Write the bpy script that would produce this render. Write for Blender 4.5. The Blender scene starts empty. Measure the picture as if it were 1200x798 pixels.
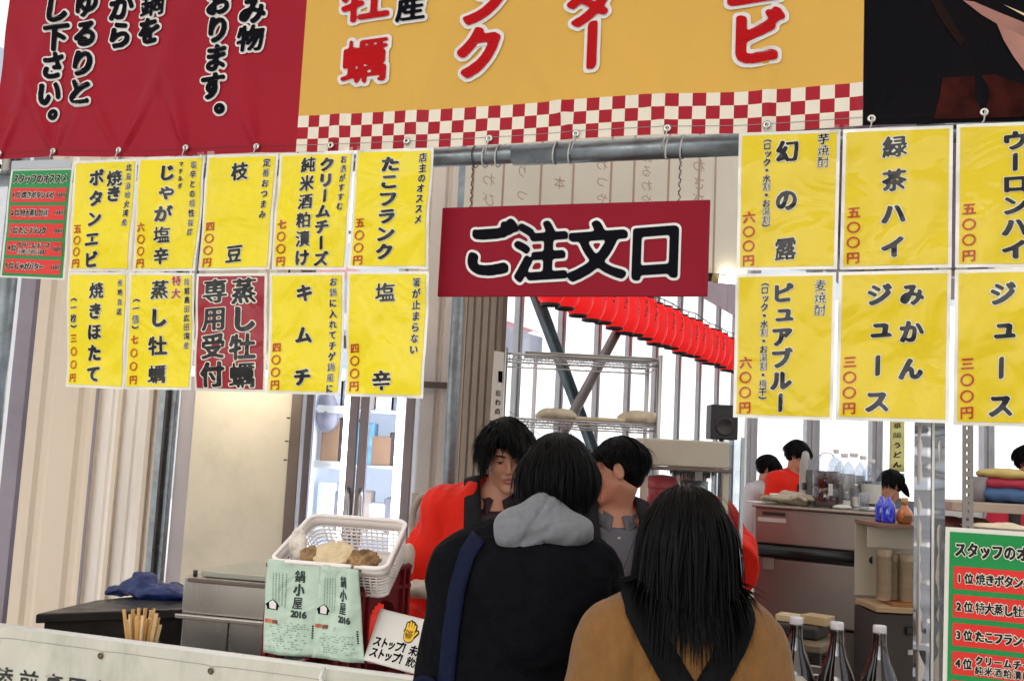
import bpy, math, random
import numpy as np
from mathutils import Vector, Matrix, noise
sc = bpy.context.scene
COL = sc.collection
R = math.radians
random.seed(7)
rng = np.random.default_rng(11)

# ---------------------------------------------------------------- camera
CAM = Vector((0.0, 0.0, 1.62))
FPX = 1200.0
PITCH = math.atan(131 / FPX)
ROLL = math.atan(0.05)
FWD = Vector((0, math.cos(PITCH), math.sin(PITCH)))
UPV = Vector((0, -math.sin(PITCH), math.cos(PITCH)))
XV = Vector((1, 0, 0))
cd = bpy.data.cameras.new('camera')
cam = bpy.data.objects.new('camera', cd)
COL.objects.link(cam)
cr = XV * math.cos(ROLL) + UPV * math.sin(ROLL)
cu = UPV * math.cos(ROLL) - XV * math.sin(ROLL)
mw = Matrix.Identity(4)
for i in range(3):
    mw[i][0] = cr[i]; mw[i][1] = cu[i]; mw[i][2] = -FWD[i]; mw[i][3] = CAM[i]
cam.matrix_world = mw
cd.sensor_width = 36.0
cd.lens = 36.0 * FPX / 1200.0
cd.clip_start = 0.05
cd.clip_end = 600
sc.camera = cam

# ---------------------------------------------------------------- world, sun, exposure
SUN_EL, SUN_AZ = R(38), R(208)      # the sun stands behind the camera, a little to its left
w = bpy.data.worlds.new('World'); sc.world = w; w.use_nodes = True
nt = w.node_tree
sky = nt.nodes.new('ShaderNodeTexSky'); sky.sky_type = 'NISHITA'; sky.sun_disc = False
sky.sun_elevation = SUN_EL; sky.sun_rotation = SUN_AZ
sky.air_density = 1.0; sky.dust_density = 4.0; sky.ozone_density = 1.0
hs = nt.nodes.new('ShaderNodeHueSaturation'); hs.inputs['Saturation'].default_value = 0.42
bg = nt.nodes['Background']; bg.inputs['Strength'].default_value = 0.15
nt.links.new(sky.outputs[0], hs.inputs['Color']); nt.links.new(hs.outputs[0], bg.inputs['Color'])
sl = bpy.data.lights.new('sun', 'SUN'); sl.energy = 1.3; sl.angle = R(14); sl.color = (1.0, 0.95, 0.88)
so = bpy.data.objects.new('sun', sl); COL.objects.link(so)
sd = Vector((math.sin(SUN_AZ) * math.cos(SUN_EL), math.cos(SUN_AZ) * math.cos(SUN_EL), math.sin(SUN_EL)))
so.rotation_euler = (-sd).to_track_quat('-Z', 'Y').to_euler()
sc.view_settings.view_transform = 'Standard'; sc.view_settings.look = 'None'
sc.view_settings.exposure = 0.48; sc.view_settings.gamma = 1.0
sc.view_settings.use_curve_mapping = False
sc.cycles.max_bounces = 8; sc.cycles.transparent_max_bounces = 12; sc.cycles.use_denoising = True
sc.cycles.caustics_reflective = False; sc.cycles.caustics_refractive = False

# ---------------------------------------------------------------- placing things
def ray(px, py):
    dx, dy = px - 600.0, 399.0 - py
    a = dx * math.cos(ROLL) - dy * math.sin(ROLL)
    b = dx * math.sin(ROLL) + dy * math.cos(ROLL)
    return XV * a + UPV * b + FWD * FPX
def at(px, py, Y):
    d = ray(px, py); return CAM + d * (Y / d.y)
def atz(px, py, z):
    d = ray(px, py); return CAM + d * ((z - CAM.z) / d.z)
ANG = R(18.6)
FO = Vector((0, 2.5, 0))
FU = Vector((math.cos(ANG), -math.sin(ANG), 0))      # along the stall front, to the right
FN = Vector((math.sin(ANG), math.cos(ANG), 0))       # into the stall
ZV = Vector((0, 0, 1))
def onplane(px, py, p0, nrm):
    d = ray(px, py); return CAM + d * ((p0 - CAM).dot(nrm) / d.dot(nrm))
def fp(px, py, n=0.0): return onplane(px, py, FO + FN * n, FN)
def sz(p): q = p - FO; return q.dot(FU), p.z
def SNZ(s, n, z): return FO + FU * s + FN * n + ZV * z
def frame(origin, yaw):      # local x right, y away, z up
    return Matrix.Translation(origin) @ Matrix.Rotation(yaw, 4, 'Z')

# ---------------------------------------------------------------- objects
def tag(o, label=None, cat=None, group=None, kind=None):
    if label: o['label'] = label
    if cat: o['category'] = cat
    if group: o['group'] = group
    if kind: o['kind'] = kind
    return o
def thing(name, label, cat, loc=(0, 0, 0), group=None, yaw=0.0):
    o = bpy.data.objects.new(name, None); COL.objects.link(o)
    o.empty_display_size = .05
    o.matrix_world = Matrix.Translation(Vector(loc)) @ Matrix.Rotation(yaw, 4, 'Z')
    return tag(o, label, cat, group)
def wm(o):
    m = o.matrix_basis.copy()
    while o.parent: o = o.parent; m = o.matrix_basis @ m
    return m
def link(name, me, parent=None, origin=None):
    """me holds world coordinates (or the parent's, when already local)"""
    o = bpy.data.objects.new(name, me); COL.objects.link(o)
    if parent is not None:
        me.transform(wm(parent).inverted()); o.parent = parent
    elif origin is not None:
        me.transform(Matrix.Translation(-Vector(origin))); o.location = origin
    return o
def dup(root, loc=None, yaw=None, label=None, group=None, parent=None):
    c = root.copy(); COL.objects.link(c)
    if parent is not None: c.parent = parent
    if loc is not None: c.location = loc
    if yaw is not None: c.rotation_euler = (0, 0, yaw)
    if label: c['label'] = label
    if group: c['group'] = group
    for ch in list(root.children): dup(ch, parent=c)
    return c

class MB:
    def __init__(s): s.v = []; s.f = []; s.m = []; s.sm = []
    def add(s, vs, fs, mi=0, smooth=False):
        b = len(s.v); s.v.extend([tuple(v) for v in vs])
        for f in fs: s.f.append(tuple(i + b for i in f)); s.m.append(mi); s.sm.append(smooth)
        return s
    def box(s, c, d, M=None, mi=0):
        x, y, z = d[0] / 2, d[1] / 2, d[2] / 2; c = Vector(c)
        vs = [c + Vector((a * x, b * y, e * z)) for e in (-1, 1) for b in (-1, 1) for a in (-1, 1)]
        if M is not None: vs = [M @ v for v in vs]
        return s.add(vs, [(0, 2, 3, 1), (4, 5, 7, 6), (0, 1, 5, 4), (2, 6, 7, 3), (0, 4, 6, 2), (1, 3, 7, 5)], mi)
    def prism(s, pts, h, M=None, mi=0):
        """pts: outline in local xy, extruded 0..h in z"""
        n = len(pts); vs = [Vector((p[0], p[1], 0)) for p in pts] + [Vector((p[0], p[1], h)) for p in pts]
        if M is not None: vs = [M @ v for v in vs]
        fs = [tuple(range(n - 1, -1, -1)), tuple(range(n, 2 * n))] + [(i, (i + 1) % n, n + (i + 1) % n, n + i) for i in range(n)]
        return s.add(vs, fs, mi)
    def tube(s, pts, r, seg=12, mi=0, cap=True, closed=False):
        pts = [Vector(p) for p in pts]; n = len(pts)
        rr = r if isinstance(r, (list, tuple)) else [r] * n
        t0 = (pts[1] - pts[0]).normalized(); up = Vector((0, 0, 1)) if abs(t0.z) < .9 else Vector((1, 0, 0))
        a = t0.cross(up).normalized(); vs = []
        for i, p in enumerate(pts):
            if closed: t = (pts[(i + 1) % n] - pts[i - 1]).normalized()
            else: t = (pts[min(i + 1, n - 1)] - pts[max(i - 1, 0)]).normalized()
            a = (a - t * a.dot(t)).normalized(); b = t.cross(a)
            for k in range(seg):
                an = 2 * math.pi * k / seg
                vs.append(p + (a * math.cos(an) + b * math.sin(an)) * rr[i])
        fs = []
        for i in range(n if closed else n - 1):
            j = (i + 1) % n
            for k in range(seg):
                k2 = (k + 1) % seg
                fs.append((i * seg + k, i * seg + k2, j * seg + k2, j * seg + k))
        s.add(vs, fs, mi, True)
        if cap and not closed:
            b0 = len(s.v) - len(vs)
            s.f.append(tuple(b0 + k for k in range(seg - 1, -1, -1))); s.m.append(mi); s.sm.append(False)
            s.f.append(tuple(b0 + (n - 1) * seg + k for k in range(seg))); s.m.append(mi); s.sm.append(False)
        return s
    def lathe(s, prof, M=None, seg=24, mi=0, sx=1.0, sy=1.0):
        """prof: (r, z) list"""
        vs = []
        for r, z in prof:
            for k in range(seg):
                an = 2 * math.pi * k / seg
                v = Vector((r * math.cos(an) * sx, r * math.sin(an) * sy, z))
                vs.append(M @ v if M is not None else v)
        fs = [(i * seg + k, i * seg + (k + 1) % seg, (i + 1) * seg + (k + 1) % seg, (i + 1) * seg + k)
              for i in range(len(prof) - 1) for k in range(seg)]
        return s.add(vs, fs, mi, True)
    def grid(s, fn, nu, nv, mi=0, smooth=True, flip=False):
        vs = [fn(i / nu, j / nv) for j in range(nv + 1) for i in range(nu + 1)]
        fs = []
        for j in range(nv):
            for i in range(nu):
                a = j * (nu + 1) + i; q = (a, a + nu + 1, a + nu + 2, a + 1)
                fs.append(q[::-1] if flip else q)
        return s.add(vs, fs, mi, smooth)
    def mesh(s, name, mats):
        me = bpy.data.meshes.new(name)
        me.from_pydata([tuple(v) for v in s.v], [], s.f)
        for m in (mats if isinstance(mats, (list, tuple)) else [mats]): me.materials.append(m)
        me.polygons.foreach_set('material_index', s.m)
        me.polygons.foreach_set('use_smooth', s.sm)
        me.update(); return me
    def build(s, name, mats, parent=None, origin=None, bevel=0, thick=0):
        me = s.mesh(name, mats); o = link(name, me, parent, origin)
        if thick:
            md = o.modifiers.new('solid', 'SOLIDIFY'); md.thickness = thick; md.offset = 0
        if bevel:
            md = o.modifiers.new('bevel', 'BEVEL'); md.width = bevel; md.segments = 2; md.limit_method = 'ANGLE'; md.angle_limit = R(40)
        return o

# ---------------------------------------------------------------- materials
def s2l(c):
    return tuple((x / 12.92 if x <= .04045 else ((x + .055) / 1.055) ** 2.4) for x in c)
def hexc(h, k=1.0):
    c = s2l([int(h[i:i + 2], 16) / 255 for i in (0, 2, 4)]); return tuple(min(x * k, .92) for x in c)
def mat(name, col, rough=.6, metal=0.0, var=.08, scale=6.0, bump=0.0, bscale=40.0, stretch=(1, 1, 1), coat=0.0, spec=None,
        dirt=None, dirt_amt=.0, dscale=3.0, emit=None, estr=0.0, trans=0.0, alpha=None, sheen=0.0, rvar=0.0, ior=None, wrinkle=0.0, wscale=5.0, pos=False):
    m = bpy.data.materials.new(name); m.use_nodes = True; t = m.node_tree; N = t.nodes; L = t.links
    b = N['Principled BSDF']
    tc = N.new('ShaderNodeTexCoord'); mp = N.new('ShaderNodeMapping'); mp.inputs['Scale'].default_value = stretch
    if pos: L.new(N.new('ShaderNodeNewGeometry').outputs['Position'], mp.inputs[0])      # one pattern running through sheet and print
    else:
        oi = N.new('ShaderNodeObjectInfo'); ao = N.new('ShaderNodeVectorMath'); ao.operation = 'MULTIPLY_ADD'
        L.new(oi.outputs['Random'], ao.inputs[0]); ao.inputs[1].default_value = (37, 53, 71); L.new(tc.outputs['Object'], ao.inputs[2]); L.new(ao.outputs[0], mp.inputs[0])
    nz = N.new('ShaderNodeTexNoise'); nz.inputs['Scale'].default_value = scale; nz.inputs['Detail'].default_value = 5
    L.new(mp.outputs[0], nz.inputs['Vector'])
    rp = N.new('ShaderNodeMapRange'); rp.inputs[1].default_value = .3; rp.inputs[2].default_value = .7
    rp.inputs[3].default_value = 1 - var; rp.inputs[4].default_value = 1 + var
    L.new(nz.outputs[0], rp.inputs[0])
    mx = N.new('ShaderNodeVectorMath'); mx.operation = 'SCALE'; mx.inputs[0].default_value = col[:3]
    L.new(rp.outputs[0], mx.inputs['Scale']); out = mx.outputs[0]
    if dirt is not None:
        n2 = N.new('ShaderNodeTexNoise'); n2.inputs['Scale'].default_value = dscale; n2.inputs['Detail'].default_value = 8
        n2.inputs['Roughness'].default_value = .65
        L.new(mp.outputs[0], n2.inputs['Vector'])
        r2 = N.new('ShaderNodeMapRange'); r2.inputs[1].default_value = .5; r2.inputs[2].default_value = .72; r2.inputs[4].default_value = dirt_amt
        L.new(n2.outputs[0], r2.inputs[0])
        mc = N.new('ShaderNodeMix'); mc.data_type = 'RGBA'
        L.new(r2.outputs[0], mc.inputs[0]); L.new(out, mc.inputs[6]); mc.inputs[7].default_value = (*dirt, 1); out = mc.outputs[2]
    L.new(out, b.inputs['Base Color'])
    b.inputs['Roughness'].default_value = rough; b.inputs['Metallic'].default_value = metal
    if rvar:
        r3 = N.new('ShaderNodeMapRange'); r3.inputs[1].default_value = .3; r3.inputs[2].default_value = .7
        r3.inputs[3].default_value = max(.02, rough - rvar); r3.inputs[4].default_value = rough + rvar
        n3 = N.new('ShaderNodeTexNoise'); n3.inputs['Scale'].default_value = scale * 1.7; L.new(mp.outputs[0], n3.inputs['Vector'])
        L.new(n3.outputs[0], r3.inputs[0]); L.new(r3.outputs[0], b.inputs['Roughness'])
    b.inputs['Coat Weight'].default_value = coat; b.inputs['Coat Roughness'].default_value = .06
    if spec is not None: b.inputs['Specular IOR Level'].default_value = spec
    if sheen: b.inputs['Sheen Weight'].default_value = sheen
    if ior: b.inputs['IOR'].default_value = ior
    if trans: b.inputs['Transmission Weight'].default_value = trans
    if alpha is not None: b.inputs['Alpha'].default_value = alpha
    if emit is not None:
        b.inputs['Emission Color'].default_value = (*emit, 1); b.inputs['Emission Strength'].default_value = estr
    prev = None
    if wrinkle:
        nw = N.new('ShaderNodeTexNoise'); nw.inputs['Scale'].default_value = wscale; nw.inputs['Detail'].default_value = 2
        nw.inputs['Distortion'].default_value = 1.2
        L.new(mp.outputs[0], nw.inputs['Vector']); bw = N.new('ShaderNodeBump'); bw.inputs['Strength'].default_value = wrinkle
        bw.inputs['Distance'].default_value = .02; L.new(nw.outputs[0], bw.inputs['Height']); prev = bw.outputs[0]
        L.new(prev, b.inputs['Normal'])
        if coat: L.new(prev, b.inputs['Coat Normal'])
    if bump:
        nb = N.new('ShaderNodeTexNoise'); nb.inputs['Scale'].default_value = bscale; nb.inputs['Detail'].default_value = 4
        L.new(mp.outputs[0], nb.inputs['Vector']); bp = N.new('ShaderNodeBump'); bp.inputs['Strength'].default_value = bump
        bp.inputs['Distance'].default_value = .004; L.new(nb.outputs[0], bp.inputs['Height'])
        if prev is not None: L.new(prev, bp.inputs['Normal'])
        L.new(bp.outputs[0], b.inputs['Normal'])
    return m
def thin_glass(name, tint=(.9, .95, 1), refl=.12, fs=.5, rough=.02, gloss_alpha=.1):
    """a pane or film: mostly see-through, with a real reflection"""
    m = bpy.data.materials.new(name); m.use_nodes = True; t = m.node_tree; N = t.nodes; L = t.links
    N.remove(N['Principled BSDF']); o = N['Material Output']
    tr = N.new('ShaderNodeBsdfTransparent'); tr.inputs[0].default_value = (*tint, 1)
    gl = N.new('ShaderNodeBsdfGlossy'); gl.inputs['Roughness'].default_value = rough
    fr = N.new('ShaderNodeFresnel'); fr.inputs[0].default_value = 1.45
    ad = N.new('ShaderNodeMath'); ad.operation = 'ADD'; ad.inputs[1].default_value = refl; ad.operation = 'MULTIPLY_ADD'; ad.inputs[1].default_value = fs; ad.inputs[2].default_value = refl; L.new(fr.outputs[0], ad.inputs[0])
    mx = N.new('ShaderNodeMixShader'); L.new(ad.outputs[0], mx.inputs[0]); L.new(tr.outputs[0], mx.inputs[1]); L.new(gl.outputs[0], mx.inputs[2])
    L.new(mx.outputs[0], o.inputs[0]); return m
def cloth_through(name, col, trans=.5, rough=.7):
    """thin sheet that lets daylight through"""
    m = bpy.data.materials.new(name); m.use_nodes = True; t = m.node_tree; N = t.nodes; L = t.links
    N.remove(N['Principled BSDF']); o = N['Material Output']
    tc = N.new('ShaderNodeTexCoord'); nz = N.new('ShaderNodeTexNoise'); nz.inputs['Scale'].default_value = 3; nz.inputs['Detail'].default_value = 5
    L.new(tc.outputs['Object'], nz.inputs['Vector'])
    rp = N.new('ShaderNodeMapRange'); rp.inputs[3].default_value = .88; rp.inputs[4].default_value = 1.1; L.new(nz.outputs[0], rp.inputs[0])
    vm = N.new('ShaderNodeVectorMath'); vm.operation = 'SCALE'; vm.inputs[0].default_value = col; L.new(rp.outputs[0], vm.inputs['Scale'])
    d = N.new('ShaderNodeBsdfDiffuse'); tl = N.new('ShaderNodeBsdfTranslucent')
    L.new(vm.outputs[0], d.inputs[0]); L.new(vm.outputs[0], tl.inputs[0])
    mx = N.new('ShaderNodeMixShader'); mx.inputs[0].default_value = trans
    L.new(d.outputs[0], mx.inputs[1]); L.new(tl.outputs[0], mx.inputs[2]); L.new(mx.outputs[0], o.inputs[0]); return m

# ---------------------------------------------------------------- brush lettering: glyphs cut from the built-in font, thickened with a slanted nib
_fc = bpy.data.curves.new('glyph_source', 'FONT'); _fc.resolution_u = 3
_fo = bpy.data.objects.new('glyph_source', _fc); COL.objects.link(_fo)
def _raster(ch, n):
    _fc.body = ch; bpy.context.view_layer.update()
    me = _fo.evaluated_get(bpy.context.evaluated_depsgraph_get()).to_mesh()
    P = np.array([v.co[:2] for v in me.vertices], dtype=np.float64).reshape(-1, 2)
    img = np.zeros((n, n), np.float32)
    if len(P) == 0: return img
    me.calc_loop_triangles()
    T = [tuple(t.vertices) for t in me.loop_triangles]
    G = (P - np.array([.5, .38])) / 1.5 + .5       # em box 1 -> 1/1.5 of the raster
    if ord(ch) < 256: G[:, 0] += (.5 - (P[:, 0].min() + P[:, 0].max()) / 2) / 1.5
    G *= n
    for a, b, c in T:
        A, B, C_ = G[a], G[b], G[c]
        x0, x1 = int(max(0, min(A[0], B[0], C_[0]) - 1)), int(min(n, max(A[0], B[0], C_[0]) + 2))
        y0, y1 = int(max(0, min(A[1], B[1], C_[1]) - 1)), int(min(n, max(A[1], B[1], C_[1]) + 2))
        if x1 <= x0 or y1 <= y0: continue
        X, Y = np.meshgrid(np.arange(x0, x1) + .5, np.arange(y0, y1) + .5)
        e0 = (B[0] - A[0]) * (Y - A[1]) - (B[1] - A[1]) * (X - A[0])
        e1 = (C_[0] - B[0]) * (Y - B[1]) - (C_[1] - B[1]) * (X - B[0])
        e2 = (A[0] - C_[0]) * (Y - C_[1]) - (A[1] - C_[1]) * (X - C_[0])
        ins = ((e0 >= 0) & (e1 >= 0) & (e2 >= 0)) | ((e0 <= 0) & (e1 <= 0) & (e2 <= 0))
        img[y0:y1, x0:x1][ins] = 1
    _fo.evaluated_get(bpy.context.evaluated_depsgraph_get()).to_mesh_clear()
    return img
def _shift(a, dx, dy):
    n = a.shape[0]; o = np.zeros_like(a)
    o[max(0, dy):n + min(0, dy), max(0, dx):n + min(0, dx)] = a[max(0, -dy):n - max(0, dy), max(0, -dx):n - max(0, dx)]
    return o
def _dil(a, ra, rb, ang):
    o = a.copy(); r = int(math.ceil(max(ra, rb)))
    ca, sa = math.cos(ang), math.sin(ang)
    for dy in range(-r, r + 1):
        for dx in range(-r, r + 1):
            u = dx * ca + dy * sa; v = -dx * sa + dy * ca
            if (u / ra) ** 2 + (v / rb) ** 2 <= 1.0: np.maximum(o, _shift(a, dx, dy), out=o)
    return o
def _blur(a, s):
    r = int(3 * s) + 1; k = np.exp(-.5 * (np.arange(-r, r + 1) / s) ** 2); k /= k.sum()
    a = np.apply_along_axis(lambda x: np.convolve(x, k, 'same'), 0, a)
    return np.apply_along_axis(lambda x: np.convolve(x, k, 'same'), 1, a)
def _contour(F, n):
    """filled region F>.5 as polygons; full cells merged in runs"""
    V = []; FC = []
    g = lambda i, j: ((i + .5) / n, (j + .5) / n)
    S = F > .5
    for j in range(n - 1):
        i = 0
        while i < n - 1:
            k = int(S[j, i]) + int(S[j, i + 1]) + int(S[j + 1, i]) + int(S[j + 1, i + 1])
            if k == 0: i += 1; continue
            if k == 4:
                i2 = i + 1
                while i2 < n - 1 and S[j, i2 + 1] and S[j + 1, i2 + 1]: i2 += 1
                b = len(V); V += [g(i, j), g(i2, j), g(i2, j + 1), g(i, j + 1)]; FC.append((b, b + 1, b + 2, b + 3)); i = i2; continue
            cs = [(i, j), (i + 1, j), (i + 1, j + 1), (i, j + 1)]; poly = []
            for q in range(4):
                (ax, ay), (bx, by) = cs[q], cs[(q + 1) % 4]
                fa, fb = F[ay, ax], F[by, bx]
                if fa > .5: poly.append(g(ax, ay))
                if (fa > .5) != (fb > .5):
                    t = (.5 - fa) / (fb - fa); poly.append(((ax + t * (bx - ax) + .5) / n, (ay + t * (by - ay) + .5) / n))
            if len(poly) >= 3:
                b = len(V); V += poly; FC.append(tuple(range(b, b + len(poly))))
            i += 1
    V = (np.array(V).reshape(-1, 2) - .5) * 1.5
    return V, FC
_gc = {}
def glyph(ch, bold=.03, out=0.0, n=96, brush=True):
    key = (ch, bold, out, n, brush)
    if key in _gc: return _gc[key]
    k2 = (ch, n)
    if k2 not in _gc: _gc[k2] = _raster(ch, n)
    a = _gc[k2]; e = n / 1.5
    bold = bold * float(np.clip((.50 - a.mean() * 2.25) / .27, .2, 1.25))      # crowded characters get thinner strokes
    if brush: a = _dil(a, max(.6, bold * 1.25 * e), max(.5, bold * .62 * e), R(-38))
    elif bold > 0: a = _dil(a, bold * e, bold * e, 0)
    if out > 0: a = _dil(a, out * e, out * e, 0)
    a = _blur(a, (.019 if brush else .008) * e + .25)
    V, Fc = _contour(a, n)
    _gc[key] = (V, Fc); return V, Fc
VROT = set('ー（）()〜～-')
SMALL = set('ゃゅょっャュョッァィゥェォぁぃぅぇぉ')
def put(mb, ch, cx, cy, w, h, posf, lift, bold=.03, out=0.0, vertical=False, rise=.10, n=96, mi=0, brush=True, mirror=False, slant=0.0):
    """glyph centred on (cx, cy) of a surface posf(x, y, lift) given in metres, y up"""
    if ch in ' 　': return
    V, Fc = glyph(ch, bold, out, n, brush)
    if len(V) == 0: return
    X = V[:, 0].copy(); Y = V[:, 1].copy()
    if ch == '・': X, Y = X * 1.4, Y * 1.4
    if vertical:
        if ch in VROT: X, Y = (Y.copy(), -X.copy()) if ch != 'ー' else (Y.copy() * 1.0, -X.copy())
        if ch in SMALL: X = X + .10; Y = Y + .10
        if ch in '。、': X = X + .30; Y = Y + .5
    if not (vertical and ch in VROT): Y = Y + rise * X
    X = X + slant * Y
    if mirror: X = -X
    X = cx + X * w; Y = cy + Y * h
    mb.add([posf(float(x), float(y), lift) for x, y in zip(X, Y)], Fc, mi)

# ---------------------------------------------------------------- signed-distance modelling for bodies, clothes and soft things
def v3(*a): return np.array(a, np.float32)
def rc(P, a, b, ra, rb=None):
    rb = ra if rb is None else rb; a = np.asarray(a, np.float32); b = np.asarray(b, np.float32); d = b - a
    t = np.clip(((P - a) @ d) / max(float(d @ d), 1e-9), 0, 1)
    return np.sqrt(((P - a - t[:, None] * d) ** 2).sum(1)) - (ra + (rb - ra) * t)
def el(P, c, r, M=None):
    q = P - np.asarray(c, np.float32)
    if M is not None: q = q @ M
    r = np.asarray(r, np.float32); k0 = np.sqrt(((q / r) ** 2).sum(1)); k1 = np.sqrt(((q / r ** 2) ** 2).sum(1)) + 1e-6
    return k0 * (k0 - 1) / k1
def bx(P, c, h, M=None, r=0.0):
    q = P - np.asarray(c, np.float32)
    if M is not None: q = q @ M
    d = np.abs(q) - (np.asarray(h, np.float32) - r)
    return np.sqrt((np.maximum(d, 0) ** 2).sum(1)) + np.minimum(d.max(1), 0) - r
def su(a, b, k=.02):
    h = np.clip(.5 + .5 * (b - a) / k, 0, 1); return b + (a - b) * h - k * h * (1 - h)
def ss(a, b, k=.01):      # a minus b
    h = np.clip(.5 - .5 * (a + b) / k, 0, 1); return a + (-b - a) * h + k * h * (1 - h)
def si(a, b, k=.01): return -su(-a, -b, k)
def rot(rx=0, ry=0, rz=0):
    return np.array(Matrix.Rotation(rz, 3, 'Z') @ Matrix.Rotation(ry, 3, 'Y') @ Matrix.Rotation(rx, 3, 'X'), dtype=np.float32)
def wob(P, f, seed=0, n=6):
    g = np.random.default_rng(seed); o = np.zeros(len(P), np.float32)
    for i in range(n):
        d = g.normal(size=3); d /= np.linalg.norm(d); o += np.sin((P @ d.astype(np.float32)) * f * 2.4 * g.uniform(.6, 1.6) + g.uniform(0, 6.3))
    return o / n
def sdf_mesh(fn, lo, hi, h, name='surface'):
    lo = np.array(lo, np.float32); hi = np.array(hi, np.float32)
    B = 6; nb = np.maximum(1, np.ceil((hi - lo) / (h * B)).astype(int)); n = nb * B + 1
    D = np.full(tuple(n), 1.0, np.float32)
    bc = np.stack(np.meshgrid(*[np.arange(k) for k in nb], indexing='ij'), -1).reshape(-1, 3)
    cen = lo + (bc + .5) * (h * B)
    dc = np.concatenate([fn(c) for c in np.array_split(cen.astype(np.float32), max(1, len(cen) // 60000))])
    lim = h * B * .87 * 1.6 + .012
    # inside blocks marked negative
    for s_, c in zip(dc, bc):
        if s_ < -lim: D[c[0] * B:c[0] * B + B + 1, c[1] * B:c[1] * B + B + 1, c[2] * B:c[2] * B + B + 1] = -1
    act = bc[np.abs(dc) <= lim]
    loc = np.stack(np.meshgrid(*[np.arange(B + 1)] * 3, indexing='ij'), -1).reshape(-1, 3)
    for ch in np.array_split(act, max(1, len(act) // 250)):
        if len(ch) == 0: continue
        idx = (ch[:, None, :] * B + loc[None]).reshape(-1, 3)
        D[idx[:, 0], idx[:, 1], idx[:, 2]] = fn((lo + idx * h).astype(np.float32))
    S = D < 0
    cs = [S[a:n[0] - 1 + a, b:n[1] - 1 + b, c:n[2] - 1 + c] for a in (0, 1) for b in (0, 1) for c in (0, 1)]
    cnt = sum(c.astype(np.int8) for c in cs); mask = (cnt > 0) & (cnt < 8)
    cells = np.argwhere(mask); vid = np.full(mask.shape, -1, np.int64); vid[mask] = np.arange(len(cells))
    acc = np.zeros((len(cells), 3), np.float32); num = np.zeros(len(cells), np.float32)
    cor = [(a, b, c) for a in (0, 1) for b in (0, 1) for c in (0, 1)]
    for i in range(8):
        for j in range(i + 1, 8):
            ci, cj = np.array(cor[i]), np.array(cor[j])
            if np.abs(ci - cj).sum() != 1: continue
            p, q = cells + ci, cells + cj
            di = D[p[:, 0], p[:, 1], p[:, 2]]; dj = D[q[:, 0], q[:, 1], q[:, 2]]
            m = (di < 0) != (dj < 0); t = np.where(m, di / np.where(m, di - dj, 1), 0)
            acc[m] += (ci + (cj - ci) * t[m][:, None]); num[m] += 1
    V = lo + (cells + acc / num[:, None]) * h
    Q = []
    for ax in range(3):
        o = [0, 0, 0]; o[ax] = 1
        A = S[:n[0] - o[0], :n[1] - o[1], :n[2] - o[2]]; Bq = S[o[0]:, o[1]:, o[2]:]
        e = np.argwhere(A != Bq); u, v = [(1, 2), (2, 0), (0, 1)][ax]
        e = e[(e[:, u] > 0) & (e[:, v] > 0) & (e[:, u] < n[u] - 1) & (e[:, v] < n[v] - 1)]
        du = np.zeros(3, int); du[u] = 1; dv = np.zeros(3, int); dv[v] = 1
        ids = [vid[tuple((e - x).T)] for x in (du + dv, dv, 0 * du, du)]
        q = np.stack(ids, 1); fl = ~A[tuple(e.T)]
        q[fl] = q[fl][:, ::-1]; Q.append(q)
    Q = np.concatenate(Q); Q = Q[(Q >= 0).all(1)]
    return V.astype(np.float64), Q
def sdf_obj(name, fn, lo, hi, h, mats, parent=None, M=None, matfn=None, cut=None, weld=False):
    V, Q = sdf_mesh(fn, lo, hi, h)
    if cut is not None:
        c = V[Q].mean(1); Q = Q[cut(c)]
        used = np.unique(Q); mp = np.full(len(V), -1); mp[used] = np.arange(len(used)); V = V[used]; Q = mp[Q]
    mi = None
    if matfn is not None: mi = matfn(V[Q].mean(1).astype(np.float32)).astype(np.int32)
    if M is not None:
        A = np.array(M); V = V @ A[:3, :3].T + A[:3, 3]
    me = bpy.data.meshes.new(name)
    me.vertices.add(len(V)); me.vertices.foreach_set('co', V.ravel())
    me.loops.add(Q.size); me.loops.foreach_set('vertex_index', Q.ravel().astype(np.int32))
    me.polygons.add(len(Q)); me.polygons.foreach_set('loop_start', np.arange(0, Q.size, 4, dtype=np.int32))
    me.polygons.foreach_set('loop_total', np.full(len(Q), 4, np.int32))
    for m in (mats if isinstance(mats, (list, tuple)) else [mats]): me.materials.append(m)
    if mi is not None: me.polygons.foreach_set('material_index', mi)
    me.polygons.foreach_set('use_smooth', np.ones(len(Q), bool))
    me.update(); me.validate()
    return link(name, me, parent)
# ================================================================ materials of the setting
M = {}
M['ground'] = mat('concrete_ground', (.42, .41, .39), .85, var=.12, scale=.8, bump=.2, bscale=60)
M['floor'] = mat('stall_floor', (.34, .32, .30), .6, var=.15, scale=2, bump=.15)
M['whiteout'] = mat('whiteout_paving', (.78, .78, .77), .9, var=.04, scale=.3)  # outdoor paving whitened so it reads as overexposed daylight
M['cream'] = mat('cream_steel_wall', hexc('dfd0bd'), .42, var=.04, scale=1.5, dirt=hexc('9d8a74'), dirt_amt=.25, bump=.05, bscale=120, stretch=(1, 1, .25))
M['cream_pale'] = mat('pale_cream_steel', hexc('f6efe8'), .32, var=.03, scale=1.5, dirt=hexc('b8a894'), dirt_amt=.3, stretch=(1, 1, .25))
M['cream2'] = mat('cream_panel', hexc('dcd2bd'), .5, var=.05, scale=2, dirt=hexc('a09580'), dirt_amt=.3, bump=.05, bscale=90)
M['mauve'] = mat('grey_mauve_steel', hexc('8f8794'), .5, var=.06, scale=3, dirt=hexc('5c5560'), dirt_amt=.4)
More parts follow.
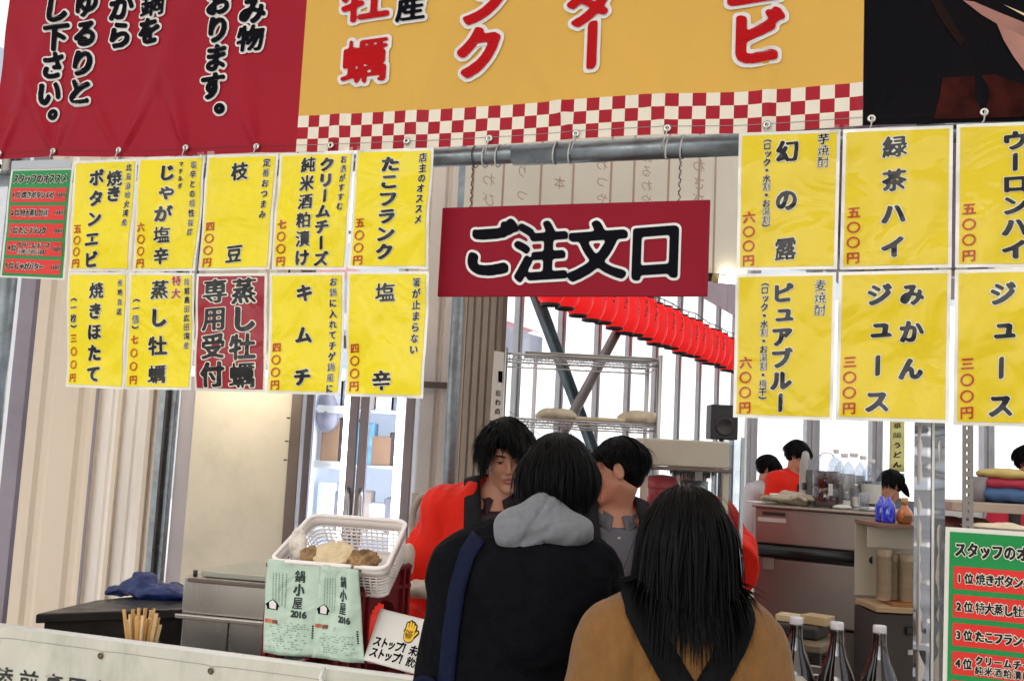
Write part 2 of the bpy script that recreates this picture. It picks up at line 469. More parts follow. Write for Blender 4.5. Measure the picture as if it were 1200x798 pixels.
M['brownwall'] = mat('brown_corrugated', hexc('a3988c'), .6, var=.07, scale=4, dirt=hexc('5a5048'), dirt_amt=.4, stretch=(1, 1, .2), bump=.08)
M['steel'] = mat('brushed_steel', (.36, .34, .32), .34, 1.0, var=.08, scale=9, stretch=(6, 6, .6), rvar=.08, bump=.04, bscale=70)
M['galv'] = mat('galvanised_tube', (.27, .31, .34), .40, .9, var=.22, scale=26, dirt=(.07, .07, .07), dirt_amt=.75, dscale=13, rvar=.12, bump=.12, bscale=60)
M['darksteel'] = mat('dark_steel', (.055, .05, .048), .35, .7, var=.2, scale=8, rvar=.1)
M['brownframe'] = mat('brown_door_frame', hexc('6e6058'), .45, .3, var=.08)
M['whiteplas'] = mat('white_plastic', (.74, .72, .68), .38, var=.04)
M['alu'] = mat('aluminium_mullion', (.43, .43, .45), .4, .55, var=.08, scale=5)
M['alublue'] = mat('blue_grey_brace', (.19, .26, .29), .45, .3, var=.12, scale=9)
M['pane'] = thin_glass('window_glass', (.97, .98, 1.0), .01, .12)
M['tent'] = cloth_through('tent_roof_fabric', (.88, .85, .79), .62)
M['curtain'] = cloth_through('cream_vinyl_sheet', hexc('fff0e0'), .62)
M['ghost'] = mat('faded_print', hexc('c9b3a2'), .7)
M['seam'] = mat('vinyl_seam', hexc('c2a996'), .7)
M['black'] = mat('black_plastic', (.012, .012, .014), .4)
M['wire'] = mat('black_wire', (.02, .018, .016), .6)
M['tie'] = mat('white_tie', (.6, .6, .6), .4)
M['wood'] = mat('pale_wood', hexc('b99a74'), .6, var=.15, scale=10, stretch=(1, 8, 8), bump=.1)
M['tarp'] = mat('white_tarpaulin', hexc('cbcabd'), .45, var=.06, scale=3, dirt=hexc('9a9c8a'), dirt_amt=.6, dscale=5, wrinkle=.7, wscale=4.5, stretch=(1.6, 1.6, .7), bump=.15, bscale=160)
M['tarptext'] = mat('black_print_on_tarp', (.02, .02, .02), .5)
M['brass'] = mat('grommet_metal', (.62, .6, .56), .25, 1.0)
M['dullbrass'] = mat('dull_brass', (.16, .12, .07), .4, 1.0)

# ================================================================ ground and hall
g = MB(); g.box((0, 30, -.1), (400, 400, .2)); g.build('ground', M['ground'])['kind'] = 'structure'
g = MB(); g.add([SNZ(-6, .0, .004), SNZ(8, .0, .004), SNZ(8, 14, .004), SNZ(-6, 14, .004)], [(0, 1, 2, 3)])
g.build('hall_floor', M['floor'])['kind'] = 'structure'

# the window side of the hall runs away to the right; posts 0.9 m apart
WD = Vector((math.sin(R(26.57)), math.cos(R(26.57)), 0)); WNL = Vector((-WD.y, WD.x, 0))
W0 = Vector((.0058 * 8.55, 8.55, 0))
WALLH = 5.2
WHITEOUTP = [W0 - WD * 9 + WNL * .4 + ZV * .006, W0 + WD * 60 + WNL * .4 + ZV * .006, W0 + WD * 60 + WNL * 60 + ZV * .006, W0 - WD * 9 + WNL * 60 + ZV * .006]
MB().add(WHITEOUTP, [(0, 1, 2, 3)]).build('pavement', M['whiteout'])['kind'] = 'structure'
ww = thing('window_wall', 'tall aluminium window wall behind the red lanterns, bright daylight outside', 'window wall', W0)
def wp(t, d, z): return W0 + WD * t + WNL * d + ZV * z
WM = Matrix((( WD.x, WNL.x, 0, W0.x), (WD.y, WNL.y, 0, W0.y), (0, 0, 1, 0), (0, 0, 0, 1)))
for k in range(-2, 9):
    m = MB(); m.box((k * .9, 0, WALLH / 2), (.085, .05, WALLH), WM); m.box((k * .9, -.032, WALLH / 2), (.03, .014, WALLH), WM)
    m.build('post', M['alu'], ww, bevel=.004)
    if k < 8:
        MB().box((k * .9 + .45, 0, 2.36), (.81, .012, 4.36), WM).build('pane', M['pane'], ww)
        m = MB(); m.box((k * .9 + .45, 0, .09), (.81, .12, .18), WM); m.build('sill_rail', M['alu'], ww)
        m = MB(); m.box((k * .9 + .45, 0, 4.85), (.81, .12, .6), WM); m.build('head_panel', M['cream'], ww)
# braces crossing in front of the windows
def bar(name, a, b, wdt, dep, mt, parent=None, label=None, cat=None):
    a = Vector(a); b = Vector(b); d = (b - a); L = d.length; x = d.normalized(); y = WNL; z = x.cross(y).normalized(); y = z.cross(x)
    Mx = Matrix(((x.x, y.x, z.x, a.x), (x.y, y.y, z.y, a.y), (x.z, y.z, z.z, a.z), (0, 0, 0, 1)))
    m = MB(); m.box((L / 2, 0, wdt / 2 - .006), (L, dep, .012), Mx); m.box((L / 2, dep / 2 - .006, 0), (L, .012, wdt - .02), Mx)
    m.box((L / 2, 0, -wdt / 2 + .006), (L, dep * .6, .012), Mx)
    o = m.build(name, mt, parent)
    if label: tag(o, label, cat)
    return o
BP = W0 - WNL * .22
bA = onplane(622, 330, BP, WNL); bB = onplane(700, 540, BP, WNL)
BP2 = W0 - WNL * .34
bC = onplane(733, 370, BP2, WNL); bD = onplane(652, 520, BP2, WNL)
bar('diagonal_brace', bA + (bA - bB) * .5, bB + (bB - bA) * .9, .12, .06, M['alublue'], None, 'blue-grey steel brace slanting down to the right across the windows', 'brace')
bar('diagonal_brace', bC + (bC - bD) * .4, bD + (bD - bC) * 2.0, .1, .05, mat('dull_grey_brace', (.3, .27, .27), .5, .2), None, 'dull grey brace slanting down to the left across the windows', 'brace')

# pale market tent and awning outside the windows
m = MB(); tn = thing('market_tent', 'white tent with pale pink striped roof outside the windows', 'tent', wp(4, 3.2, 0))
def aw(u, v): return wp(-1 + u * 7, 2.6 + v * 2.6, 3.35 + v * .9 + .06 * math.sin(u * 40) * (1 - v))
MB().grid(aw, 80, 8).build('roof', cloth_through('pale_pink_awning', (.85, .50, .50), .6), tn)
MB().grid(lambda u, v: wp(-1 + u * 7, 2.55, 3.33 - v * .35), 60, 3).build('valance', cloth_through('pale_blue_valance', (.68, .78, .9), .6), tn)
for k in range(5): MB().tube([wp(-.9 + k * 1.7, 2.6, 0), wp(-.9 + k * 1.7, 2.6, 3.33)], .03).build('pole', M['whiteplas'], tn)
m = MB(); m.box((8, 16, 3.5), (40, .3, 7), WM)
tag(m.build('white_backdrop', mat('backdrop_white', (.84, .84, .84), .9, var=.02), None), 'plain white backdrop for the blown-out daylight outside the windows', 'backdrop')  # added white wall that stands for the overexposed outdoors

# far end wall of the hall: wide windows between posts
EY = 15.5
ew = thing('end_window_wall', 'far end wall of wide bright windows beyond the drinks counter', 'window wall', (5, EY, 0))
ex = [at(p, 500, EY).x for p in (880, 951, 1026, 1156, 1262)]
for i, x in enumerate(ex):
    m = MB(); m.box((x, EY, 2.6), (.16 if i != 1 else .2, .2, 5.2)); m.box((x, EY - .11, 2.6), (.05, .03, 5.2)); m.build('post', M['alu'], ew, bevel=.005)
    if i < len(ex) - 1:
        MB().box(((x + ex[i + 1]) / 2, EY, 2.9), (ex[i + 1] - x - .16, .012, 3.4)).build('pane', M['pane'], ew)
        MB().box(((x + ex[i + 1]) / 2, EY, .6), (ex[i + 1] - x - .16, .1, 1.1)).build('sill_panel', M['whiteplas'], ew)
        MB().box(((x + ex[i + 1]) / 2, EY, 4.9), (ex[i + 1] - x - .16, .14, .55)).build('head_panel', M['cream'], ew)
MB().add([Vector((-4, EY + .4, .008)), Vector((30, EY + .4, .008)), Vector((40, 80, .008)), Vector((-4, 80, .008))], [(0, 1, 2, 3)]).build('pavement', M['whiteout'])['kind'] = 'structure'
m = MB(); m.box((10, 34, 3.6), (46, .3, 7.2))
tag(m.build('white_backdrop', mat('backdrop_white', (.84, .84, .84), .9, var=.02), None), 'long white backdrop for the blown-out daylight beyond the end windows', 'backdrop')  # another added white wall, so the end windows look blown out
# right side wall and roof, both out of view
rwall = thing('side_wall', 'cream steel side wall at the right of the hall', 'wall', SNZ(4.6, 6, 0))
MB().box((0, 0, 0), (.1, 9, 2.2), frame(SNZ(4.6, 8, 1.1), -ANG)).build('panel', M['cream'], rwall)
rf = thing('tent_roof', 'unseen translucent white fabric roof over the stalls', 'roof', SNZ(0, 5, 3.7))
MB().grid(lambda u, v: SNZ(-8 + 18 * u, -9 + 9.5 * v, 5.25 + .5 * math.sin(v * math.pi * .41)), 12, 12).build('fabric', M['tent'], rf)  # denser fabric on the camera side, keeps the stall front dimmer
MB().grid(lambda u, v: SNZ(-8 + 18 * u, .5 + 13.5 * v, 5.25 + .5 * math.sin((.41 + v * .59) * math.pi)), 12, 12).build('fabric', cloth_through('clear_roof_fabric', (.95, .94, .91), .82), rf)  # clearer fabric chosen to let more light into the stall interior
for k in range(6):
    MB().tube([SNZ(-8 + 18 * i / 10, -8.8 + 4.4 * k, 5.2 + .5 * math.sin((.2 + 4.4 * k) / 23 * math.pi)) for i in range(11)], .03).build('rafter', M['galv'], rf)

# ---------------------------------------------------------------- left inner wall of ribbed cream steel
WY = 4.6
def ribbed(name, x0, x1, z0, z1, y, mt, parent, rib=.2, depth=.025, tilt=0.0):
    """one ribbed sheet facing the camera, with flat tops between narrow valleys"""
    xs = []; x = x0
    while x < x1 - 1e-6:
        xs += [(x, 0), (min(x + rib * .62, x1), 0), (min(x + rib * .74, x1), depth), (min(x + rib * .88, x1), depth)]; x += rib
    xs.append((x1, 0)); pr = []
    for q in xs:
        if not pr or q[0] > pr[-1][0] + 1e-4: pr.append(q)
    vs = [Vector((a, y + b + tilt * (a - x0), z)) for a, b in pr for z in (z0, z1)]
    fs = [(2 * i, 2 * i + 2, 2 * i + 3, 2 * i + 1) for i in range(len(pr) - 1)]
    return MB().add(vs, fs).build(name, mt, parent, thick=.002)
lw = thing('ribbed_wall', 'cream ribbed steel wall panels at the far left behind the stall', 'wall', at(110, 600, WY))
for a, b, rb, dp in ((14, 112, .17, .012), (112, 140, .09, .006), (140, 176, .09, .007), (176, 187, .05, .006)):
    ribbed('panel', at(a, 520, WY).x, at(b, 520, WY).x - .004, 0, 3.5, WY, M['cream'] if a == 14 else M['cream_pale'], lw, rb, dp)
    MB().box((at(b, 520, WY).x - .004, WY - .012, 1.75), (.022, .03, 3.5)).build('joint_strip', M['cream'], lw, bevel=.003)
MB().box((at(112, 520, WY).x, WY - .022, 1.75), (.012, .02, 3.5)).build('joint_strip', M['mauve'], lw)
pst = thing('corner_post', 'dark steel channel post between the ribbed wall and the pale door', 'post', at(193, 520, 4.5))
xp = at(191, 560, 4.5).x
for dx, wd, y, mt in ((-.022, .03, 4.5, M['galv']), (.004, .014, 4.47, M['darksteel']), (.024, .02, 4.5, M['galv'])):
    MB().box((xp + dx, y, 1.75), (wd, .05, 3.5)).build('channel', mt, pst, bevel=.003)
dr = thing('sliding_door', 'large plain cream door panel standing left of the glass refrigerator', 'door', at(280, 560, 4.5))
x0, x1, x2, x3 = [at(p, 560, 4.5).x for p in (200, 222, 338, 352)]
MB().box(((x0 + x1) / 2 + .006, 4.52, 1.7), (x1 - x0 - .012, .03, 3.4)).build('edge_panel', mat('pale_mauve_edge', hexc('bdb5ba'), .4, var=.05), dr, bevel=.004)
MB().box(((x1 + x2) / 2, 4.5, 1.7), (x2 - x1 - .004, .05, 3.4)).build('door_leaf', M['cream2'], dr, bevel=.004)
MB().box(((x1 + x2) / 2 - .15, 4.466, 2.02), (.46, .012, .05)).build('top_rail', M['whiteplas'], dr)
MB().box(((x2 + x3) / 2, 4.49, 1.7), (x3 - x2 - .004, .09, 3.4)).build('frame', M['brownframe'], dr, bevel=.004)
for i, z in enumerate((1.95, 1.83, 1.62, 1.54, 1.72)):
    MB().box((x2 - .006, 4.44, z), (.014, .012, .006)).build('hinge_screw', M['darksteel'], dr)

# white ribbed strip wall right of the refrigerator, up behind the sign
sw = thing('white_ribbed_wall', 'white ribbed panel wall between the glass refrigerator and the grey pipe', 'wall', at(500, 560, 4.9))
xa, xb = at(474, 400, 4.9).x, at(560, 400, 4.9).x
ribbed('panel', xa, xb, 0, 3.6, 4.9, mat('off_white_steel', hexc('f2e9e0'), .5, var=.03, dirt=hexc('b8a898'), dirt_amt=.3), sw, .095, .03)
MB().box(((xa + xb) / 2, 4.87, 1.92), (xb - xa, .02, .03)).build('trim', M['brownframe'], sw)
MB().box(((xa + xb) / 2, 4.86, 1.36), (xb - xa, .03, .1)).build('trim', M['cream'], sw)

# brown corrugated wall piece left of the windows
bw = thing('brown_ribbed_wall', 'brown-grey corrugated wall strip just left of the bright windows', 'wall', at(560, 560, 4.7))
ribbed('panel', at(537, 420, 4.7).x, at(588, 420, 4.7).x, 0, 3.6, 4.7, M['brownwall'], bw, .035, .012)
MB().box((at(589, 420, 4.69).x, 4.69, 1.8), (.02, .06, 3.6)).build('edge_trim', M['brownframe'], bw)

# upright tubes
def pipe(label, p0, p1, r, mt=None, name='upright_pipe', cat='pipe'):
    t = MB().tube([p0, p1], r, 16); return tag(t.build(name, mt or M['galv'], None, p0), label, cat)
a = at(545, 190, 4.3); b = at(529, 520, 4.3)
pipe('galvanised upright pipe standing left of the brown corrugated wall', Vector((b.x - (a.x - b.x) * 0, 4.3, 0)), Vector((a.x, 4.3, 3.4)), .026)
tag(MB().box((at(538, 330, 4.32).x + .028, 4.36, 1.7), (.018, .06, 3.4)).build('cream_batten', M['cream']), 'slim cream batten beside the galvanised upright pipe', 'batten')

# cream vinyl sheet with faded back-to-front print, hung above the serving hatch
cv = thing('vinyl_sheet', 'cream vinyl sheet with faint mirrored lettering hanging high behind the red order sign', 'sheet', at(690, 260, 3.7))
CY = 3.7
c0 = at(546, 200, CY).x; c1 = at(880, 200, CY).x; zt = at(700, 100, CY).z; zb_ = at(845, 321, CY).z
def cvf(x, z): return Vector((x, CY + .02 * math.sin(x * 9) + .012 * math.sin(x * 23 + z * 3), z))
MB().grid(lambda u, v: cvf(c0 + (c1 - c0) * u, zt + (zb_ - zt) * v), 60, 14).build('sheet', M['curtain'], cv)
for p in (555, 590, 634, 672, 716, 742, 783, 818, 838):
    x = at(p, 210, CY).x
    MB().grid(lambda u, v: cvf(x + (u - .5) * .008, zt + (zb_ - zt) * v) - Vector((0, .003, 0)), 1, 10).build('seam', M['seam'], cv)
gm = MB()
def gp(x, y, l): q = cvf(x, y); q.y -= .002; return q
for txt, px, y0, y1, s in (('わさび', 818, 196, 236, .05), ('わつや', 706, 192, 232, .045), ('ぬるわや', 757, 186, 236, .045), ('あわび', 573, 190, 236, .05), ('りつ', 612, 200, 228, .045), ('一本', 656, 188, 214, .045)):
    for i, ch in enumerate(txt):
        c = at(px, y0 + (y1 - y0) * i / max(1, len(txt) - 1), CY); put(gm, ch, c.x, c.z, s, s * 1.1, gp, 0, .02, 0, True, n=64, mirror=True)
gm.build('faded_print', M['ghost'], cv)
# bare fluorescent tube under the sheet and its rail
tl = thing('tube_lamp', 'small lit fluorescent tube on a dark rail at the top right of the window', 'lamp', at(850, 327, 3.75))
a = at(828, 324, 3.76); b = at(905, 330, 3.76)
MB().tube([a, b], .018).build('rail', M['darksteel'], tl)
c = at(842, 327, 3.72); e = at(880, 330, 3.72)
MB().tube([c, e], .013).build('tube', mat('lit_tube', (.9, .9, .85), emit=(1, .9, .7), estr=22), tl)
MB().tube([at(835, 326, 3.72), c], .017).build('socket', mat('amber_socket', (.6, .45, .2), .4), tl)
tl2 = thing('tube_lamp', 'lit fluorescent tube mounted above the cream door panel, behind the menu sheets', 'lamp', at(262, 436, 4.2))
a2_, b2_ = at(222, 436, 4.2), at(330, 438, 4.2)
MB().box(tuple((a2_ + b2_) / 2 + ZV * .03), ((b2_ - a2_).x, .06, .03)).build('fitting', M['whiteplas'], tl2, bevel=.004)
MB().tube([a2_, b2_], .013).build('tube', bpy.data.materials['lit_tube'], tl2)
for q_ in (a2_, b2_): MB().tube([q_ + ZV * .03, Vector((q_.x, q_.y, 3.35))], .004, 6).build('hanger', M['wire'], tl2)
cb = [at(826 + 3 * i, 317 + 5 * math.sin(i * 1.3), 3.74) for i in range(6)]
MB().tube(cb, .004, 6).build('cable', M['wire'], tl)

# ceiling beams and panels at the end of the lantern row
cl = thing('beam_panelling', 'grey-mauve roof beam with pale panels above the far lanterns', 'beam', wp(5, -.8, 3.9))
for k in range(0, 9):
    MB().box((k * 1.1 + .2, -.12, 4.08), (1.06, .03, .72), WM).build('panel', mat('pale_mauve_panel', hexc('c3b4bd'), .5, var=.05) if k == 0 else bpy.data.materials['pale_mauve_panel'], cl, bevel=.004)
MB().box((5, -1.5, 4.5), (14, .3, .3), WM).build('beam', M['mauve'], cl, bevel=.01)
MB().box((5, -2.4, 4.75), (14, 1.9, .06), WM).build('soffit', mat('mauve_soffit', hexc('8a6f86'), .6), cl)

# ---------------------------------------------------------------- front frame
zp = fp(690, 178).z
fr = thing('awning_pole', 'grey galvanised pole running across the stall front under the banner', 'pole', SNZ(0, 0, zp))
pl = [SNZ(-1.75 + .35 * i, 0, zp + .004 * math.sin(i * 1.7)) for i in range(12)]
MB().tube(pl, .0235, 20).build('tube', M['galv'], fr)
MB().tube([SNZ(-.02, 0, zp), SNZ(.62, 0, zp)], .0265, 20).build('sleeve', M['galv'], fr)
for px_ in (570, 652, 670, 783, 800, 585):
    s_, _ = sz(fp(px_, 176)); MB().tube([SNZ(s_ + .004 * math.sin(a_), -.0275 * math.cos(a_ * 1.0), zp + .0275 * math.sin(a_)) for a_ in [2 * math.pi * k / 16 for k in range(16)]], .0022, 6, closed=True).build('tie', M['tie'], fr)
lp0 = fp(15, 340, .03); s_l, _ = sz(lp0)
pol = MB().tube([SNZ(s_l - .012, .02, 0), SNZ(s_l - .012, .02, 3.1)], .026, 20)
tag(pol.build('front_post', M['galv'], None, SNZ(s_l, 0, 0)), 'galvanised post at the far left edge of the stall front', 'post')
st = thing('mauve_strip', 'grey-mauve steel strip standing just behind the left front post', 'strip', SNZ(s_l + .06, .2, 0))
MB().box((0, 0, 1.5), (.062, .02, 3.0), frame(SNZ(sz(fp(21, 480, .25))[0], .25, 0), -ANG)).build('strip', M['mauve'], st, bevel=.002)
ck = thing('pole_clamp', 'small metal clamp joining pole and post at the top left', 'clamp', SNZ(s_l, 0, zp))
CM = frame(SNZ(sz(fp(9, 196))[0], -.02, fp(9, 196).z), -ANG)
MB().box((0, 0, 0), (.045, .05, .06), CM).build('body', M['brass'], ck, bevel=.006)
for q in (-.015, .015): MB().tube([CM @ Vector((q, -.03, -.01)), CM @ Vector((q, -.045, -.01))], .008, 8).build('bolt', M['darksteel'], ck)

# film-wrapped post at the right
px0 = fp(1089, 600, .03); s_r, _ = sz(px0)
rp_ = thing('wrapped_post', 'shiny steel post wrapped in clear film left of the green ranking list', 'post', SNZ(s_r, .03, 0))
MB().box((0, 0, 1.3), (.052, .05, 2.6), frame(SNZ(s_r, .05, 0), -ANG)).build('post', M['steel'], rp_, bevel=.006)
def film(u, v):
    z = .5 + 2.0 * v; k = .0035 * noise.noise(Vector((u * .5, v * 60, 1))) + .004 * noise.noise(Vector((u * .4, v * 22, 5)))
    return SNZ(s_r + (u - .5) * .062, .02 + abs(u - .5) * .02 + k, z)
MB().grid(film, 10, 300).build('film', mat('wrinkled_film', (.30, .32, .36), .08, .85, var=.25, scale=30, stretch=(.05, .05, 1)), rp_)
MB().tube([SNZ(s_r + .006, .012, .5), SNZ(s_r + .006, .012, 2.5)], .003, 6).build('film_seam', M['whiteplas'], rp_)

# ---------------------------------------------------------------- counter: top board, rail and the hanging white tarpaulin
ZC = 1.066
ZB = ZC - .13      # top of the counter board
ct = thing('counter', 'long front counter with dark top behind the white tarpaulin', 'counter', SNZ(0, .2, 0))
MB().box((0, 0, 0), (3.6, .42, .04), frame(SNZ(0, .235, ZB - .02), -ANG)).build('top', mat('counter_board', hexc('5a4c42'), .5, var=.15, scale=5), ct, bevel=.004)
for s_ in (-1.7, -.6, .6, 1.7):
    for n_ in (.06, .4): MB().box((0, 0, 0), (.05, .05, ZB - .044), frame(SNZ(s_, n_, (ZB - .044) / 2), -ANG)).build('leg', M['darksteel'], ct)
MB().tube([SNZ(-1.8, 0, ZC - .012), SNZ(1.75, 0, ZC - .012)], .016, 14).build('rail', M['whiteplas'], ct)
tarp = thing('tarpaulin', 'long white tarpaulin with black lettering tied along the counter rail', 'tarpaulin', SNZ(0, -.03, ZC))
gros = [sz(fp(a_, b_))[0] for a_, b_ in ((9, 734), (129, 747), (258, 764), (388, 782), (520, 800))] + [.45, .9, 1.3]
def tarpd(s, z):
    h = max(0, ZC - z); d = .006 * noise.noise(Vector((s * 3, z * 3, 2))) + .012 * math.sin(s * 7) * min(1, h * 3)
    for q in gros:
        d += .011 * math.exp(-((s - q) / (.015 + .22 * h)) ** 2) * math.exp(-h / .22) * min(1, h * 25)
        d += .005 * math.exp(-((s - q - .25 * h) / .012) ** 2) * math.exp(-h / .15) * min(1, h * 25)
    d -= .004 * math.exp(-((s - gros[0] - .16) / .004) ** 2)
    return d
def tarpf(s, z, l): return SNZ(s, -.02 - tarpd(s, z) - l, z)
MB().grid(lambda u, v: tarpf(-1.8 + 3.55 * u, ZC - .002 - .95 * v, 0), 220, 46).build('sheet', M['tarp'], tarp)
MB().grid(lambda u, v: tarpf(-1.8 + 3.55 * u, ZC - .028 - .002 * v, .0012), 220, 1).build('hem_line', mat('hem_stitch', hexc('a09d92'), .7), tarp)
for q in gros:
    c = tarpf(q, ZC - .04, .003); TM = Matrix.Translation(c) @ Matrix.Rotation(-ANG, 4, 'Z') @ Matrix.Rotation(R(90), 4, 'X')
    MB().lathe([(.003, .0), (.003, .002), (.0065, .003), (.0085, .001), (.0085, -.001)], TM, 16).build('grommet', M['dullbrass'], tarp)
tm = MB()
for ch, px_, py_ in (('陸', 4, 794), ('前', 32, 799), ('高', 60, 803), ('田', 88, 807), ('市', 117, 811), ('広', 146, 815), ('田', 175, 819), ('湾', 204, 823), ('産', 233, 828)):
    s_, z_ = sz(fp(px_, py_, -.025)); put(tm, ch, s_, z_, .068, .066, tarpf, .0015, .035, 0, False, 0.0, 96)
tm.build('lettering', M['tarptext'], tarp)
kn = MB(); c = tarpf(gros[3], ZC - .03, .006)
kn.tube([c + Vector((0, 0, .035)), c + Vector((-.006, -.012, .012)), c + Vector((.004, -.014, -.01)), c + Vector((.012, -.006, -.05))], [.004, .006, .005, .003], 8)
kn.tube([c + Vector((.0, -.006, .0)), c + Vector((-.012, -.012, -.02)), c + Vector((-.006, -.006, -.06))], .003, 8)
kn.build('tie_cord', M['whiteplas'], tarp)
# ================================================================ printed sheets and banners
def vinyl(name, col, **k):
    a = dict(rough=.45, var=.03, scale=2, coat=.05, spec=.16, wrinkle=.0); a.update(k); return mat(name, col, **a)
M['crimson'] = vinyl('crimson_vinyl', hexc('a00a26'), dirt=hexc('8c1028'), dirt_amt=.3)
M['mustard'] = vinyl('mustard_vinyl', hexc('dcae52'), bump=.08, bscale=300)
M['checkred'] = vinyl('check_red', hexc('a8162c'))
M['checkwhite'] = vinyl('check_white', hexc('ece4d4'))
M['blackvinyl'] = vinyl('black_vinyl', (.004, .004, .0065), rough=.42, spec=.04, coat=.0, dirt=(.009, .005, .005), dirt_amt=.8, dscale=5)
M['inkblack'] = mat('black_ink', (.004, .0045, .008), .5, var=.02, spec=.04)
M['inkwhite'] = mat('white_ink', (.80, .78, .76), .5, var=.02, spec=.15)
M['inkred'] = mat('red_ink', hexc('b80812'), .5, var=.03, spec=.1)
lam = dict(pos=True, rough=.45, coat=.4, spec=.2, var=.03, wrinkle=.42, wscale=7)
M['paper'] = mat('yellow_sheet', hexc('f2de12'), **lam)
M['paper_dim'] = mat('dim_yellow_sheet', hexc('e4ca12'), **lam)  # same yellow darkened, since the left-hand sheets catch more light
M['paperred'] = mat('crimson_sheet', hexc('9a1028'), **lam)
M['papergreen'] = mat('green_sheet', hexc('088c44'), **{**lam, 'coat': .35, 'wrinkle': .2})
M['bandred'] = mat('red_band', hexc('dc2c24'), **{**lam, 'coat': .35, 'wrinkle': .2})
M['lamedge'] = mat('laminate_edge', (.74, .73, .66), .25, coat=1.0, var=.03)
M['lamblack'] = mat('laminated_black_ink', (.006, .006, .010), **{**lam, 'wrinkle': .5, 'coat': .5, 'spec': .1})
M['lamwhite'] = mat('laminated_white_ink', (.80, .79, .66), **lam)
M['lamred'] = mat('laminated_red_ink', hexc('b02010'), **lam)
M['price'] = mat('price_red_ink', hexc('b8341c'), **lam)

# ---------------------------------------------------------------- the two banners over the stall
edge = [(-40, 189), (0, 187), (67, 184), (141, 184), (221, 183), (303, 179.5), (347, 178), (430, 176), (500, 174), (675, 163), (783, 158), (865, 156), (1012, 148), (1110, 145), (1200, 142), (1290, 139)]
NB = -.045
ez = [sz(fp(a, b, NB)) for a, b in edge]
def zbot(s):
    for (s0, z0), (s1, z1) in zip(ez, ez[1:]):
        if s <= s1 or (s1, z1) == ez[-1]:
            t = (s - s0) / (s1 - s0); return z0 + (z1 - z0) * t
grs = [sz(fp(a, 175, NB))[0] for a in (3, 67, 141, 221, 303, 388, 478, 573, 675, 782, 898, 1021, 1153)]
grz = [sz(fp(a, b, NB))[1] for a, b in ((3, 181), (67, 179), (141, 177), (221, 175), (303, 173.5), (388, 171), (478, 167), (573, 163), (675, 158), (782, 152), (898, 147), (1021, 141), (1153, 133))]
def bdisp(s, z):
    h = max(0.0, z - zbot(s)); d = .008 * noise.noise(Vector((s * 2.2, z * 1.2, 4))) + .004 * math.sin(s * 11 + z * 2)
    red = 1.0 if s < sz(fp(349, 100, NB))[0] else .35
    for i, q in enumerate(grs):
        r_ = random.Random(i).uniform
        for k in range(2):
            ln = r_(-.75, .5); A = r_(.010, .019) * red
            d += A * math.exp(-((s - q - ln * h) / (.007 + .10 * h)) ** 2) * math.exp(-h / .28) * min(1, h * 18)
        d += .003 * red * math.exp(-((s - q) / .03) ** 2) * math.exp(-h / .05)
    return d
def bpos(s, z, l): return SNZ(s, NB - bdisp(s, z) - l, z)
def brow(name, s0, s1, za, zb2, mt, parent, nu, nv, l=0):
    return MB().grid(lambda u, v: (lambda s: bpos(s, za(s) + (zb2(s) - za(s)) * v, l))(s0 + (s1 - s0) * u), nu, nv).build(name, mt, parent)
sL = sz(fp(-40, 180, NB))[0]; sL = sz(fp(0, 120, NB))[0] - .005
s1 = sz(fp(348, 150, NB))[0]; s2 = sz(fp(1011, 120, NB))[0]; s3 = sz(fp(1290, 120, NB))[0]
ZT = SNZ(0, 0, 0).z + zbot(0) + .62
bn = thing('stall_banner', 'long crimson and mustard banner with brush lettering and a red check border', 'banner', bpos(0, ZT, 0))
HEM = .018; CK = .0318
brow('crimson_field', sL, s1, zbot, lambda s: ZT, M['crimson'], bn, 170, 60)
brow('mustard_field', s1, s2, lambda s: zbot(s) + HEM + CK * 2.55, lambda s: ZT, M['mustard'], bn, 240, 44)
cm = MB(); k = 0; s_ = s1
rows = [0, HEM + .0, HEM + CK * .55, HEM + CK * 1.55, HEM + CK * 2.55]
while s_ < s2 - 1e-4:
    e_ = min(s_ + CK, s2)
    for r_ in range(4):
        za, zb2 = rows[r_], rows[r_ + 1]; ri = max(0, r_ - 1) if r_ else 0
        par = (k + (0 if r_ <= 1 else r_ - 1)) % 2
        cm.grid(lambda u, v: (lambda s: bpos(s, zbot(s) + za + (zb2 - za) * v, 0))(s_ + (e_ - s_) * u), 4, 2, mi=par)
    s_ += CK; k += 1
cm.build('check_border', [M['checkwhite'], M['checkred']], bn)
brow('hem_stitch', sL, s1, lambda s: zbot(s) + HEM, lambda s: zbot(s) + HEM + .0016, mat('dark_red_thread', hexc('74101e'), .6), bn, 160, 1, .0012)
brow('hem_stitch', s1, s2, lambda s: zbot(s) + HEM, lambda s: zbot(s) + HEM + .0014, mat('grey_thread', hexc('8d8f8f'), .6), bn, 200, 1, .0012)
def grommet(parent, p, r=.0095):
    TM = Matrix.Translation(p) @ Matrix.Rotation(-ANG, 4, 'Z') @ Matrix.Rotation(R(90), 4, 'X')
    g_ = MB().lathe([(r * .35, -.002), (r * .35, .002), (r * .6, .0035), (r, .0015), (r, -.002)], TM, 18).build('grommet', M['brass'], parent)
    return g_
black_b = thing('photo_banner', 'near-black banner with a dim food photograph at the top right', 'banner', bpos(s2 + .3, ZT, 0))
for q, z_ in zip(grs, grz):
    par = bn if q < s2 else black_b
    p = bpos(q, z_, .004); grommet(par, p)
    if not (sz(fp(370, 170, NB))[0] < q < sz(fp(500, 170, NB))[0]):
        MB().tube([p + Vector((0, -.004, .002)), p + Vector((-.004, -.008, -.02)), p + Vector((-.012, .02, -.045))], .0017, 6).build('tie_cord', M['tie'], par)
brow('black_field', s2 + .001, s3, zbot, lambda s: ZT, M['blackvinyl'], black_b, 90, 50)
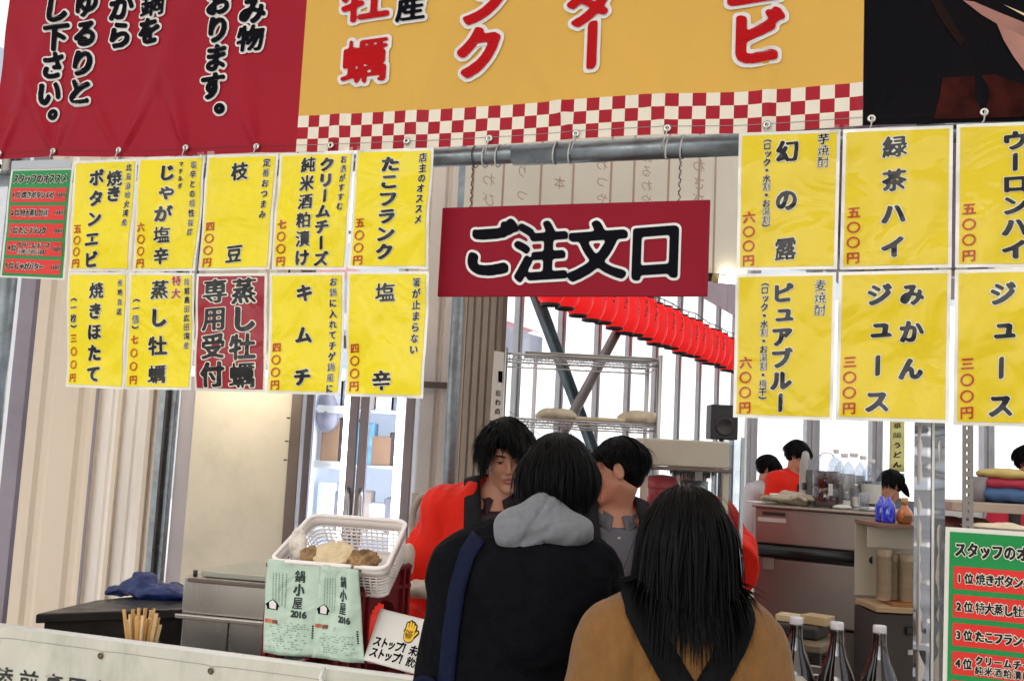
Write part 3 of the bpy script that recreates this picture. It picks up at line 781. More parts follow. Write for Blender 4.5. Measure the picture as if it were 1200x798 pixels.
brow('hem_stitch', s2 + .002, s3, lambda s: zbot(s) + HEM, lambda s: zbot(s) + HEM + .0012, mat('black_thread', (.012, .012, .016), .6, spec=.1), black_b, 80, 1, .0012)
def printed(name, pts, mt, parent, l):
    vs = [bpos(*sz(fp(a, b, NB)), l) for a, b in pts]; MB().add(vs, [tuple(range(len(vs)))]).build(name, mt, parent)
flesh = mat('pale_pink_print', hexc('a87a70'), .45, var=.2, scale=9, spec=.1)
printed('photo_print', [(1128, 1), (1142, 3), (1170, 15), (1200, 27), (1230, 40), (1230, 62), (1200, 50), (1172, 31), (1150, 18)], flesh, black_b, .0035)
printed('photo_print', [(1168, 29), (1200, 44), (1230, 60), (1230, 110), (1203, 88), (1188, 68), (1176, 48)], flesh, black_b, .0045)
printed('photo_print', [(1176, 6), (1200, 16), (1230, 27), (1230, 30), (1200, 19)], mat('gold_print', hexc('d8c39a'), .4), black_b, .0035)
umber = mat('umber_print', hexc('3a1410'), .45, var=.6, scale=16, dirt=hexc('0c0808'), dirt_amt=1, dscale=9, spec=.04)
printed('photo_print', [(1105, 92), (1165, 88), (1200, 100), (1230, 110), (1230, 137), (1094, 141), (1100, 118)], umber, black_b, .0025)
printed('photo_print', [(1090, 0), (1102, 0), (1120, 32), (1132, 48), (1126, 56), (1112, 38), (1098, 16)], mat('dark_umber_print', hexc('1e1210'), .4, var=.3, spec=.04), black_b, .0025)
tb, tw = MB(), MB(); trd = MB()
def bput(ch, px_, py_, wpx, hpx, mbs, outl=.06, bold=.035):
    s_, z_ = sz(fp(px_, py_, NB)); d_ = (SNZ(s_, NB, z_) - CAM).dot(FWD); k_ = d_ / FPX
    kw = k_ / math.cos(ANG) * .98
    put(tw, ch, s_, z_, wpx * kw, hpx * k_, bpos, .0035, bold, outl, True, .06); put(mbs, ch, s_, z_, wpx * kw, hpx * k_, bpos, .0062, bold, 0, True, .06)
for ch, x_, y_ in (('飲', 300, -22), ('み', 297, 13), ('物', 295, 46), ('て', 259, -28), ('お', 258, 4), ('り', 257, 36), ('ま', 255, 69), ('す', 251, 102), ('。', 259, 136),
                   ('お', 182, -28), ('鍋', 180, 4), ('を', 176, 37), ('か', 142, 8), ('ら', 140, 41), ('ゆ', 102, 5), ('る', 101, 40), ('り', 99, 75), ('と', 96, 109),
                   ('越', 70, -20), ('し', 68, 12), ('下', 67, 45), ('さ', 64, 78), ('い', 60, 110), ('。', 64, 143)):
    bput(ch, x_, y_, 35, 35, tb, .075, .05)
bput('産', 484, 8, 38, 42, tb, .08, .045)
for ch, x_, y_, a, b in (('牡', 431, 3, 62, 52), ('蠣', 429, 73, 62, 58), ('ン', 568, 2, 60, 62), ('ク', 562, 62, 60, 66), ('タ', 693, 6, 62, 60), ('ー', 695, 55, 62, 66), ('エ', 884, -18, 64, 60), ('ビ', 887, 44, 66, 70)):
    bput(ch, x_, y_, a, b, trd, .075, .045)
tw.build('lettering_outline', M['inkwhite'], bn); tb.build('lettering', M['inkblack'], bn); trd.build('red_lettering', M['inkred'], bn)

# ---------------------------------------------------------------- laminated menu sheets
class Sheet:
    def __init__(s, corners, n=-.075, seed=0, amp=.004, curl=.0):
        s.c = [fp(a, b, n) for a, b in corners]; TL, TR, BR, BL = s.c
        s.W = ((TR - TL).length + (BR - BL).length) / 2; s.H = ((BL - TL).length + (BR - TR).length) / 2
        s.seed = seed; s.amp = amp; s.curl = curl
    def uv(s, u, v, l=0.0):
        TL, TR, BR, BL = s.c
        p = TL.lerp(TR, u).lerp(BL.lerp(BR, u), v)
        d = s.amp * (noise.noise(Vector((u * 1.7, v * 1.9, s.seed))) * 1.6 + .45 * noise.noise(Vector((u * 6 + v * 4, v * 3.4, s.seed + 9)))) * min(1, v * 3 + .25)
        d += s.curl * v * v
        return p - FN * (d + l)
    def pos(s, x, y, l): return s.uv(x / s.W + .5, .5 - y / s.H, l)
    def text(s, mb, txt, u, v0, v1, gw, gh, lift, bold, out, vertical=True, n=96, rise=.08, u1=None, brush=True):
        k_ = len(txt)
        for i, ch in enumerate(txt):
            t = i / max(1, k_ - 1)
            if vertical: uu, vv = u + ((u1 if u1 is not None else u) - u) * t, v0 + (v1 - v0) * t
            else: uu, vv = u + (v1 - u) * t, v0
            put(mb, ch, (uu - .5) * s.W, (.5 - vv) * s.H, gw * s.W, gh * s.H, s.pos, lift, bold, out, vertical, rise if vertical else .04, n, brush=brush)
def menu(name, label, corners, texts, paper='paper', seed=0, group=None, cat='menu sheet', n=-.075, amp=.004, curl=0.0, border=.0075, tape=True):
    S = Sheet(corners, n, seed, amp, curl); o = thing(name, label, cat, S.uv(.5, 0), group)
    MB().grid(lambda u, v: S.uv(u, v, 0), 18, 26, flip=True).build('laminate', M['lamedge'], o)
    bu, bv = border / S.W, border / S.H
    MB().grid(lambda u, v: S.uv(bu + (1 - 2 * bu) * u, bv + (1 - 2 * bv) * v, .0012), 18, 26, flip=True).build('sheet', M[paper], o)
    L = {'k': MB(), 'r': MB(), 'p': MB(), 'w': MB()}
    for t in texts:
        txt, u, v0, v1, gw, gh, c = t[:7]; big = gw > .15
        nn = 96 if big else 60
        bold = .048 if big else .04
        S.text(L['k' if c == 'k' else 'p' if c == 'p' else 'r'], txt, u, v0, v1, gw, gh, .0034, bold, 0, True, nn)
        if c != 'p': S.text(L['w'], txt, u, v0, v1, gw, gh, .0024, bold, .045 if big else .05, True, nn)
    for k_, nm, mt in (('w', 'lettering_outline', 'lamwhite'), ('k', 'lettering', 'lamblack'), ('r', 'red_lettering', 'lamred'), ('p', 'price_lettering', 'price')):
        if L[k_].v: L[k_].build(nm, M[mt], o)
    if tape:
        rr = random.Random(seed)
        for u in (.06, .94):
            tu = .05
            if (u < .5) == (seed % 2 < 1): continue
            MB().grid(lambda a, b: S.uv(u - tu + 2 * tu * a, -.03 + .06 * b if True else 0, .0042), 3, 3, flip=True).build('tape', M['tapem'], o)
    return o, S
M['tapem'] = thin_glass('clear_tape', (.93, .93, .88), .10, .2)
def pr(v0=.62, v1=.93, u=.12, first='五'): return (first + '〇〇円', u, v0, v1, .13, .085, 'p')
sheets = [
 ('yellow sheet reading 焼きボタンエビ, leftmost in the upper row', [(87, 189), (161, 186), (153, 318), (80, 318)],
  [('焼き', .66, .17, .31, .25, .15, 'k'), ('ボタンエビ', .38, .16, .90, .24, .15, 'k'), ('北海道噴火湾産', .88, .08, .57, .09, .07, 'k'), pr()], 'paper'),
 ('yellow sheet reading じゃが塩辛, second in the upper left row', [(163, 185), (241, 183), (229, 318), (155, 318)],
  [('じゃが塩辛', .45, .14, .87, .25, .15, 'k'), ('塩辛との相性抜群', .85, .08, .66, .09, .07, 'k'), ('マチルダ', .66, .07, .26, .07, .05, 'k'), pr(first='六')], 'paper'),
 ('yellow sheet reading 枝豆, between じゃが塩辛 and クリームチーズ', [(243, 182), (326, 180), (316, 316), (231, 317)],
  [('枝豆', .49, .15, .86, .25, .16, 'k'), ('定番おつまみ', .86, .08, .53, .10, .075, 'k'), pr(first='四')], 'paper'),
 ('yellow sheet reading クリームチーズ純米酒粕漬け, fourth in the upper left row', [(328, 180), (415, 177), (405, 316), (318, 316)],
  [('クリームチーズ', .66, .11, .91, .20, .125, 'k'), ('純米酒粕漬け', .41, .11, .90, .20, .14, 'k'), ('お酒がすすむ', .87, .07, .47, .085, .07, 'k'), pr(first='七')], 'paper'),
 ('yellow sheet reading たこフランク, rightmost of the upper left row', [(418, 176), (508, 173), (501, 315), (408, 315)],
  [('たこフランク', .46, .13, .86, .25, .135, 'k'), ('店主のオススメ', .87, .08, .60, .105, .08, 'k'), pr()], 'paper'),
 ('yellow sheet reading 焼きほたて, leftmost in the lower left row', [(80, 319), (150, 319), (142, 456), (76, 453)],
  [('焼きほたて', .50, .16, .88, .24, .15, 'k'), ('産地直送', .88, .09, .34, .08, .06, 'k'), ('（一枚）', .13, .22, .50, .11, .08, 'k'), ('三〇〇円', .13, .58, .92, .12, .08, 'p')], 'paper'),
 ('yellow sheet reading 特大蒸し牡蠣, left of the crimson sheet', [(152, 319), (228, 320), (224, 457), (144, 456)],
  [('蒸し牡蠣', .50, .15, .87, .27, .17, 'k'), ('特大', .74, .07, .18, .14, .09, 'r'), ('陸前高田広田湾産', .90, .08, .62, .085, .065, 'k'), ('（一個）', .14, .22, .50, .12, .08, 'k'), ('七〇〇円', .14, .58, .92, .12, .08, 'p')], 'paper'),
 ('crimson sheet reading 蒸し牡蠣専用受付, the only red one among the yellow', [(231, 321), (313, 320), (311, 460), (228, 458)],
  [('蒸し牡蠣', .69, .15, .86, .37, .23, 'k'), ('専用受付', .28, .15, .86, .36, .22, 'k')], 'paperred'),
 ('yellow sheet reading キムチ, right of the crimson sheet', [(316, 320), (404, 319), (400, 463), (313, 461)],
  [('キムチ', .48, .17, .86, .24, .15, 'k'), ('お鍋に入れてチゲ鍋風に', .86, .08, .95, .10, .075, 'k'), pr(.62, .93, first='四')], 'paper'),
 ('yellow sheet reading 塩辛, rightmost of the lower left row', [(407, 318), (503, 318), (496, 467), (404, 464)],
  [('塩辛', .48, .17, .87, .25, .16, 'k'), ('箸が止まらない', .86, .09, .62, .105, .08, 'k'), pr(.62, .92, first='四')], 'paper'),
 ('yellow sheet reading 幻の露, left of the 緑茶ハイ sheet', [(866, 156), (985, 152), (981, 316), (863, 317)],
  [('幻の露', .49, .15, .85, .23, .17, 'k'), ('芋焼酎', .84, .07, .24, .12, .085, 'k'), ('（ロック・水割・お湯割）', .29, .05, .70, .085, .062, 'k'), pr(.62, .93, first='六')], 'paper_dim'),
 ('yellow sheet reading 緑茶ハイ, in the middle of the upper right row', [(988, 152), (1117, 147), (1115, 314), (984, 316)],
  [('緑茶ハイ', .48, .14, .85, .23, .16, 'k'), pr(.60, .92)], 'paper_dim'),
 ('yellow sheet reading ウーロンハイ, at the upper right edge', [(1121, 146), (1256, 141), (1254, 313), (1119, 314)],
  [('ウーロンハイ', .52, .13, .88, .24, .14, 'k'), pr(.60, .92)], 'paper_dim'),
 ('yellow sheet reading ピュアブルー, leftmost of the lower right row', [(862, 321), (980, 319), (976, 493), (859, 489)],
  [('ピュアブルー', .48, .14, .89, .22, .14, 'k'), ('麦焼酎', .85, .09, .26, .12, .085, 'k'), ('（ロック・水割・お湯割・梅干）', .30, .06, .88, .085, .062, 'k'), pr(.62, .93, first='六')], 'paper_dim'),
 ('yellow sheet reading みかんジュース, in the middle of the lower right row', [(983, 319), (1115, 316), (1112, 496), (979, 492)],
  [('みかん', .66, .16, .65, .22, .155, 'k'), ('ジュース', .37, .16, .87, .23, .155, 'k'), pr(.61, .92, first='三')], 'paper_dim'),
 ('yellow sheet reading ジュース, at the right edge below ウーロンハイ', [(1119, 316), (1255, 314), (1251, 501), (1117, 498)],
  [('ジュース', .42, .16, .87, .23, .155, 'k'), pr(.61, .92, first='三')], 'paper_dim'),
]
for i, (lb, cs, tx, pp) in enumerate(sheets):
    left = i < 10
    menu('menu_sheet', lb, cs, tx, pp, seed=i * 3.1 + 1, group='laminated menu sheets hung from the pole', n=-.078 - .003 * ((i % 5) % 2) - (.004 if (5 <= i < 10 or i >= 13) else 0), amp=.007 if left else .0055)

def ranking(label, corners, n, seed, strip, nn):
    S = Sheet(corners, n, seed, .004); o = thing('ranking_list', label, 'menu sheet', S.uv(.5, 0))
    MB().grid(lambda u, v: S.uv(u, v, 0), 12, 18, flip=True).build('laminate', M['lamedge'], o)
    v0_ = .06 if strip else .025
    f = lambda u0, u1, a, b, l: (lambda u, v: S.uv(u0 + (u1 - u0) * u, a + (b - a) * v, l))
    MB().grid(f(.035, .965, v0_, .985, .0012), 12, 18, flip=True).build('sheet', M['papergreen'], o)
    if strip: MB().grid(f(.0, .96, -.03, .045, .002), 8, 2, flip=True).build('clip_strip', mat('grey_clip_strip', (.42, .46, .5), .3, coat=.5), o)
    K, Wt = MB(), MB()
    def line(t, ua, ub, v, gw, gh):
        S.text(K, t, ua, v, ub, gw, gh, .0042, .05, 0, False, nn); S.text(Wt, t, ua, v, ub, gw, gh, .0032, .05, .07, False, nn)
    line('スタッフのオススメ', .12, .88, .135 if strip else .12, .095, .085)
    rows_ = [('1位', '焼きボタンエビ', '500円'), ('2位', '特大蒸し牡蠣', '700円'), ('3位', 'たこフランク', '500円'), ('4位', 'クリームチーズ', '700円'), ('5位', 'じゃがバター', '600円')]
    for k_, (r_, t_, p_) in enumerate(rows_):
        a = .215 + k_ * .155; MB().grid(f(.07, .93, a, a + .125, .0022), 10, 3, flip=True).build('band', M['bandred'], o)
        c_ = a + .062
        line(r_, .115, .19, c_, .075, .06)
        e_ = .28 + .072 * (len(t_) - 1)
        if k_ == 3: line(t_, .28, e_, c_ - .026, .068, .052); line('純米酒粕漬け', .28, .64, c_ + .028, .066, .05)
        else: line(t_, .28, e_, c_, .078, .065)
        line(p_, .80, .90, c_, .04, .042)
    Wt.build('lettering_outline', M['lamwhite'], o); K.build('lettering', M['lamblack'], o)
ranking('small green ranking list with red bands at the far left', [(14, 193), (87, 191), (75, 328), (0, 325)], -.07, 3, True, 54)
ranking('large green ranking list with red bands at the lower right edge', [(1108, 617), (1262, 627), (1259, 850), (1104, 830)], -.06, 8, False, 72)

# ---------------------------------------------------------------- the hanging red order sign
sg = thing('order_sign', 'dark red hanging board reading ご注文口 over the serving hatch', 'sign', fp(672, 240, 0))
TL, TR, BR, BL = fp(519, 241, -.004), fp(832, 237, -.004), fp(829, 348.5, -.004), fp(512, 346.5, -.004)
zt_, zb2_ = (TL.z + TR.z) / 2, (BL.z + BR.z) / 2
sa, sb = (sz(TL)[0] + sz(BL)[0]) / 2, (sz(TR)[0] + sz(BR)[0]) / 2
bm = MB(); bm.box(((sa + sb) / 2, 0, (zt_ + zb2_) / 2), (sb - sa, .008, zt_ - zb2_), frame(FO, -ANG))
bm.build('board', mat('dark_red_board', hexc('8c0a24'), .5, spec=.15, var=.04, scale=3, bump=.1, bscale=400), sg, bevel=.0015)
def sgp(x, y, l): return SNZ(x, -.005 - l, y)
K, Wt = MB(), MB()
for ch, px_, py_, w_, h_ in (('ご', 574, 292, 64, 68), ('注', 634, 295, 64, 74), ('文', 700, 294, 68, 72), ('口', 768, 294, 62, 72)):
    s_, z_ = sz(fp(px_, py_, -.004)); d_ = (SNZ(s_, 0, z_) - CAM).dot(FWD) / FPX
    put(Wt, ch, s_, z_, w_ * d_ / math.cos(ANG), h_ * d_, sgp, .0006, .046, .045, False, .05, 144)
    put(K, ch, s_, z_, w_ * d_ / math.cos(ANG), h_ * d_, sgp, .0014, .046, 0, False, .05, 144)
Wt.build('lettering_outline', mat('sign_white', (.78, .76, .76), .5), sg); K.build('lettering', M['inkblack'], sg)
for px_ in (554, 797):
    s_, _ = sz(fp(px_, 200)); pts = [SNZ(s_ + .0035 * math.sin(i * 2.2), .0 + .003 * math.cos(i * 2.2), zp + .03 - (zp + .03 - zt_) * i / 22) for i in range(24)]
    pts2 = [SNZ(s_ - .0035 * math.sin(i * 2.2), .002 - .003 * math.cos(i * 2.2), zp + .01 - (zp + .02 - zt_) * i / 22) for i in range(23)]
    MB().tube(pts, .0011, 5).tube(pts2, .0009, 5).tube([SNZ(s_ + .005, -.027 * math.cos(a_), zp + .027 * math.sin(a_)) for a_ in [2 * math.pi * k / 14 for k in range(14)]], .0013, 5, closed=True).build('hanging_wire', M['wire'], sg)
# ================================================================ lanterns along the windows
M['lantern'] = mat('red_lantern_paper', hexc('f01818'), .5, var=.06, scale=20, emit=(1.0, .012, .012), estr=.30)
M['lanterngap'] = mat('lantern_seam', hexc('ff8f8f'), .5, emit=(1, .25, .25), estr=.6)
M['bulb'] = mat('warm_bulb_glow', hexc('ffb040'), .5, emit=(1, .35, .05), estr=1.5)
LT = [W0 - WNL * 0, WD]
L0 = at(645, 355, 8.1); L0.z = 0
def lanpos(k):
    return Vector((L0.x, L0.y, 0)) + WD * (.29 * k) + ZV * (2.80 + .43 / 2 + .012 * math.sin(k * 1.9))
lroot = None
LG = 'red paper lanterns strung in a row under the hall roof'
for k in range(26):
    ORD = 'first second third fourth fifth sixth seventh eighth ninth tenth eleventh twelfth thirteenth'.split()
    lb = 'red paper lantern %s' % ('hanging nearest, first of the row behind the order sign' if k == 0 else
         'with a warm bulb showing, large, at mid-row' if k == 10 else ('%s from the near end of the row' % ORD[k] if k < 13 else '%s from the far end of the row' % ORD[25 - k]))
    p = lanpos(k)
    if lroot is None:
        lroot = thing('paper_lantern', lb, 'lantern', p, LG)
        prof = []
        for i in range(29):
            t = i / 28; z = -.2 + .4 * t; r_ = .131 * (1 - abs(2 * t - 1) ** 3.2 * .42) + .0035 * math.cos(i * math.pi)
            prof.append((r_, z))
        MB().lathe(prof, Matrix.Translation(p), 20).build('shade', M['lantern'], lroot)
        for sgn in (-1, 1):
            MB().lathe([(.0, sgn * .2), (.082, sgn * .2), (.084, sgn * .216), (.07, sgn * .22)][::sgn], Matrix.Translation(p), 18).build('rim', M['black'], lroot)
        MB().tube([p + ZV * .21, p + ZV * .29], .004, 6).build('hook', M['black'], lroot)
        m = MB(); r0 = random.Random(4)
        for i in range(6):      # illegible brush marks on the shade, seen edge-on
            a0 = R(-52) + r0.uniform(-.1, .1); z = .13 - i * .032
            for j in range(2):
                a1 = a0 + r0.uniform(.06, .2); zz = z + r0.uniform(-.012, .012)
                q = lambda a, z_: p + Vector((.1345 * math.cos(a), .1345 * math.sin(a), z_))
                m.add([q(a0, zz), q(a1, zz + .006), q(a1, zz + .016), q(a0, zz + .012)], [(0, 1, 2, 3)])
        m.build('brush_marks', M['black'], lroot)
        proto_l = lroot
    else:
        q = dup(proto_l, p, 0 if k % 3 else .4, lb, LG)
for ch in (lroot.children if 0 else []): pass
cw = MB().tube([lanpos(k_) + ZV * (.285 + .01 * math.sin(k_)) for k_ in range(-1, 27)], .006, 6)
tag(cw.build('lantern_cable', M['black'], None), 'thin black cable the red lanterns hang from', 'cable')
for k in (4, 6, 8, 10):
    p = lanpos(k)
    # the lit bulb shows through the paper
    o = [c for c in COL.objects if c.get('category') == 'lantern'][k]
    MB().lathe([(.0, -.02), (.018, -.016), (.024, 0), (.018, .016), (0, .02)], Matrix.Translation(p + Vector((-.03, -.132, .0))), 12).build('bulb_glow', M['bulb'], o)

# ================================================================ wire rack with trays of pale food
M['chrome'] = mat('chrome_wire', (.5, .48, .46), .3, 1.0, var=.1)
RY = 5.4
rk = thing('wire_rack', 'chrome wire shelf rack standing before the windows', 'rack', at(690, 600, RY))
xl, xr = at(592, 420, RY).x, at(774, 420, RY).x
dep = .5; zz = [at(690, 419, RY).z, at(700, 495, RY).z, .9]
for (x, y) in ((xl, RY), (xr, RY), (xl, RY + dep), (xr, RY + dep)):
    MB().tube([(x, y, 0), (x, y, zz[0] + .03)], .0125, 12).build('upright', M['chrome'], rk)
for z in zz:
    m = MB()
    for y in (RY, RY + dep):
        m.tube([(xl, y, z), (xr, y, z)], .006, 8); m.tube([(xl, y, z - .03), (xr, y, z - .03)], .004, 8)
        n_ = 26; m.tube([(xl + (xr - xl) * i / n_, y, z - .03 * (i % 2)) for i in range(n_ + 1)], .0025, 5)
    for x in (xl, xr): m.tube([(x, RY, z), (x, RY + dep, z)], .006, 8); m.tube([(x, RY, z - .03), (x, RY + dep, z - .03)], .004, 8)
    for i in range(1, 40): x = xl + (xr - xl) * i / 40; m.tube([(x, RY, z), (x, RY + dep, z)], .002, 4, cap=False)
    m.build('shelf', M['chrome'], rk)
dough = mat('pale_dough', hexc('e6d6ba'), .7, var=.12, scale=14, bump=.3)
def heap(name, label, c, sx, sy, h, mt, seed, cat, lumps=16):
    rr = random.Random(seed); L_ = [(rr.uniform(-.8, .8), rr.uniform(-.8, .8), rr.uniform(.3, .5)) for _ in range(lumps)]
    def f(P):
        d = None
        for a, b, r_ in L_:
            z = h * max(0, 1 - (a * a + b * b) * .7); e = el(P, (c[0] + a * sx, c[1] + b * sy, c[2] + z * .6), (sx * r_, sy * r_, h * .45))
            d = e if d is None else su(d, e, .008)
        return np.maximum(d, c[2] - P[:, 2])
    o = sdf_obj(name, f, (c[0] - sx * 1.6, c[1] - sy * 1.6, c[2] - .03), (c[0] + sx * 1.6, c[1] + sy * 1.6, c[2] + h * 1.7), min(sx, h) / 9, mt)
    return tag(o, label, cat)
for (px_, hw, h, lb) in ((653, .105, .065, 'low heap of pale buns at the left of the lower rack shelf'), (752, .11, .075, 'taller heap of pale buns at the right of the lower rack shelf')):
    c = at(px_, 495, RY + .15); heap('bun_heap', lb, (c.x, c.y, zz[1] + .006), hw, .12, h, dough, px_, 'buns')
c = at(702, 495, RY + .12)
tag(MB().box((c.x, c.y, zz[1] + .018), (.26, .2, .02)).build('food_tray', dough, bevel=.006), 'thin pale tray between the two bun heaps on the rack', 'tray')
c = at(690, 419, RY + .15)
tag(MB().box((c.x, c.y, zz[0] + .012), (.7, .3, .012)).build('baking_sheet', M['steel'], bevel=.003), 'flat steel baking sheet on the top rack shelf', 'tray')
# small poster on the brown wall
ps = thing('notice', 'narrow white notice with black print on the brown wall edge', 'notice', at(584, 450, 4.6))
a, b, c_, d_ = at(579, 411, 4.62), at(591, 413, 4.62), at(588, 494, 4.62), at(574, 492, 4.62)
def npz(x, y, l):
    u = x + .5; v = .5 - y; p = a.lerp(b, u).lerp(d_.lerp(c_, u), v); return p - Vector((0, l, 0))
MB().grid(lambda u, v: npz(u - .5, .5 - v, 0), 3, 6, flip=True).build('paper', M['whiteplas'], ps)
m = MB(); m.add([npz(.0, .22, .002), npz(.42, .22, .002), npz(.42, .06, .002), npz(.05, .06, .002)], [(0, 1, 2, 3)])
for i, ch in enumerate('飲わの'): put(m, ch, .1, -.1 - .13 * i, .5, .1, npz, .002, .03, 0, True, n=64)
m.build('lettering', M['inkblack'], ps)

# ================================================================ glass-door refrigerator
FY = 4.75
fx0, fx1 = at(353, 560, FY).x, at(482, 560, FY).x; FW = fx1 - fx0; fc = (fx0 + fx1) / 2; FH = 2.15
ref = thing('refrigerator', 'tall two-door glass refrigerator lit white inside', 'refrigerator', (fc, FY + .3, 0))
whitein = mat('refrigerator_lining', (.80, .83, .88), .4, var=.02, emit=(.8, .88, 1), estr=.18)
fm = mat('refrigerator_frame', hexc('8b8287'), .35, .5, var=.05)
m = MB()
for c_, d_ in (((fx0 + .012, FY + .3, FH / 2), (.024, .6, FH)), ((fx1 - .012, FY + .3, FH / 2), (.024, .6, FH)), ((fc, FY + .3, FH - .02), (FW - .05, .6, .04)), ((fc, FY + .3, .2), (FW - .05, .6, .4)), ((fc, FY + .59, FH / 2), (FW - .05, .02, FH - .1))): m.box(c_, d_)
m.build('cabinet', whitein, ref)
tubeL = mat('lit_white_strip', (.9, .9, 1), emit=(.85, .93, 1), estr=7)
for px_ in (402, 464):
    x = at(px_, 560, FY + .05).x
    MB().box((x, FY + .06, 1.2), (.03, .03, 1.7)).build('light_strip', tubeL, ref, bevel=.008)
for side, (a_, b_) in enumerate(((fx0, fc - .004), (fc + .004, fx1))):
    m = MB(); w_ = .042
    m.box(((a_ + w_ / 2), FY - .02, FH / 2 + .17), (w_, .04, FH - .4)); m.box((b_ - w_ / 2, FY - .02, FH / 2 + .17), (w_, .04, FH - .4))
    m.box(((a_ + b_) / 2, FY - .02, FH - .06), (b_ - a_ - 2 * w_, .04, .06)); m.box(((a_ + b_) / 2, FY - .02, .42), (b_ - a_ - 2 * w_, .04, .08))
    d = m.build('door', fm, ref, bevel=.004)
    MB().box(((a_ + b_) / 2, FY - .02, FH / 2 + .17), (b_ - a_ - .085, .006, FH - .5)).build('glass', M['pane'], d)
    hx = fc + (-.028 if side == 0 else .03)
    MB().tube([(hx, FY - .04, 1.42), (hx + .004, FY - .075, 1.38), (hx + .01, FY - .085, 1.22), (hx + .004, FY - .075, 1.04), (hx, FY - .04, 1.0)], .011, 10).build('handle', M['chrome'], d)
for z in (.8, 1.2, 1.52, 1.78):
    MB().box((fc, FY + .32, z), (FW - .06, .46, .012)).build('shelf', whitein, ref)
    MB().box((fx0 + .13, FY + .1, z), (.19, .02, .035)).build('shelf_edge', M['whiteplas'], ref)
rr = random.Random(5)
cardb = [mat('cardboard_brown', hexc('a37f62'), .8, var=.1), mat('beige_package', hexc('b9a79a'), .7, var=.15, scale=14), mat('dark_package', hexc('4a3a38'), .6, var=.3, scale=15), mat('white_package', (.7, .72, .76), .4, var=.1), mat('blue_package', hexc('6fa6c4'), .5, var=.3, scale=20), mat('grey_package', hexc('8a8690'), .5, var=.2, scale=16)]
n_ = 0
for zi, z in enumerate((.8, 1.2, 1.52, 1.78)):
    for j in range(5):
        x = fx0 + .09 + j * (FW - .16) / 4.2; hgt = rr.uniform(.14, .24) if zi < 3 else rr.uniform(.12, .2); k = (zi * 3 + j * 2) % 6
        m = MB(); wd = rr.uniform(.085, .11); m.box((x, FY + .26, z + .007 + hgt / 2), (wd, .16, hgt)); 
        o = m.build('carton', cardb[k], None, (x, FY + .26, z + .007), bevel=.008)
        tag(o, '%s box or pack on the %s shelf of the refrigerator, %s' % (['brown', 'beige', 'dark', 'white', 'blue', 'grey'][k], ['lowest', 'second', 'third', 'top'][zi], ['far left', 'left of the middle', 'in the middle', 'right of the middle', 'far right'][j]), 'package', 'packs inside the refrigerator')
bag = lambda c, s: (lambda P: su(el(P, (c.x, c.y, c.z), s), el(P, (c.x - .01, c.y, c.z + s[2] * .9), (s[0] * .6, s[1] * .6, s[2] * .5)), .03) + .006 * wob(P, 60, 3))
c = at(384, 486, FY + .14)
tag(sdf_obj('wrapped_bundle', bag(c, (.055, .05, .085)), (c.x - .1, c.y - .1, c.z - .13), (c.x + .1, c.y + .1, c.z + .19), .008, cardb[5]), 'grey plastic-wrapped bundle high in the left refrigerator door', 'bundle', None)

# flexible hose and grey box to the right of the refrigerator
hz = thing('duct_hose', 'pale ribbed duct hose bending down beside the refrigerator', 'hose', at(495, 600, 4.2))
hp = [at(a_, b_, 4.2) for a_, b_ in ((488, 652), (483, 625), (483, 600), (492, 582), (506, 578), (515, 585), (512, 596), (498, 607), (494, 622), (497, 650))]
HP = []
for i in range(len(hp) - 1):
    for t in range(5): HP.append(hp[i].lerp(hp[i + 1], t / 5))
for _ in range(3): HP = [HP[0]] + [(HP[i - 1] + HP[i] * 2 + HP[i + 1]) / 4 for i in range(1, len(HP) - 1)] + [HP[-1]]
MB().tube(HP, [.013 + .002 * (i % 2) for i in range(len(HP))], 12).build('hose', mat('beige_hose', hexc('a89c90'), .5, var=.15), hz)
c = at(508, 640, 4.25)
tag(MB().box((c.x, c.y, c.z - .25), (.16, .2, .62)).build('machine_box', mat('grey_machine', hexc('6a6460'), .5, .2, var=.2, dirt=hexc('3c3835'), dirt_amt=.6), None, bevel=.008), 'grey machine cabinet under the bent duct hose', 'machine')
c = at(497, 668, 3.9)
tag(MB().box((c.x, c.y, c.z - .35), (.24, .25, .72)).build('kitchen_unit', mat('dark_kitchen_unit', hexc('403a38'), .5, .3, var=.3, dirt=hexc('8a8078'), dirt_amt=.5, dscale=7), None, bevel=.01), 'dark cluttered kitchen unit behind the crimson crate', 'kitchen unit')
for k, (px_, py_, lb) in enumerate(((478, 655, 'crumpled white paper towel roll beside the crate'), (500, 690, 'crumpled white plastic bag behind the stop sign'))):
    c = at(px_, py_, 3.25); s_ = (.02, .03, .05) if k == 0 else (.07, .05, .03)
    tag(sdf_obj('paper_roll' if k == 0 else 'plastic_bag', (lambda c, s_: lambda P: el(P, tuple(c), s_) + .012 * wob(P, 50, 5, 8))(c, s_), tuple(c - Vector((.14, .1, .1))), tuple(c + Vector((.14, .1, .11))), .007, mat('crumpled_white', hexc('cdbfae'), .5, var=.1)), lb, 'paper' if k == 0 else 'bag')

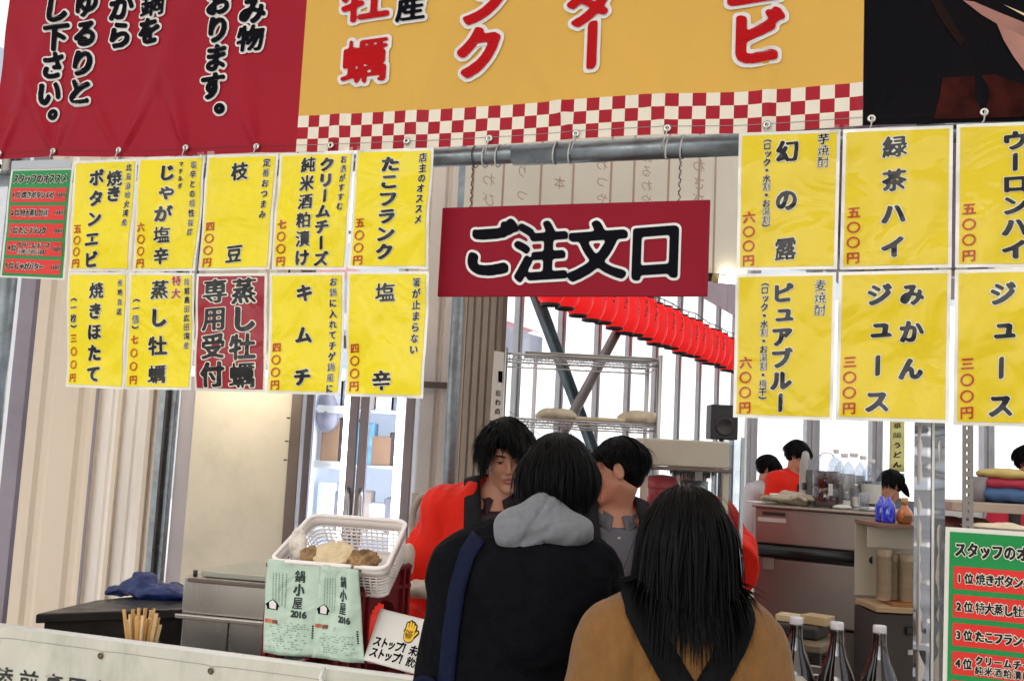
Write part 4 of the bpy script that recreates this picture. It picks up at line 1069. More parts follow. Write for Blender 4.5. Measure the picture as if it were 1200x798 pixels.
# ================================================================ left bench, gloves, chopsticks, steel unit
tb_ = thing('bench', 'low black steel bench along the cream wall at the left', 'table', at(130, 720, 3.9))
A, B_, C_, D_ = at(42, 719, 3.45), at(212, 708, 3.45), at(216, 684, 4.3), at(96, 704, 4.3)
za = (A.z + B_.z) / 2 - .004
A = atz(42, 719, za); B_ = atz(214, 713, za); C_ = atz(222, 692, za); D_ = atz(112, 703, za)
m = MB(); m.add([A, B_, C_, D_] + [p - ZV * .03 for p in (A, B_, C_, D_)], [(3, 2, 1, 0), (4, 5, 6, 7), (0, 1, 5, 4), (1, 2, 6, 5), (2, 3, 7, 6), (3, 0, 4, 7)]); m.build('top', M['darksteel'], tb_, bevel=.004)
m = MB(); q = [p - ZV * .032 + FN * .02 for p in (A, B_, C_, D_)]; ctr = sum(q, Vector()) / 4; q = [ctr.lerp(p, .95) for p in q]
m.add(q + [Vector((p.x, p.y, 0.02)) for p in q], [(0, 1, 5, 4), (1, 2, 6, 5), (2, 3, 7, 6), (3, 0, 4, 7)]); m.build('body', M['darksteel'], tb_)
c = atz(172, 703, za) + Vector((0, .1, .02)); R2 = rot(0, 0, .3)
def cloth(P):
    d = el(P, (c.x, c.y, c.z), (.14, .09, .028)); d = su(d, el(P, (c.x - .05, c.y, c.z + .025), (.06, .05, .035)), .02); d = su(d, el(P, (c.x + .09, c.y - .03, c.z - .005), (.07, .05, .022)), .02)
    for i in range(4): d = su(d, rc(P, (c.x - .08, c.y - .02 + .02 * i, c.z + .01), (c.x - .16, c.y - .06 + .03 * i, c.z - .005), .014, .01), .008)
    return d + .016 * wob(P, 34, 2, 8) + .006 * wob(P, 90, 3, 8)
tag(sdf_obj('rubber_gloves', cloth, tuple(c - Vector((.24, .18, .06))), tuple(c + Vector((.24, .18, .1))), .006, mat('navy_rubber', hexc('162a63'), .45, var=.15, scale=12)), 'heap of dark blue rubber gloves on the black bench', 'gloves')
c = atz(207, 693, za) + ZV * .012
tag(sdf_obj('dish_cloth', lambda P: el(P, tuple(c), (.10, .06, .02)) + .008 * wob(P, 50, 8), tuple(c - Vector((.15, .1, .04))), tuple(c + Vector((.15, .1, .05))), .006, mat('pale_cloth', hexc('b9b098'), .8, var=.15)), 'pale cloth lying behind the blue gloves', 'cloth')
# chopsticks in a cup on the counter
cc = SNZ(*[0, 0, 0]); s_, _ = sz(fp(168, 740, .12)); cc = SNZ(s_, .12, ZB)
cup = thing('chopstick_cup', 'clear cup on the counter behind the tarpaulin', 'cup', cc)
MB().lathe([(.0, .002), (.034, .002), (.042, .05), (.047, .105), (.045, .105), (.04, .05), (.032, .006)], Matrix.Translation(cc), 20).build('body', thin_glass('clear_plastic', (.9, .9, .9), .1, .05), cup)
bun = thing('chopsticks', 'bundle of paired wooden chopsticks standing in the clear cup', 'chopsticks', cc)
rr = random.Random(2); wchop = mat('chopstick_wood', hexc('d3a86a'), .6, var=.15, scale=20)
wchop2 = mat('pale_chopstick_wood', hexc('e2c493'), .6, var=.12, scale=20)
for i in range(34):
    a_ = rr.uniform(0, 6.28); r_ = .034 * math.sqrt(rr.random()); tl_ = rr.uniform(-.35, .35); hh = rr.uniform(.145, .185)
    p0 = cc + Vector((r_ * math.cos(a_) * .7, r_ * math.sin(a_) * .7, .01)); d_ = Vector((math.cos(a_) * r_ * 5 + rr.uniform(-.05, .05), math.sin(a_) * r_ * 5, 1)).normalized()
    Mx = Matrix.Translation(p0) @ d_.to_track_quat('Z', 'Y').to_matrix().to_4x4() @ Matrix.Rotation(rr.uniform(0, 3.14), 4, 'Z')
    MB().box((-.0024, 0, hh / 2), (.0042, .0045, hh), Mx).box((.0024, 0, hh / 2), (.0042, .0045, hh), Mx).build('chopstick', wchop if i % 3 else wchop2, bun)
# steel serving unit
UY = 3.55
ux0, ux1 = at(212, 720, UY).x, at(330, 720, UY).x; ztop = at(240, 676, UY).z
un = thing('steel_unit', 'brushed steel cabinet with a glossy front left of the green leaflets', 'cabinet', at(262, 740, UY))
UM = frame(Vector((ux0, UY, 0)), -ANG * .75); UW = (ux1 - ux0) / math.cos(ANG * .75)
gsteel = mat('glossy_steel', (.62, .59, .56), .28, 1.0, var=.03, scale=2, stretch=(1, 1, .5), rvar=.03)
zm = ztop - .125
MB().box((UW / 2, .25, ztop - .06), (UW, .5, .12), UM).build('upper_body', gsteel, un, bevel=.004)
MB().box((UW / 2, .0, zm - .004), (UW + .02, .05, .014), UM).build('ledge', gsteel, un, bevel=.003)
MB().box((UW * .24, .27, zm / 2), (UW * .47, .5, zm - .02), UM).build('door_panel', gsteel, un, bevel=.003)
MB().box((UW * .74, .27, zm / 2), (UW * .51, .5, zm - .02), UM).build('door_panel', gsteel, un, bevel=.003)
MB().box((UW / 2 + .03, .2, ztop + .012), (UW - .05, .38, .02), UM).build('lid', mat('pale_lid', hexc('a9a99c'), .4, .3, var=.06), un, bevel=.004)
MB().box((UW / 2 + .01, -.012, ztop - .008), (UW - .03, .02, .014), UM).build('rim', M['brownframe'], un, bevel=.003)
MB().tube([UM @ Vector((.03, .02, ztop)), UM @ Vector((.03, .02, ztop + .02))], .008, 8).build('knob', M['darksteel'], un)
c = UM @ Vector((UW * .8, .16, ztop + .023))
tag(MB().lathe([(0, 0), (.013, 0), (.014, .03), (.009, .04), (.013, .05), (.012, .062), (0, .064)], Matrix.Translation(c), 14).build('glass_jar', M['chrome'], None, c), 'tiny shiny jar on the steel cabinet lid', 'jar')

# ================================================================ crimson crate, basket with shells, leaflets, stop sign
crim = mat('crimson_crate_plastic', hexc('6e1218'), .38, var=.1, scale=5, dirt=hexc('3e0a0e'), dirt_amt=.5)
cyaw = -ANG - .12
s_a, _ = sz(fp(420, 760, .09)); base = SNZ(s_a, .07, ZB)
pA = fp(418, 760, .07); pB = fp(484, 742, .30)
CB = base; CH = atz(430, 668, 0).z; 
topz = fp(421, 668, .07).z; CH = topz - base.z
yawc = -ANG + .0
left = fp(312, 700, .07); CWd = (base - Vector((left.x, left.y, base.z))).length + .0
# crate frame: front-right corner at base, x to the left along the front, y into the stall
rgt = fp(478, 700, .32); dv = Vector((rgt.x - base.x, rgt.y - base.y, 0)); CD = dv.length
CRM = Matrix(((-FU.x, dv.x / CD, 0, base.x), (-FU.y, dv.y / CD, 0, base.y), (0, 0, 1, base.z), (0, 0, 0, 1)))
crt = thing('crate', 'crimson plastic bottle crate holding up the white basket', 'crate', base)
W_, D2, H_ = CWd, CD, CH; T = .01
def wall_(Mx, L, holes):
    m = MB()
    m.box((L / 2, T / 2, .04), (L, T, .08), Mx); m.box((L / 2, T / 2, H_ - .045), (L, T, .09), Mx)
    x0h, x1h = L * .22, L * .78; hz0, hz1 = .08, H_ - .09
    m.box((x0h / 2, T / 2, (hz0 + hz1) / 2), (x0h, T, hz1 - hz0), Mx); m.box(((L + x1h) / 2, T / 2, (hz0 + hz1) / 2), (L - x1h, T, hz1 - hz0), Mx)
    # arch over the hand hole
    w2 = (x1h - x0h) / 2; cx_ = (x0h + x1h) / 2; n2 = 14; hh = min(.06, (hz1 - hz0) * .5)
    for i in range(n2):
        a0, a1 = math.pi * i / n2, math.pi * (i + 1) / n2
        xa_, xb_ = cx_ - w2 * math.cos(a0), cx_ - w2 * math.cos(a1); zz_ = hz1 - hh + hh * (math.sin(a0) + math.sin(a1)) / 2
        if hz1 - zz_ > .001: m.box(((xa_ + xb_) / 2, T / 2, (zz_ + hz1) / 2), (xb_ - xa_, T, hz1 - zz_), Mx)
    for z in (.012, .075, H_ - .06, H_ - .008): m.box((L / 2, -.004, z), (L, .008, .01), Mx)
    for x in (.012, L * .16, L * .84, L - .012): m.box((x, -.005, H_ / 2), (.009, .01, H_ - .02), Mx)
    return m
wall_(CRM, W_, 1).build('side', crim, crt)
Mr = CRM @ Matrix.Translation((0, 0, 0)) @ Matrix(((0, -1, 0, 0), (1, 0, 0, 0), (0, 0, 1, 0), (0, 0, 0, 1)))
def wallM(o, xd, inw): return Matrix(((xd.x, inw.x, 0, o.x), (xd.y, inw.y, 0, o.y), (0, 0, 1, o.z), (0, 0, 0, 1)))
ux = (CRM.to_3x3() @ Vector((1, 0, 0))); uy = (CRM.to_3x3() @ Vector((0, 1, 0)))
wall_(wallM(base, uy, ux), D2, 1).build('side', crim, crt)
wall_(wallM(base + ux * W_, uy, -ux), D2, 1).build('side', crim, crt)
wall_(wallM(base + uy * D2, ux, -uy), W_, 1).build('side', crim, crt)
MB().box((W_ / 2, D2 / 2, .006), (W_ - .02, D2 - .02, .008), CRM).build('bottom', crim, crt)

# basket: rim quad through the photographed corners, sitting tilted on the crate
bk = thing('basket', 'white plastic basket tilted forward on the crimson crate', 'basket', base + ZV * CH)
r1, r2, r3, r4 = fp(317, 656, .03), fp(452, 667, .035), fp(477, 611, .19), fp(366, 603, .205)
dn = ((r2 - r1).cross(r4 - r1)).normalized();  dn = dn if dn.z < 0 else -dn
BH = .105
def rq(u, v, h=0.0, ins=0.0):
    u = ins + (1 - 2 * ins) * u; v = ins + (1 - 2 * ins) * v
    return r1.lerp(r2, u).lerp(r4.lerp(r3, u), v) + dn * h
rim = []
def rr_path(ins, h, cr_=.10, n=7):
    out = []
    for (cx_, cy_, a0) in ((cr_, cr_, math.pi), (1 - cr_, cr_, 1.5 * math.pi), (1 - cr_, 1 - cr_, 0), (cr_, 1 - cr_, .5 * math.pi)):
        for i in range(n):
            a_ = a0 + (math.pi / 2) * i / (n - 1); out.append(rq(cx_ + cr_ * math.cos(a_), cy_ + cr_ * math.sin(a_), h, ins))
    return out
wp_ = mat('basket_white', hexc('f4ece8'), .35, var=.03, coat=.3)
P0 = rr_path(0, 0)
MB().tube(P0, .006, 10, closed=True).build('rim', wp_, bk)
m = MB(); nP = len(P0)
def band(m, ins0, h0, ins1, h1):
    a_, b_ = rr_path(ins0, h0), rr_path(ins1, h1); n = len(a_)
    m.add(a_ + b_, [(i, (i + 1) % n, n + (i + 1) % n, n + i) for i in range(n)], 0, True)
band(m, 0, 0, .012, .03); m.build('upper_wall', wp_, bk, thick=.002)
levels = [(.012 + .05 * i / 6, .03 + (BH - .04) * i / 6) for i in range(7)]
m = MB()
for i in range(6):
    (i0, h0), (i1, h1) = levels[i], levels[i + 1]
    band(m, i0, h0, i0 + (i1 - i0) * .38, h0 + (h1 - h0) * .38)
i1, h1 = levels[-1]; band(m, i1, h1, i1 + .006, BH)
for e in range(4):
    ends = [((0, 0), (1, 0)), ((1, 0), (1, 1)), ((1, 1), (0, 1)), ((0, 1), (0, 0))][e]
    for k in range(15):
        t0 = .09 + .82 * k / 14; tt = (t0 - .006, t0 + .006)
        q = [rq(ends[0][0] + (ends[1][0] - ends[0][0]) * t_, ends[0][1] + (ends[1][1] - ends[0][1]) * t_, h_, i_ + .0005) for t_, h_, i_ in ((tt[0], .03, .012), (tt[1], .03, .012), (tt[1], BH, .064), (tt[0], BH, .064))]
        m.add(q, [(0, 1, 2, 3)])
m.build('lattice_wall', wp_, bk, thick=.002)
m = MB(); bt = rr_path(.068, BH); m.add(bt, [tuple(range(len(bt)))]); m.build('bottom', wp_, bk, thick=.002)
def shell(name, label, c, s, mt, seed, yaw=0, tilt=0, ridge=1.0):
    Rm = rot(tilt, 0, yaw)
    def f(P):
        q = (P - np.array(tuple(c), np.float32)) @ Rm; r_ = np.sqrt((q[:, 0] / s[0]) ** 2 + (q[:, 1] / s[1]) ** 2)
        return el(q, (0, 0, 0), s) + ridge * .0016 * np.sin(r_ * 26 + 2 * wob(q, 50, seed)) + ridge * .003 * wob(q, 110, seed + 1)
    b_ = max(s) * 1.3; return tag(sdf_obj(name, f, tuple(c - Vector((b_,) * 3)), tuple(c + Vector((b_,) * 3)), .0035, mt), label, 'shell')
sh1 = mat('oyster_brown', hexc('9c7a52'), .6, var=.35, scale=35, dirt=hexc('3e2c1c'), dirt_amt=.8, dscale=30)
sh2 = mat('shell_tan', hexc('d6c09a'), .5, var=.15, scale=25, dirt=hexc('9a7a4e'), dirt_amt=.6, dscale=20)
sh3 = mat('shell_white', hexc('e2d8cc'), .3, var=.12, scale=20, dirt=hexc('3a302e'), dirt_amt=.9, dscale=16)
shell('scallop', 'large flat tan shell leaning in the middle of the basket', rq(.50, .20, -.002), (.066, .042, .014), sh2, 1, -ANG - .1, R(42))
shell('oyster', 'dark ridged oyster at the right of the tan shell', rq(.77, .18, .006), (.042, .034, .022), sh1, 2, .5, .5, 2.4)
shell('oyster', 'small brown oyster half hidden left of the tan shell', rq(.29, .22, .012), (.038, .03, .024), sh1, 3, 1.2, .2, 1.6)
shell('oyster', 'brown oyster lying deep under the tan shell', rq(.52, .40, .075), (.05, .04, .022), sh1, 6, .8, .1, 1.4)
shell('open_oyster', 'white inner half shell standing against the left basket side', rq(.14, .30, -.006), (.026, .012, .048), sh3, 4, -ANG, 0, .4)

# green leaflets taped to the crate front
def leaflet(label, cs, n0, seed, fold):
    S = Sheet(cs, n0, seed, .004); o = thing('leaflet', label, 'leaflet', S.uv(.5, 0), 'green event leaflets taped to the crate')
    def f(u, v, l=0):
        p = S.uv(u, v, l); return p - FN * (.010 * math.exp(-((u - fold) / .18) ** 2) + .004 * math.sin(u * 9 + v * 3))
    MB().grid(f, 22, 22, flip=True).build('paper', M['leaf'], o, thick=.0006)
    pf = lambda x, y, l: f(x / S.W + .5, .5 - y / S.H, l)
    K = MB()
    for i, ch in enumerate('鍋小屋'): put(K, ch, (.62 - .5) * S.W, (.5 - .16 - .14 * i) * S.H, .22 * S.W, .135 * S.H, pf, .0016, .05, 0, True, .05, 72)
    for i, ch in enumerate('2016'): put(K, ch, (.54 + .075 * i - .5) * S.W, (.5 - .555) * S.H, .17 * S.W, .095 * S.H, pf, .0016, .05, 0, False, 0, 60, brush=False)
    K.build('lettering', mat('dark_green_ink', (.015, .03, .025), .5) if 'dark_green_ink' not in bpy.data.materials else bpy.data.materials['dark_green_ink'], o)
    G = MB(); r_ = random.Random(seed)
    for col_ in range(5):      # columns of tiny print too small to read
        u0 = .16 + .055 * col_; v = .14
        while v < (.45 if col_ < 3 else .5):
            h_ = r_.uniform(.006, .012); G.grid(lambda a, b: f(u0 + .018 * a, v + h_ * b, .0014), 1, 1, flip=True); v += h_ + .008
    for row_ in range(12):
        v0_ = .66 + .024 * row_; u = .12
        while u < .82:
            w2 = r_.uniform(.012, .05)
            if r_.random() < .42: G.grid(lambda a, b: f(u + w2 * a, v0_ + .007 * b, .0014), 1, 1, flip=True)
            u += w2 + .02
    G.build('small_print', mat('grey_green_ink', hexc('4f7565'), .6) if 'grey_green_ink' not in bpy.data.materials else bpy.data.materials['grey_green_ink'], o)['kind'] = 'stuff'
    def patch(nm, u0, u1, v0, v1, mt, l=.0018): MB().grid(lambda a, b: f(u0 + (u1 - u0) * a, v0 + (v1 - v0) * b, l), 4, 3, flip=True).build(nm, mt, o)
    patch('food_picture', .02, .14, .635, .675, M['pic1']); patch('food_picture', .155, .27, .64, .68, M['pic2'])
    hs_ = MB(); hs_.add([f(a, b, .0018) for a, b in ((.02, .48), (.09, .45), (.17, .42), (.25, .455), (.30, .50), (.27, .50), (.26, .535), (.06, .53), (.05, .5))], [tuple(range(9))]); hs_.build('house_mark', M['inkblack'], o)
    hs_ = MB(); hs_.add([f(a, b, .0024) for a, b in ((.10, .455), (.17, .43), (.235, .465), (.23, .525), (.105, .52))], [tuple(range(5))]); hs_.build('house_mark', M['inkwhite'], o)
    K2 = MB()
    for i in range(6): K2.grid(lambda a, b: f(.90 + .03 * a, .66 + .025 * i + .017 * b, .0018), 1, 1, flip=True)
    K2.build('edge_mark', M['inkblack'], o)
M['leaf'] = mat('pale_green_paper', hexc('bed4c4'), .5, var=.06, scale=5, wrinkle=.9, wscale=10, dirt=hexc('a3bcab'), dirt_amt=.5, dscale=10)
M['pic1'] = mat('orange_food_picture', hexc('c2683a'), .5, var=.5, scale=90); M['pic2'] = mat('brown_food_picture', hexc('8a4a38'), .5, var=.5, scale=90)
leaflet('pale green leaflet reading 鍋小屋 2016, the left one on the crate', [(314, 654), (378, 660), (368, 771), (309, 764)], .035, 3, .3)
leaflet('narrower pale green leaflet curling away at the right on the crate', [(376, 660), (421, 667), (426, 777), (366, 770)], .03, 5, .75)

# stop sign card lying against the counter items
sp = thing('stop_card', 'white tilted card with a yellow hand and black warning print', 'sign', fp(465, 790, .02))
SC = [fp(446, 713, .12), fp(535, 735, .10), fp(520, 799, .03), fp(426, 773, .03)]
def cf(x, y, l=0):
    u, v = x, 1 - y; TL, TR, BR, BL = SC; p = TL.lerp(TR, u).lerp(BL.lerp(BR, u), v); nn = (TR - TL).cross(BL - TL).normalized(); nn = nn if nn.y < 0 else -nn; return p + nn * l
m = MB(); m.grid(lambda u, v: cf(u, v, 0), 14, 14); m.build('card', M['whiteplas'], sp, thick=.004)
K = MB()
for t_, y_ in (('ストップ！未成年者飲酒', .39), ('ストップ！飲酒運転', .18)):
    for i, ch in enumerate(t_): put(K, ch, .10 + .092 * i, y_, .102, .20, lambda x, y, l: cf(x, y, l + .003), 0, .045, 0, False, 0, 72, brush=False, slant=.12)
K.build('lettering', M['inkblack'], sp)
def hand(sc_, mt, nm, l):
    def f(P):
        d = rc(P, (0, -.03, 0), (0, -.02, 0), .048)
        for x, h_ in ((-.034, .045), (-.011, .058), (.012, .052), (.034, .038)): d = np.minimum(d, rc(P, (x, -.01, 0), (x * 1.05, h_, 0), .0095 + sc_))
        d = np.minimum(d - sc_ * .0, rc(P, (.03, -.04, 0), (.064, .0, 0), .0095 + sc_)); return d - sc_ * .8
    n = 90; g_ = np.linspace(-.11, .11, n); X, Y = np.meshgrid(g_, g_)
    F = -f(np.stack([X.ravel(), Y.ravel(), 0 * X.ravel()], 1).astype(np.float32)).reshape(n, n) * 40 + .5
    V, Fc = _contour(F, n)
    MB().add([cf(.46 + x * .20 - .0 * y, .715 + y * .40, l) for x, y in V], Fc).build(nm, mt, sp)
hand(.006, M['inkblack'], 'hand_outline', .003); hand(0, mat('yellow_hand_ink', hexc('eebd2c'), .5), 'hand_mark', .004)
K = MB()
for t_, y_ in (('STOP!', .70), ('未成年', .645), ('飲酒', .60)):
    for i, ch in enumerate(t_): put(K, ch, .455 + (i - (len(t_) - 1) / 2) * .034, y_, .04, .062, lambda x, y, l: cf(x, y, l + .005), 0, .03, 0, False, 0, 48, brush=False)
K.build('small_lettering', M['inkblack'], sp)
nr = MB(); 
for i in range(36):
    a0, a1 = 2 * math.pi * i / 36, 2 * math.pi * (i + 1) / 36; q = lambda a_, r_: cf(.80 + .095 * r_ * math.cos(a_), .70 + .155 * r_ * math.sin(a_), .003)
    nr.add([q(a0, 1), q(a1, 1), q(a1, .78), q(a0, .78)], [(0, 1, 2, 3)])
nr.add([cf(.74, .80, .0034), cf(.755, .82, .0034), cf(.865, .60, .0034), cf(.85, .58, .0034)], [(0, 1, 2, 3)]); nr.build('prohibition_ring', M['inkred'], sp)

# ================================================================ food warmer case
DY = 3.75
dx0, dx1 = at(752, 560, DY).x, at(858, 560, DY).x; dtop = at(800, 515, DY).z; dmid = at(800, 547, DY).z; dbot = 1.0
dc = thing('warmer_case', 'beige glass food warmer case behind the long-haired customer', 'display case', ((dx0 + dx1) / 2, DY, dbot))
DM = frame(Vector((dx0, DY, 0)), .12); DW = (dx1 - dx0)
beig = mat('beige_enamel', hexc('c8bfae'), .4, var=.04, dirt=hexc('a29a86'), dirt_amt=.3)
MB().box((DW / 2, .17, (dtop + dmid) / 2), (DW, .34, dtop - dmid), DM).build('hood', beig, dc, bevel=.006)
MB().box((DW / 2, -.004, dmid - .008), (DW + .012, .02, .014), DM).build('hood_trim', M['brownframe'], dc, bevel=.003)
for x in (.012, DW - .012):
    for y in (.012, .33): MB().box((x, y, (dmid + dbot) / 2), (.024, .024, dmid - dbot - .016), DM).build('frame_post', beig, dc, bevel=.003)
MB().box((DW / 2, .17, dbot - .03), (DW, .34, .06), DM).build('base', beig, dc, bevel=.006)
for z in (dmid - .155, dmid - .35): MB().box((DW / 2, .17, z), (DW - .06, .3, .006), DM).build('shelf', M['chrome'], dc)
MB().box((DW / 2, .004, (dmid + dbot) / 2), (DW - .05, .003, dmid - dbot - .03), DM).build('glass', thin_glass('case_glass', (.93, .95, .96), .01, .25), dc)
MB().box((DW + .055, .16, (dtop - .02 + dbot) / 2 + .02), (.004, .28, dtop - dbot), DM).build('side_glass', thin_glass('side_glass_sheet', (.82, .88, .92), .05, .3), dc)
MB().box((DW + .055, .018, (dtop + dbot) / 2 + .02), (.012, .012, dtop - dbot), DM).build('side_glass_edge', mat('glass_edge', (.55, .62, .66), .2, .3), dc)
redp = mat('red_plastic', hexc('c8141c'), .35, var=.08)
c = DM @ Vector((.115, .14, dmid - .151))
jar = thing('red_container', 'round red lidded container inside the warmer case', 'container', c)
MB().lathe([(0, 0), (.048, 0), (.052, .06), (.05, .066)], Matrix.Translation(c), 24).build('body', redp, jar)
MB().lathe([(.0, .066), (.064, .066), (.067, .074), (.062, .09), (.050, .112), (.0, .118)], Matrix.Translation(c), 24).build('lid', redp, jar)
c = DM @ Vector((.25, .18, dmid - .151))
tag(MB().lathe([(0, 0), (.04, 0), (.055, .05), (.056, .1), (.052, .1), (.05, .05), (.0, .006)], Matrix.Translation(c), 22).build('steel_pot', M['steel'], None, c), 'grey pot beside the red container in the warmer case', 'pot')
# loudspeaker
c = at(846, 495, 7.2); spk = thing('loudspeaker', 'black loudspeaker box mounted by the far windows', 'speaker', c)
MB().box(tuple(c), (.19, .18, .24)).build('cabinet', M['black'], spk, bevel=.008)
MB().lathe([(0, 0), (.05, .004), (.062, .012), (.066, 0)], Matrix.Translation(c + Vector((0, -.092, -.03))) @ Matrix.Rotation(R(90), 4, 'X'), 20).build('cone', M['darksteel'], spk)
MB().tube([c - ZV * .12, (c.x, c.y, 0)], .018, 10).build('stand', M['darksteel'], spk)

# ================================================================ steel ice maker and what stands on it
IY = 4.25; IA = R(-33)
pR = at(1027, 604, IY); IM0 = frame(Vector((pR.x, pR.y, 0)), IA)
IZ = pR.z; dirx = Vector((math.cos(IA), math.sin(IA), 0))
nI = Vector((-math.sin(IA), math.cos(IA), 0))
pL = onplane(884, 592, Vector((pR.x, pR.y, 0)), nI); IW = (Vector((pR.x, pR.y, 0)) - Vector((pL.x, pL.y, 0))).length
IM = frame(Vector((pL.x, pL.y, 0)), IA)
isteel = mat('ice_maker_steel', (.37, .335, .305), .40, .9, var=.04, scale=3, rvar=.04, bump=.05, bscale=140, dirt=(.32, .26, .22), dirt_amt=.25, dscale=3)
im = thing('ice_maker', 'wide stainless ice maker with a black handle bar across its front', 'ice maker', (pL.x, pL.y, 0))
hb = onplane(960, 651, Vector((pR.x, pR.y, 0)), nI).z; hl = onplane(975, 736, Vector((pR.x, pR.y, 0)), nI).z
MB().box((IW / 2, .3, (IZ + hb + .03) / 2), (IW, .58, IZ - hb - .03), IM).build('upper_panel', isteel, im, bevel=.006)
MB().box((IW / 2, .3, (hb - .03 + hl) / 2), (IW, .58, hb - .03 - hl), IM).build('door', isteel, im, bevel=.006)
MB().box((IW / 2, .31, hb), (IW - .01, .56, .056), IM).build('gap', M['black'], im)
MB().tube([IM @ Vector((.01, .0, hb + .004)), IM @ Vector((IW - .01, .0, hb + .004))], .022, 16).build('handle', M['black'], im)
MB().box((IW / 2, .31, (hl - .012) / 2), (IW - .012, .56, hl - .012), IM).build('lower_panel', mat('grey_lower_panel', hexc('6b625b'), .45, .4, var=.06), im, bevel=.004)
for i in range(7): MB().box((IW * .62, .026, hl - .12 - .012 * i), (.16, .01, .006), IM).build('vent_slat', M['black'], im)
MB().box((IW / 2, .3, IZ + .006), (IW + .02, .62, .012), IM).build('top_plate', mat('pale_top_plate', hexc('a89a90'), .35, .5, var=.1), im, bevel=.004)
m = MB(); mt_lab = mat('white_label', (.62, .6, .56), .5)
def ifp(x, z, l=.004): return IM @ Vector((x, .01 - l - .0, z))
def ilabel(px_, py_, wd, hg, mt, txt=None, ink=None, nm='label'):
    p = onplane(px_, py_, Vector((pR.x, pR.y, 0)), nI); x = (p - Vector((pL.x, pL.y, 0))).dot(dirx)
    MB().box((x, .007, p.z), (wd, .004, hg), IM).build(nm, mt, im)
    if txt:
        t = MB()
        for i, ch in enumerate(txt): put(t, ch, x - wd * .42 + wd * .84 * i / max(1, len(txt) - 1), p.z, hg * .85, hg * .8, lambda a, b, l: IM @ Vector((a, .004, b)), 0, .02, 0, False, 0, 40, brush=False)
        t.build('label_print', ink, im)
ilabel(906, 602, .10, .014, mat('dark_label', (.04, .03, .035), .5), 'ごちゅうい', M['inkwhite']) if False else ilabel(906, 602, .10, .014, mat('dark_label', (.04, .03, .035), .5))
ilabel(904, 609, .125, .018, mt_lab, '0120-00', M['inkblack']) if False else ilabel(904, 609, .125, .018, mt_lab)
ilabel(900, 660, .05, .05, mat('faint_label', hexc('8d8078'), .5))
c = onplane(1016, 671, Vector((pR.x, pR.y, 0)), nI); x = (c - Vector((pL.x, pL.y, 0))).dot(dirx)
MB().lathe([(0, .003), (.017, .003), (.017, 0)], IM @ Matrix.Translation((x, .008, c.z)) @ Matrix.Rotation(R(90), 4, 'X'), 20).build('badge', mat('teal_badge', hexc('1d3b42'), .4), im)
MB().lathe([(.008, .0045), (.0105, .0045)], IM @ Matrix.Translation((x, .008, c.z)) @ Matrix.Rotation(R(90), 4, 'X'), 20).box((x, .002, c.z), (.003, .001, .016), IM).build('badge_ring', M['inkwhite'], im)
IT = IZ + .0125
def ontop(px_, py_=None, back=.2):
    """point on the ice maker's top under photo column px_, 'back' metres behind its front edge"""
    p = onplane(px_, 585, Vector((pL.x, pL.y, 0)) + nI * back, nI); return Vector((p.x, p.y, IT))
# gloves
c = ontop(932, back=.10); gl = mat('grey_knit_glove', hexc('b3a793'), .85, var=.15, scale=40, bump=.4)
def glove(c, yaw, seed):
    Rg = rot(0, 0, yaw)
    def f(P):
        q = (P - np.array(tuple(c), np.float32)) @ Rg
        d = el(q, (0, 0, .022), (.05, .042, .02)); d = su(d, rc(q, (-.04, 0, .02), (-.085, 0, .018), .024, .03), .015)
        for i, (y, l_) in enumerate(((-.03, .055), (-.01, .07), (.012, .065), (.032, .05))): d = su(d, rc(q, (.03, y, .022), (.03 + l_ * .9, y * 1.5, .012 + .004 * i), .011, .009), .008)
        d = su(d, rc(q, (-.005, -.035, .02), (.035, -.068, .014), .011, .009), .008); return d + .003 * wob(q, 80, seed)
    return f
for k, (px_, yw, lb) in enumerate(((918, R(160), 'grey knitted glove at the left end of the ice maker'), (937, R(-60), 'grey knitted glove with fingers hanging toward the camera'))):
    c = ontop(px_, back=.11 + .03 * k); c.z += .004 + .012 * k
    tag(sdf_obj('work_glove', glove(c, yw, k), tuple(c - Vector((.13, .13, .01))), tuple(c + Vector((.13, .13, .07))), .0045, gl), lb, 'glove', 'pair of work gloves on the ice maker')
def boxon(px_, back, sx, sy, szz, mt, name, label, cat, yaw=0.2, z0=0):
    c = ontop(px_, back=back); m = MB(); m.box((0, 0, szz / 2), (sx, sy, szz), frame(c + ZV * z0, yaw)); return tag(m.build(name, mt, None, c, bevel=.004), label, cat)
boxon(904, .26, .09, .08, .035, mat('wicker', hexc('a27c4c'), .7, var=.2, scale=40), 'small_basket', 'small tan woven box behind the gloves', 'basket')
boxon(916, .30, .12, .09, .03, mat('brown_tray_box', hexc('6c3a28'), .5, var=.2), 'brown_box', 'low reddish brown box behind the gloves', 'box')
boxon(919, .30, .11, .08, .012, M['whiteplas'], 'paper_stack', 'white paper stack lying on the brown box', 'paper', z0=.031)
boxon(895, .12, .12, .10, .008, M['whiteplas'], 'white_tray', 'flat white tray at the left edge of the ice maker', 'tray')
# tall steel dispenser
c = ontop(943, back=.34)
dsp = thing('steel_dispenser', 'tall slim steel dispenser between the far man and the tea jar', 'dispenser', c)
MB().lathe([(0, 0), (.034, 0), (.034, .04), (.026, .05), (.024, .19), (.015, .235), (.006, .245), (0, .245)], Matrix.Translation(c), 20).build('body', M['steel'], dsp)
MB().box((0, -.02, .085), (.05, .02, .03), frame(c, .2)).build('tap_block', M['brownframe'], dsp, bevel=.003)
c = ontop(952, back=.30)
tag(MB().box((0, 0, .08), (.035, .05, .16), frame(c, .2)).build('grey_carton', mat('dark_grey_carton', hexc('5a5250'), .5, var=.1), None, c, bevel=.003), 'narrow dark grey box left of the tea jar', 'box')
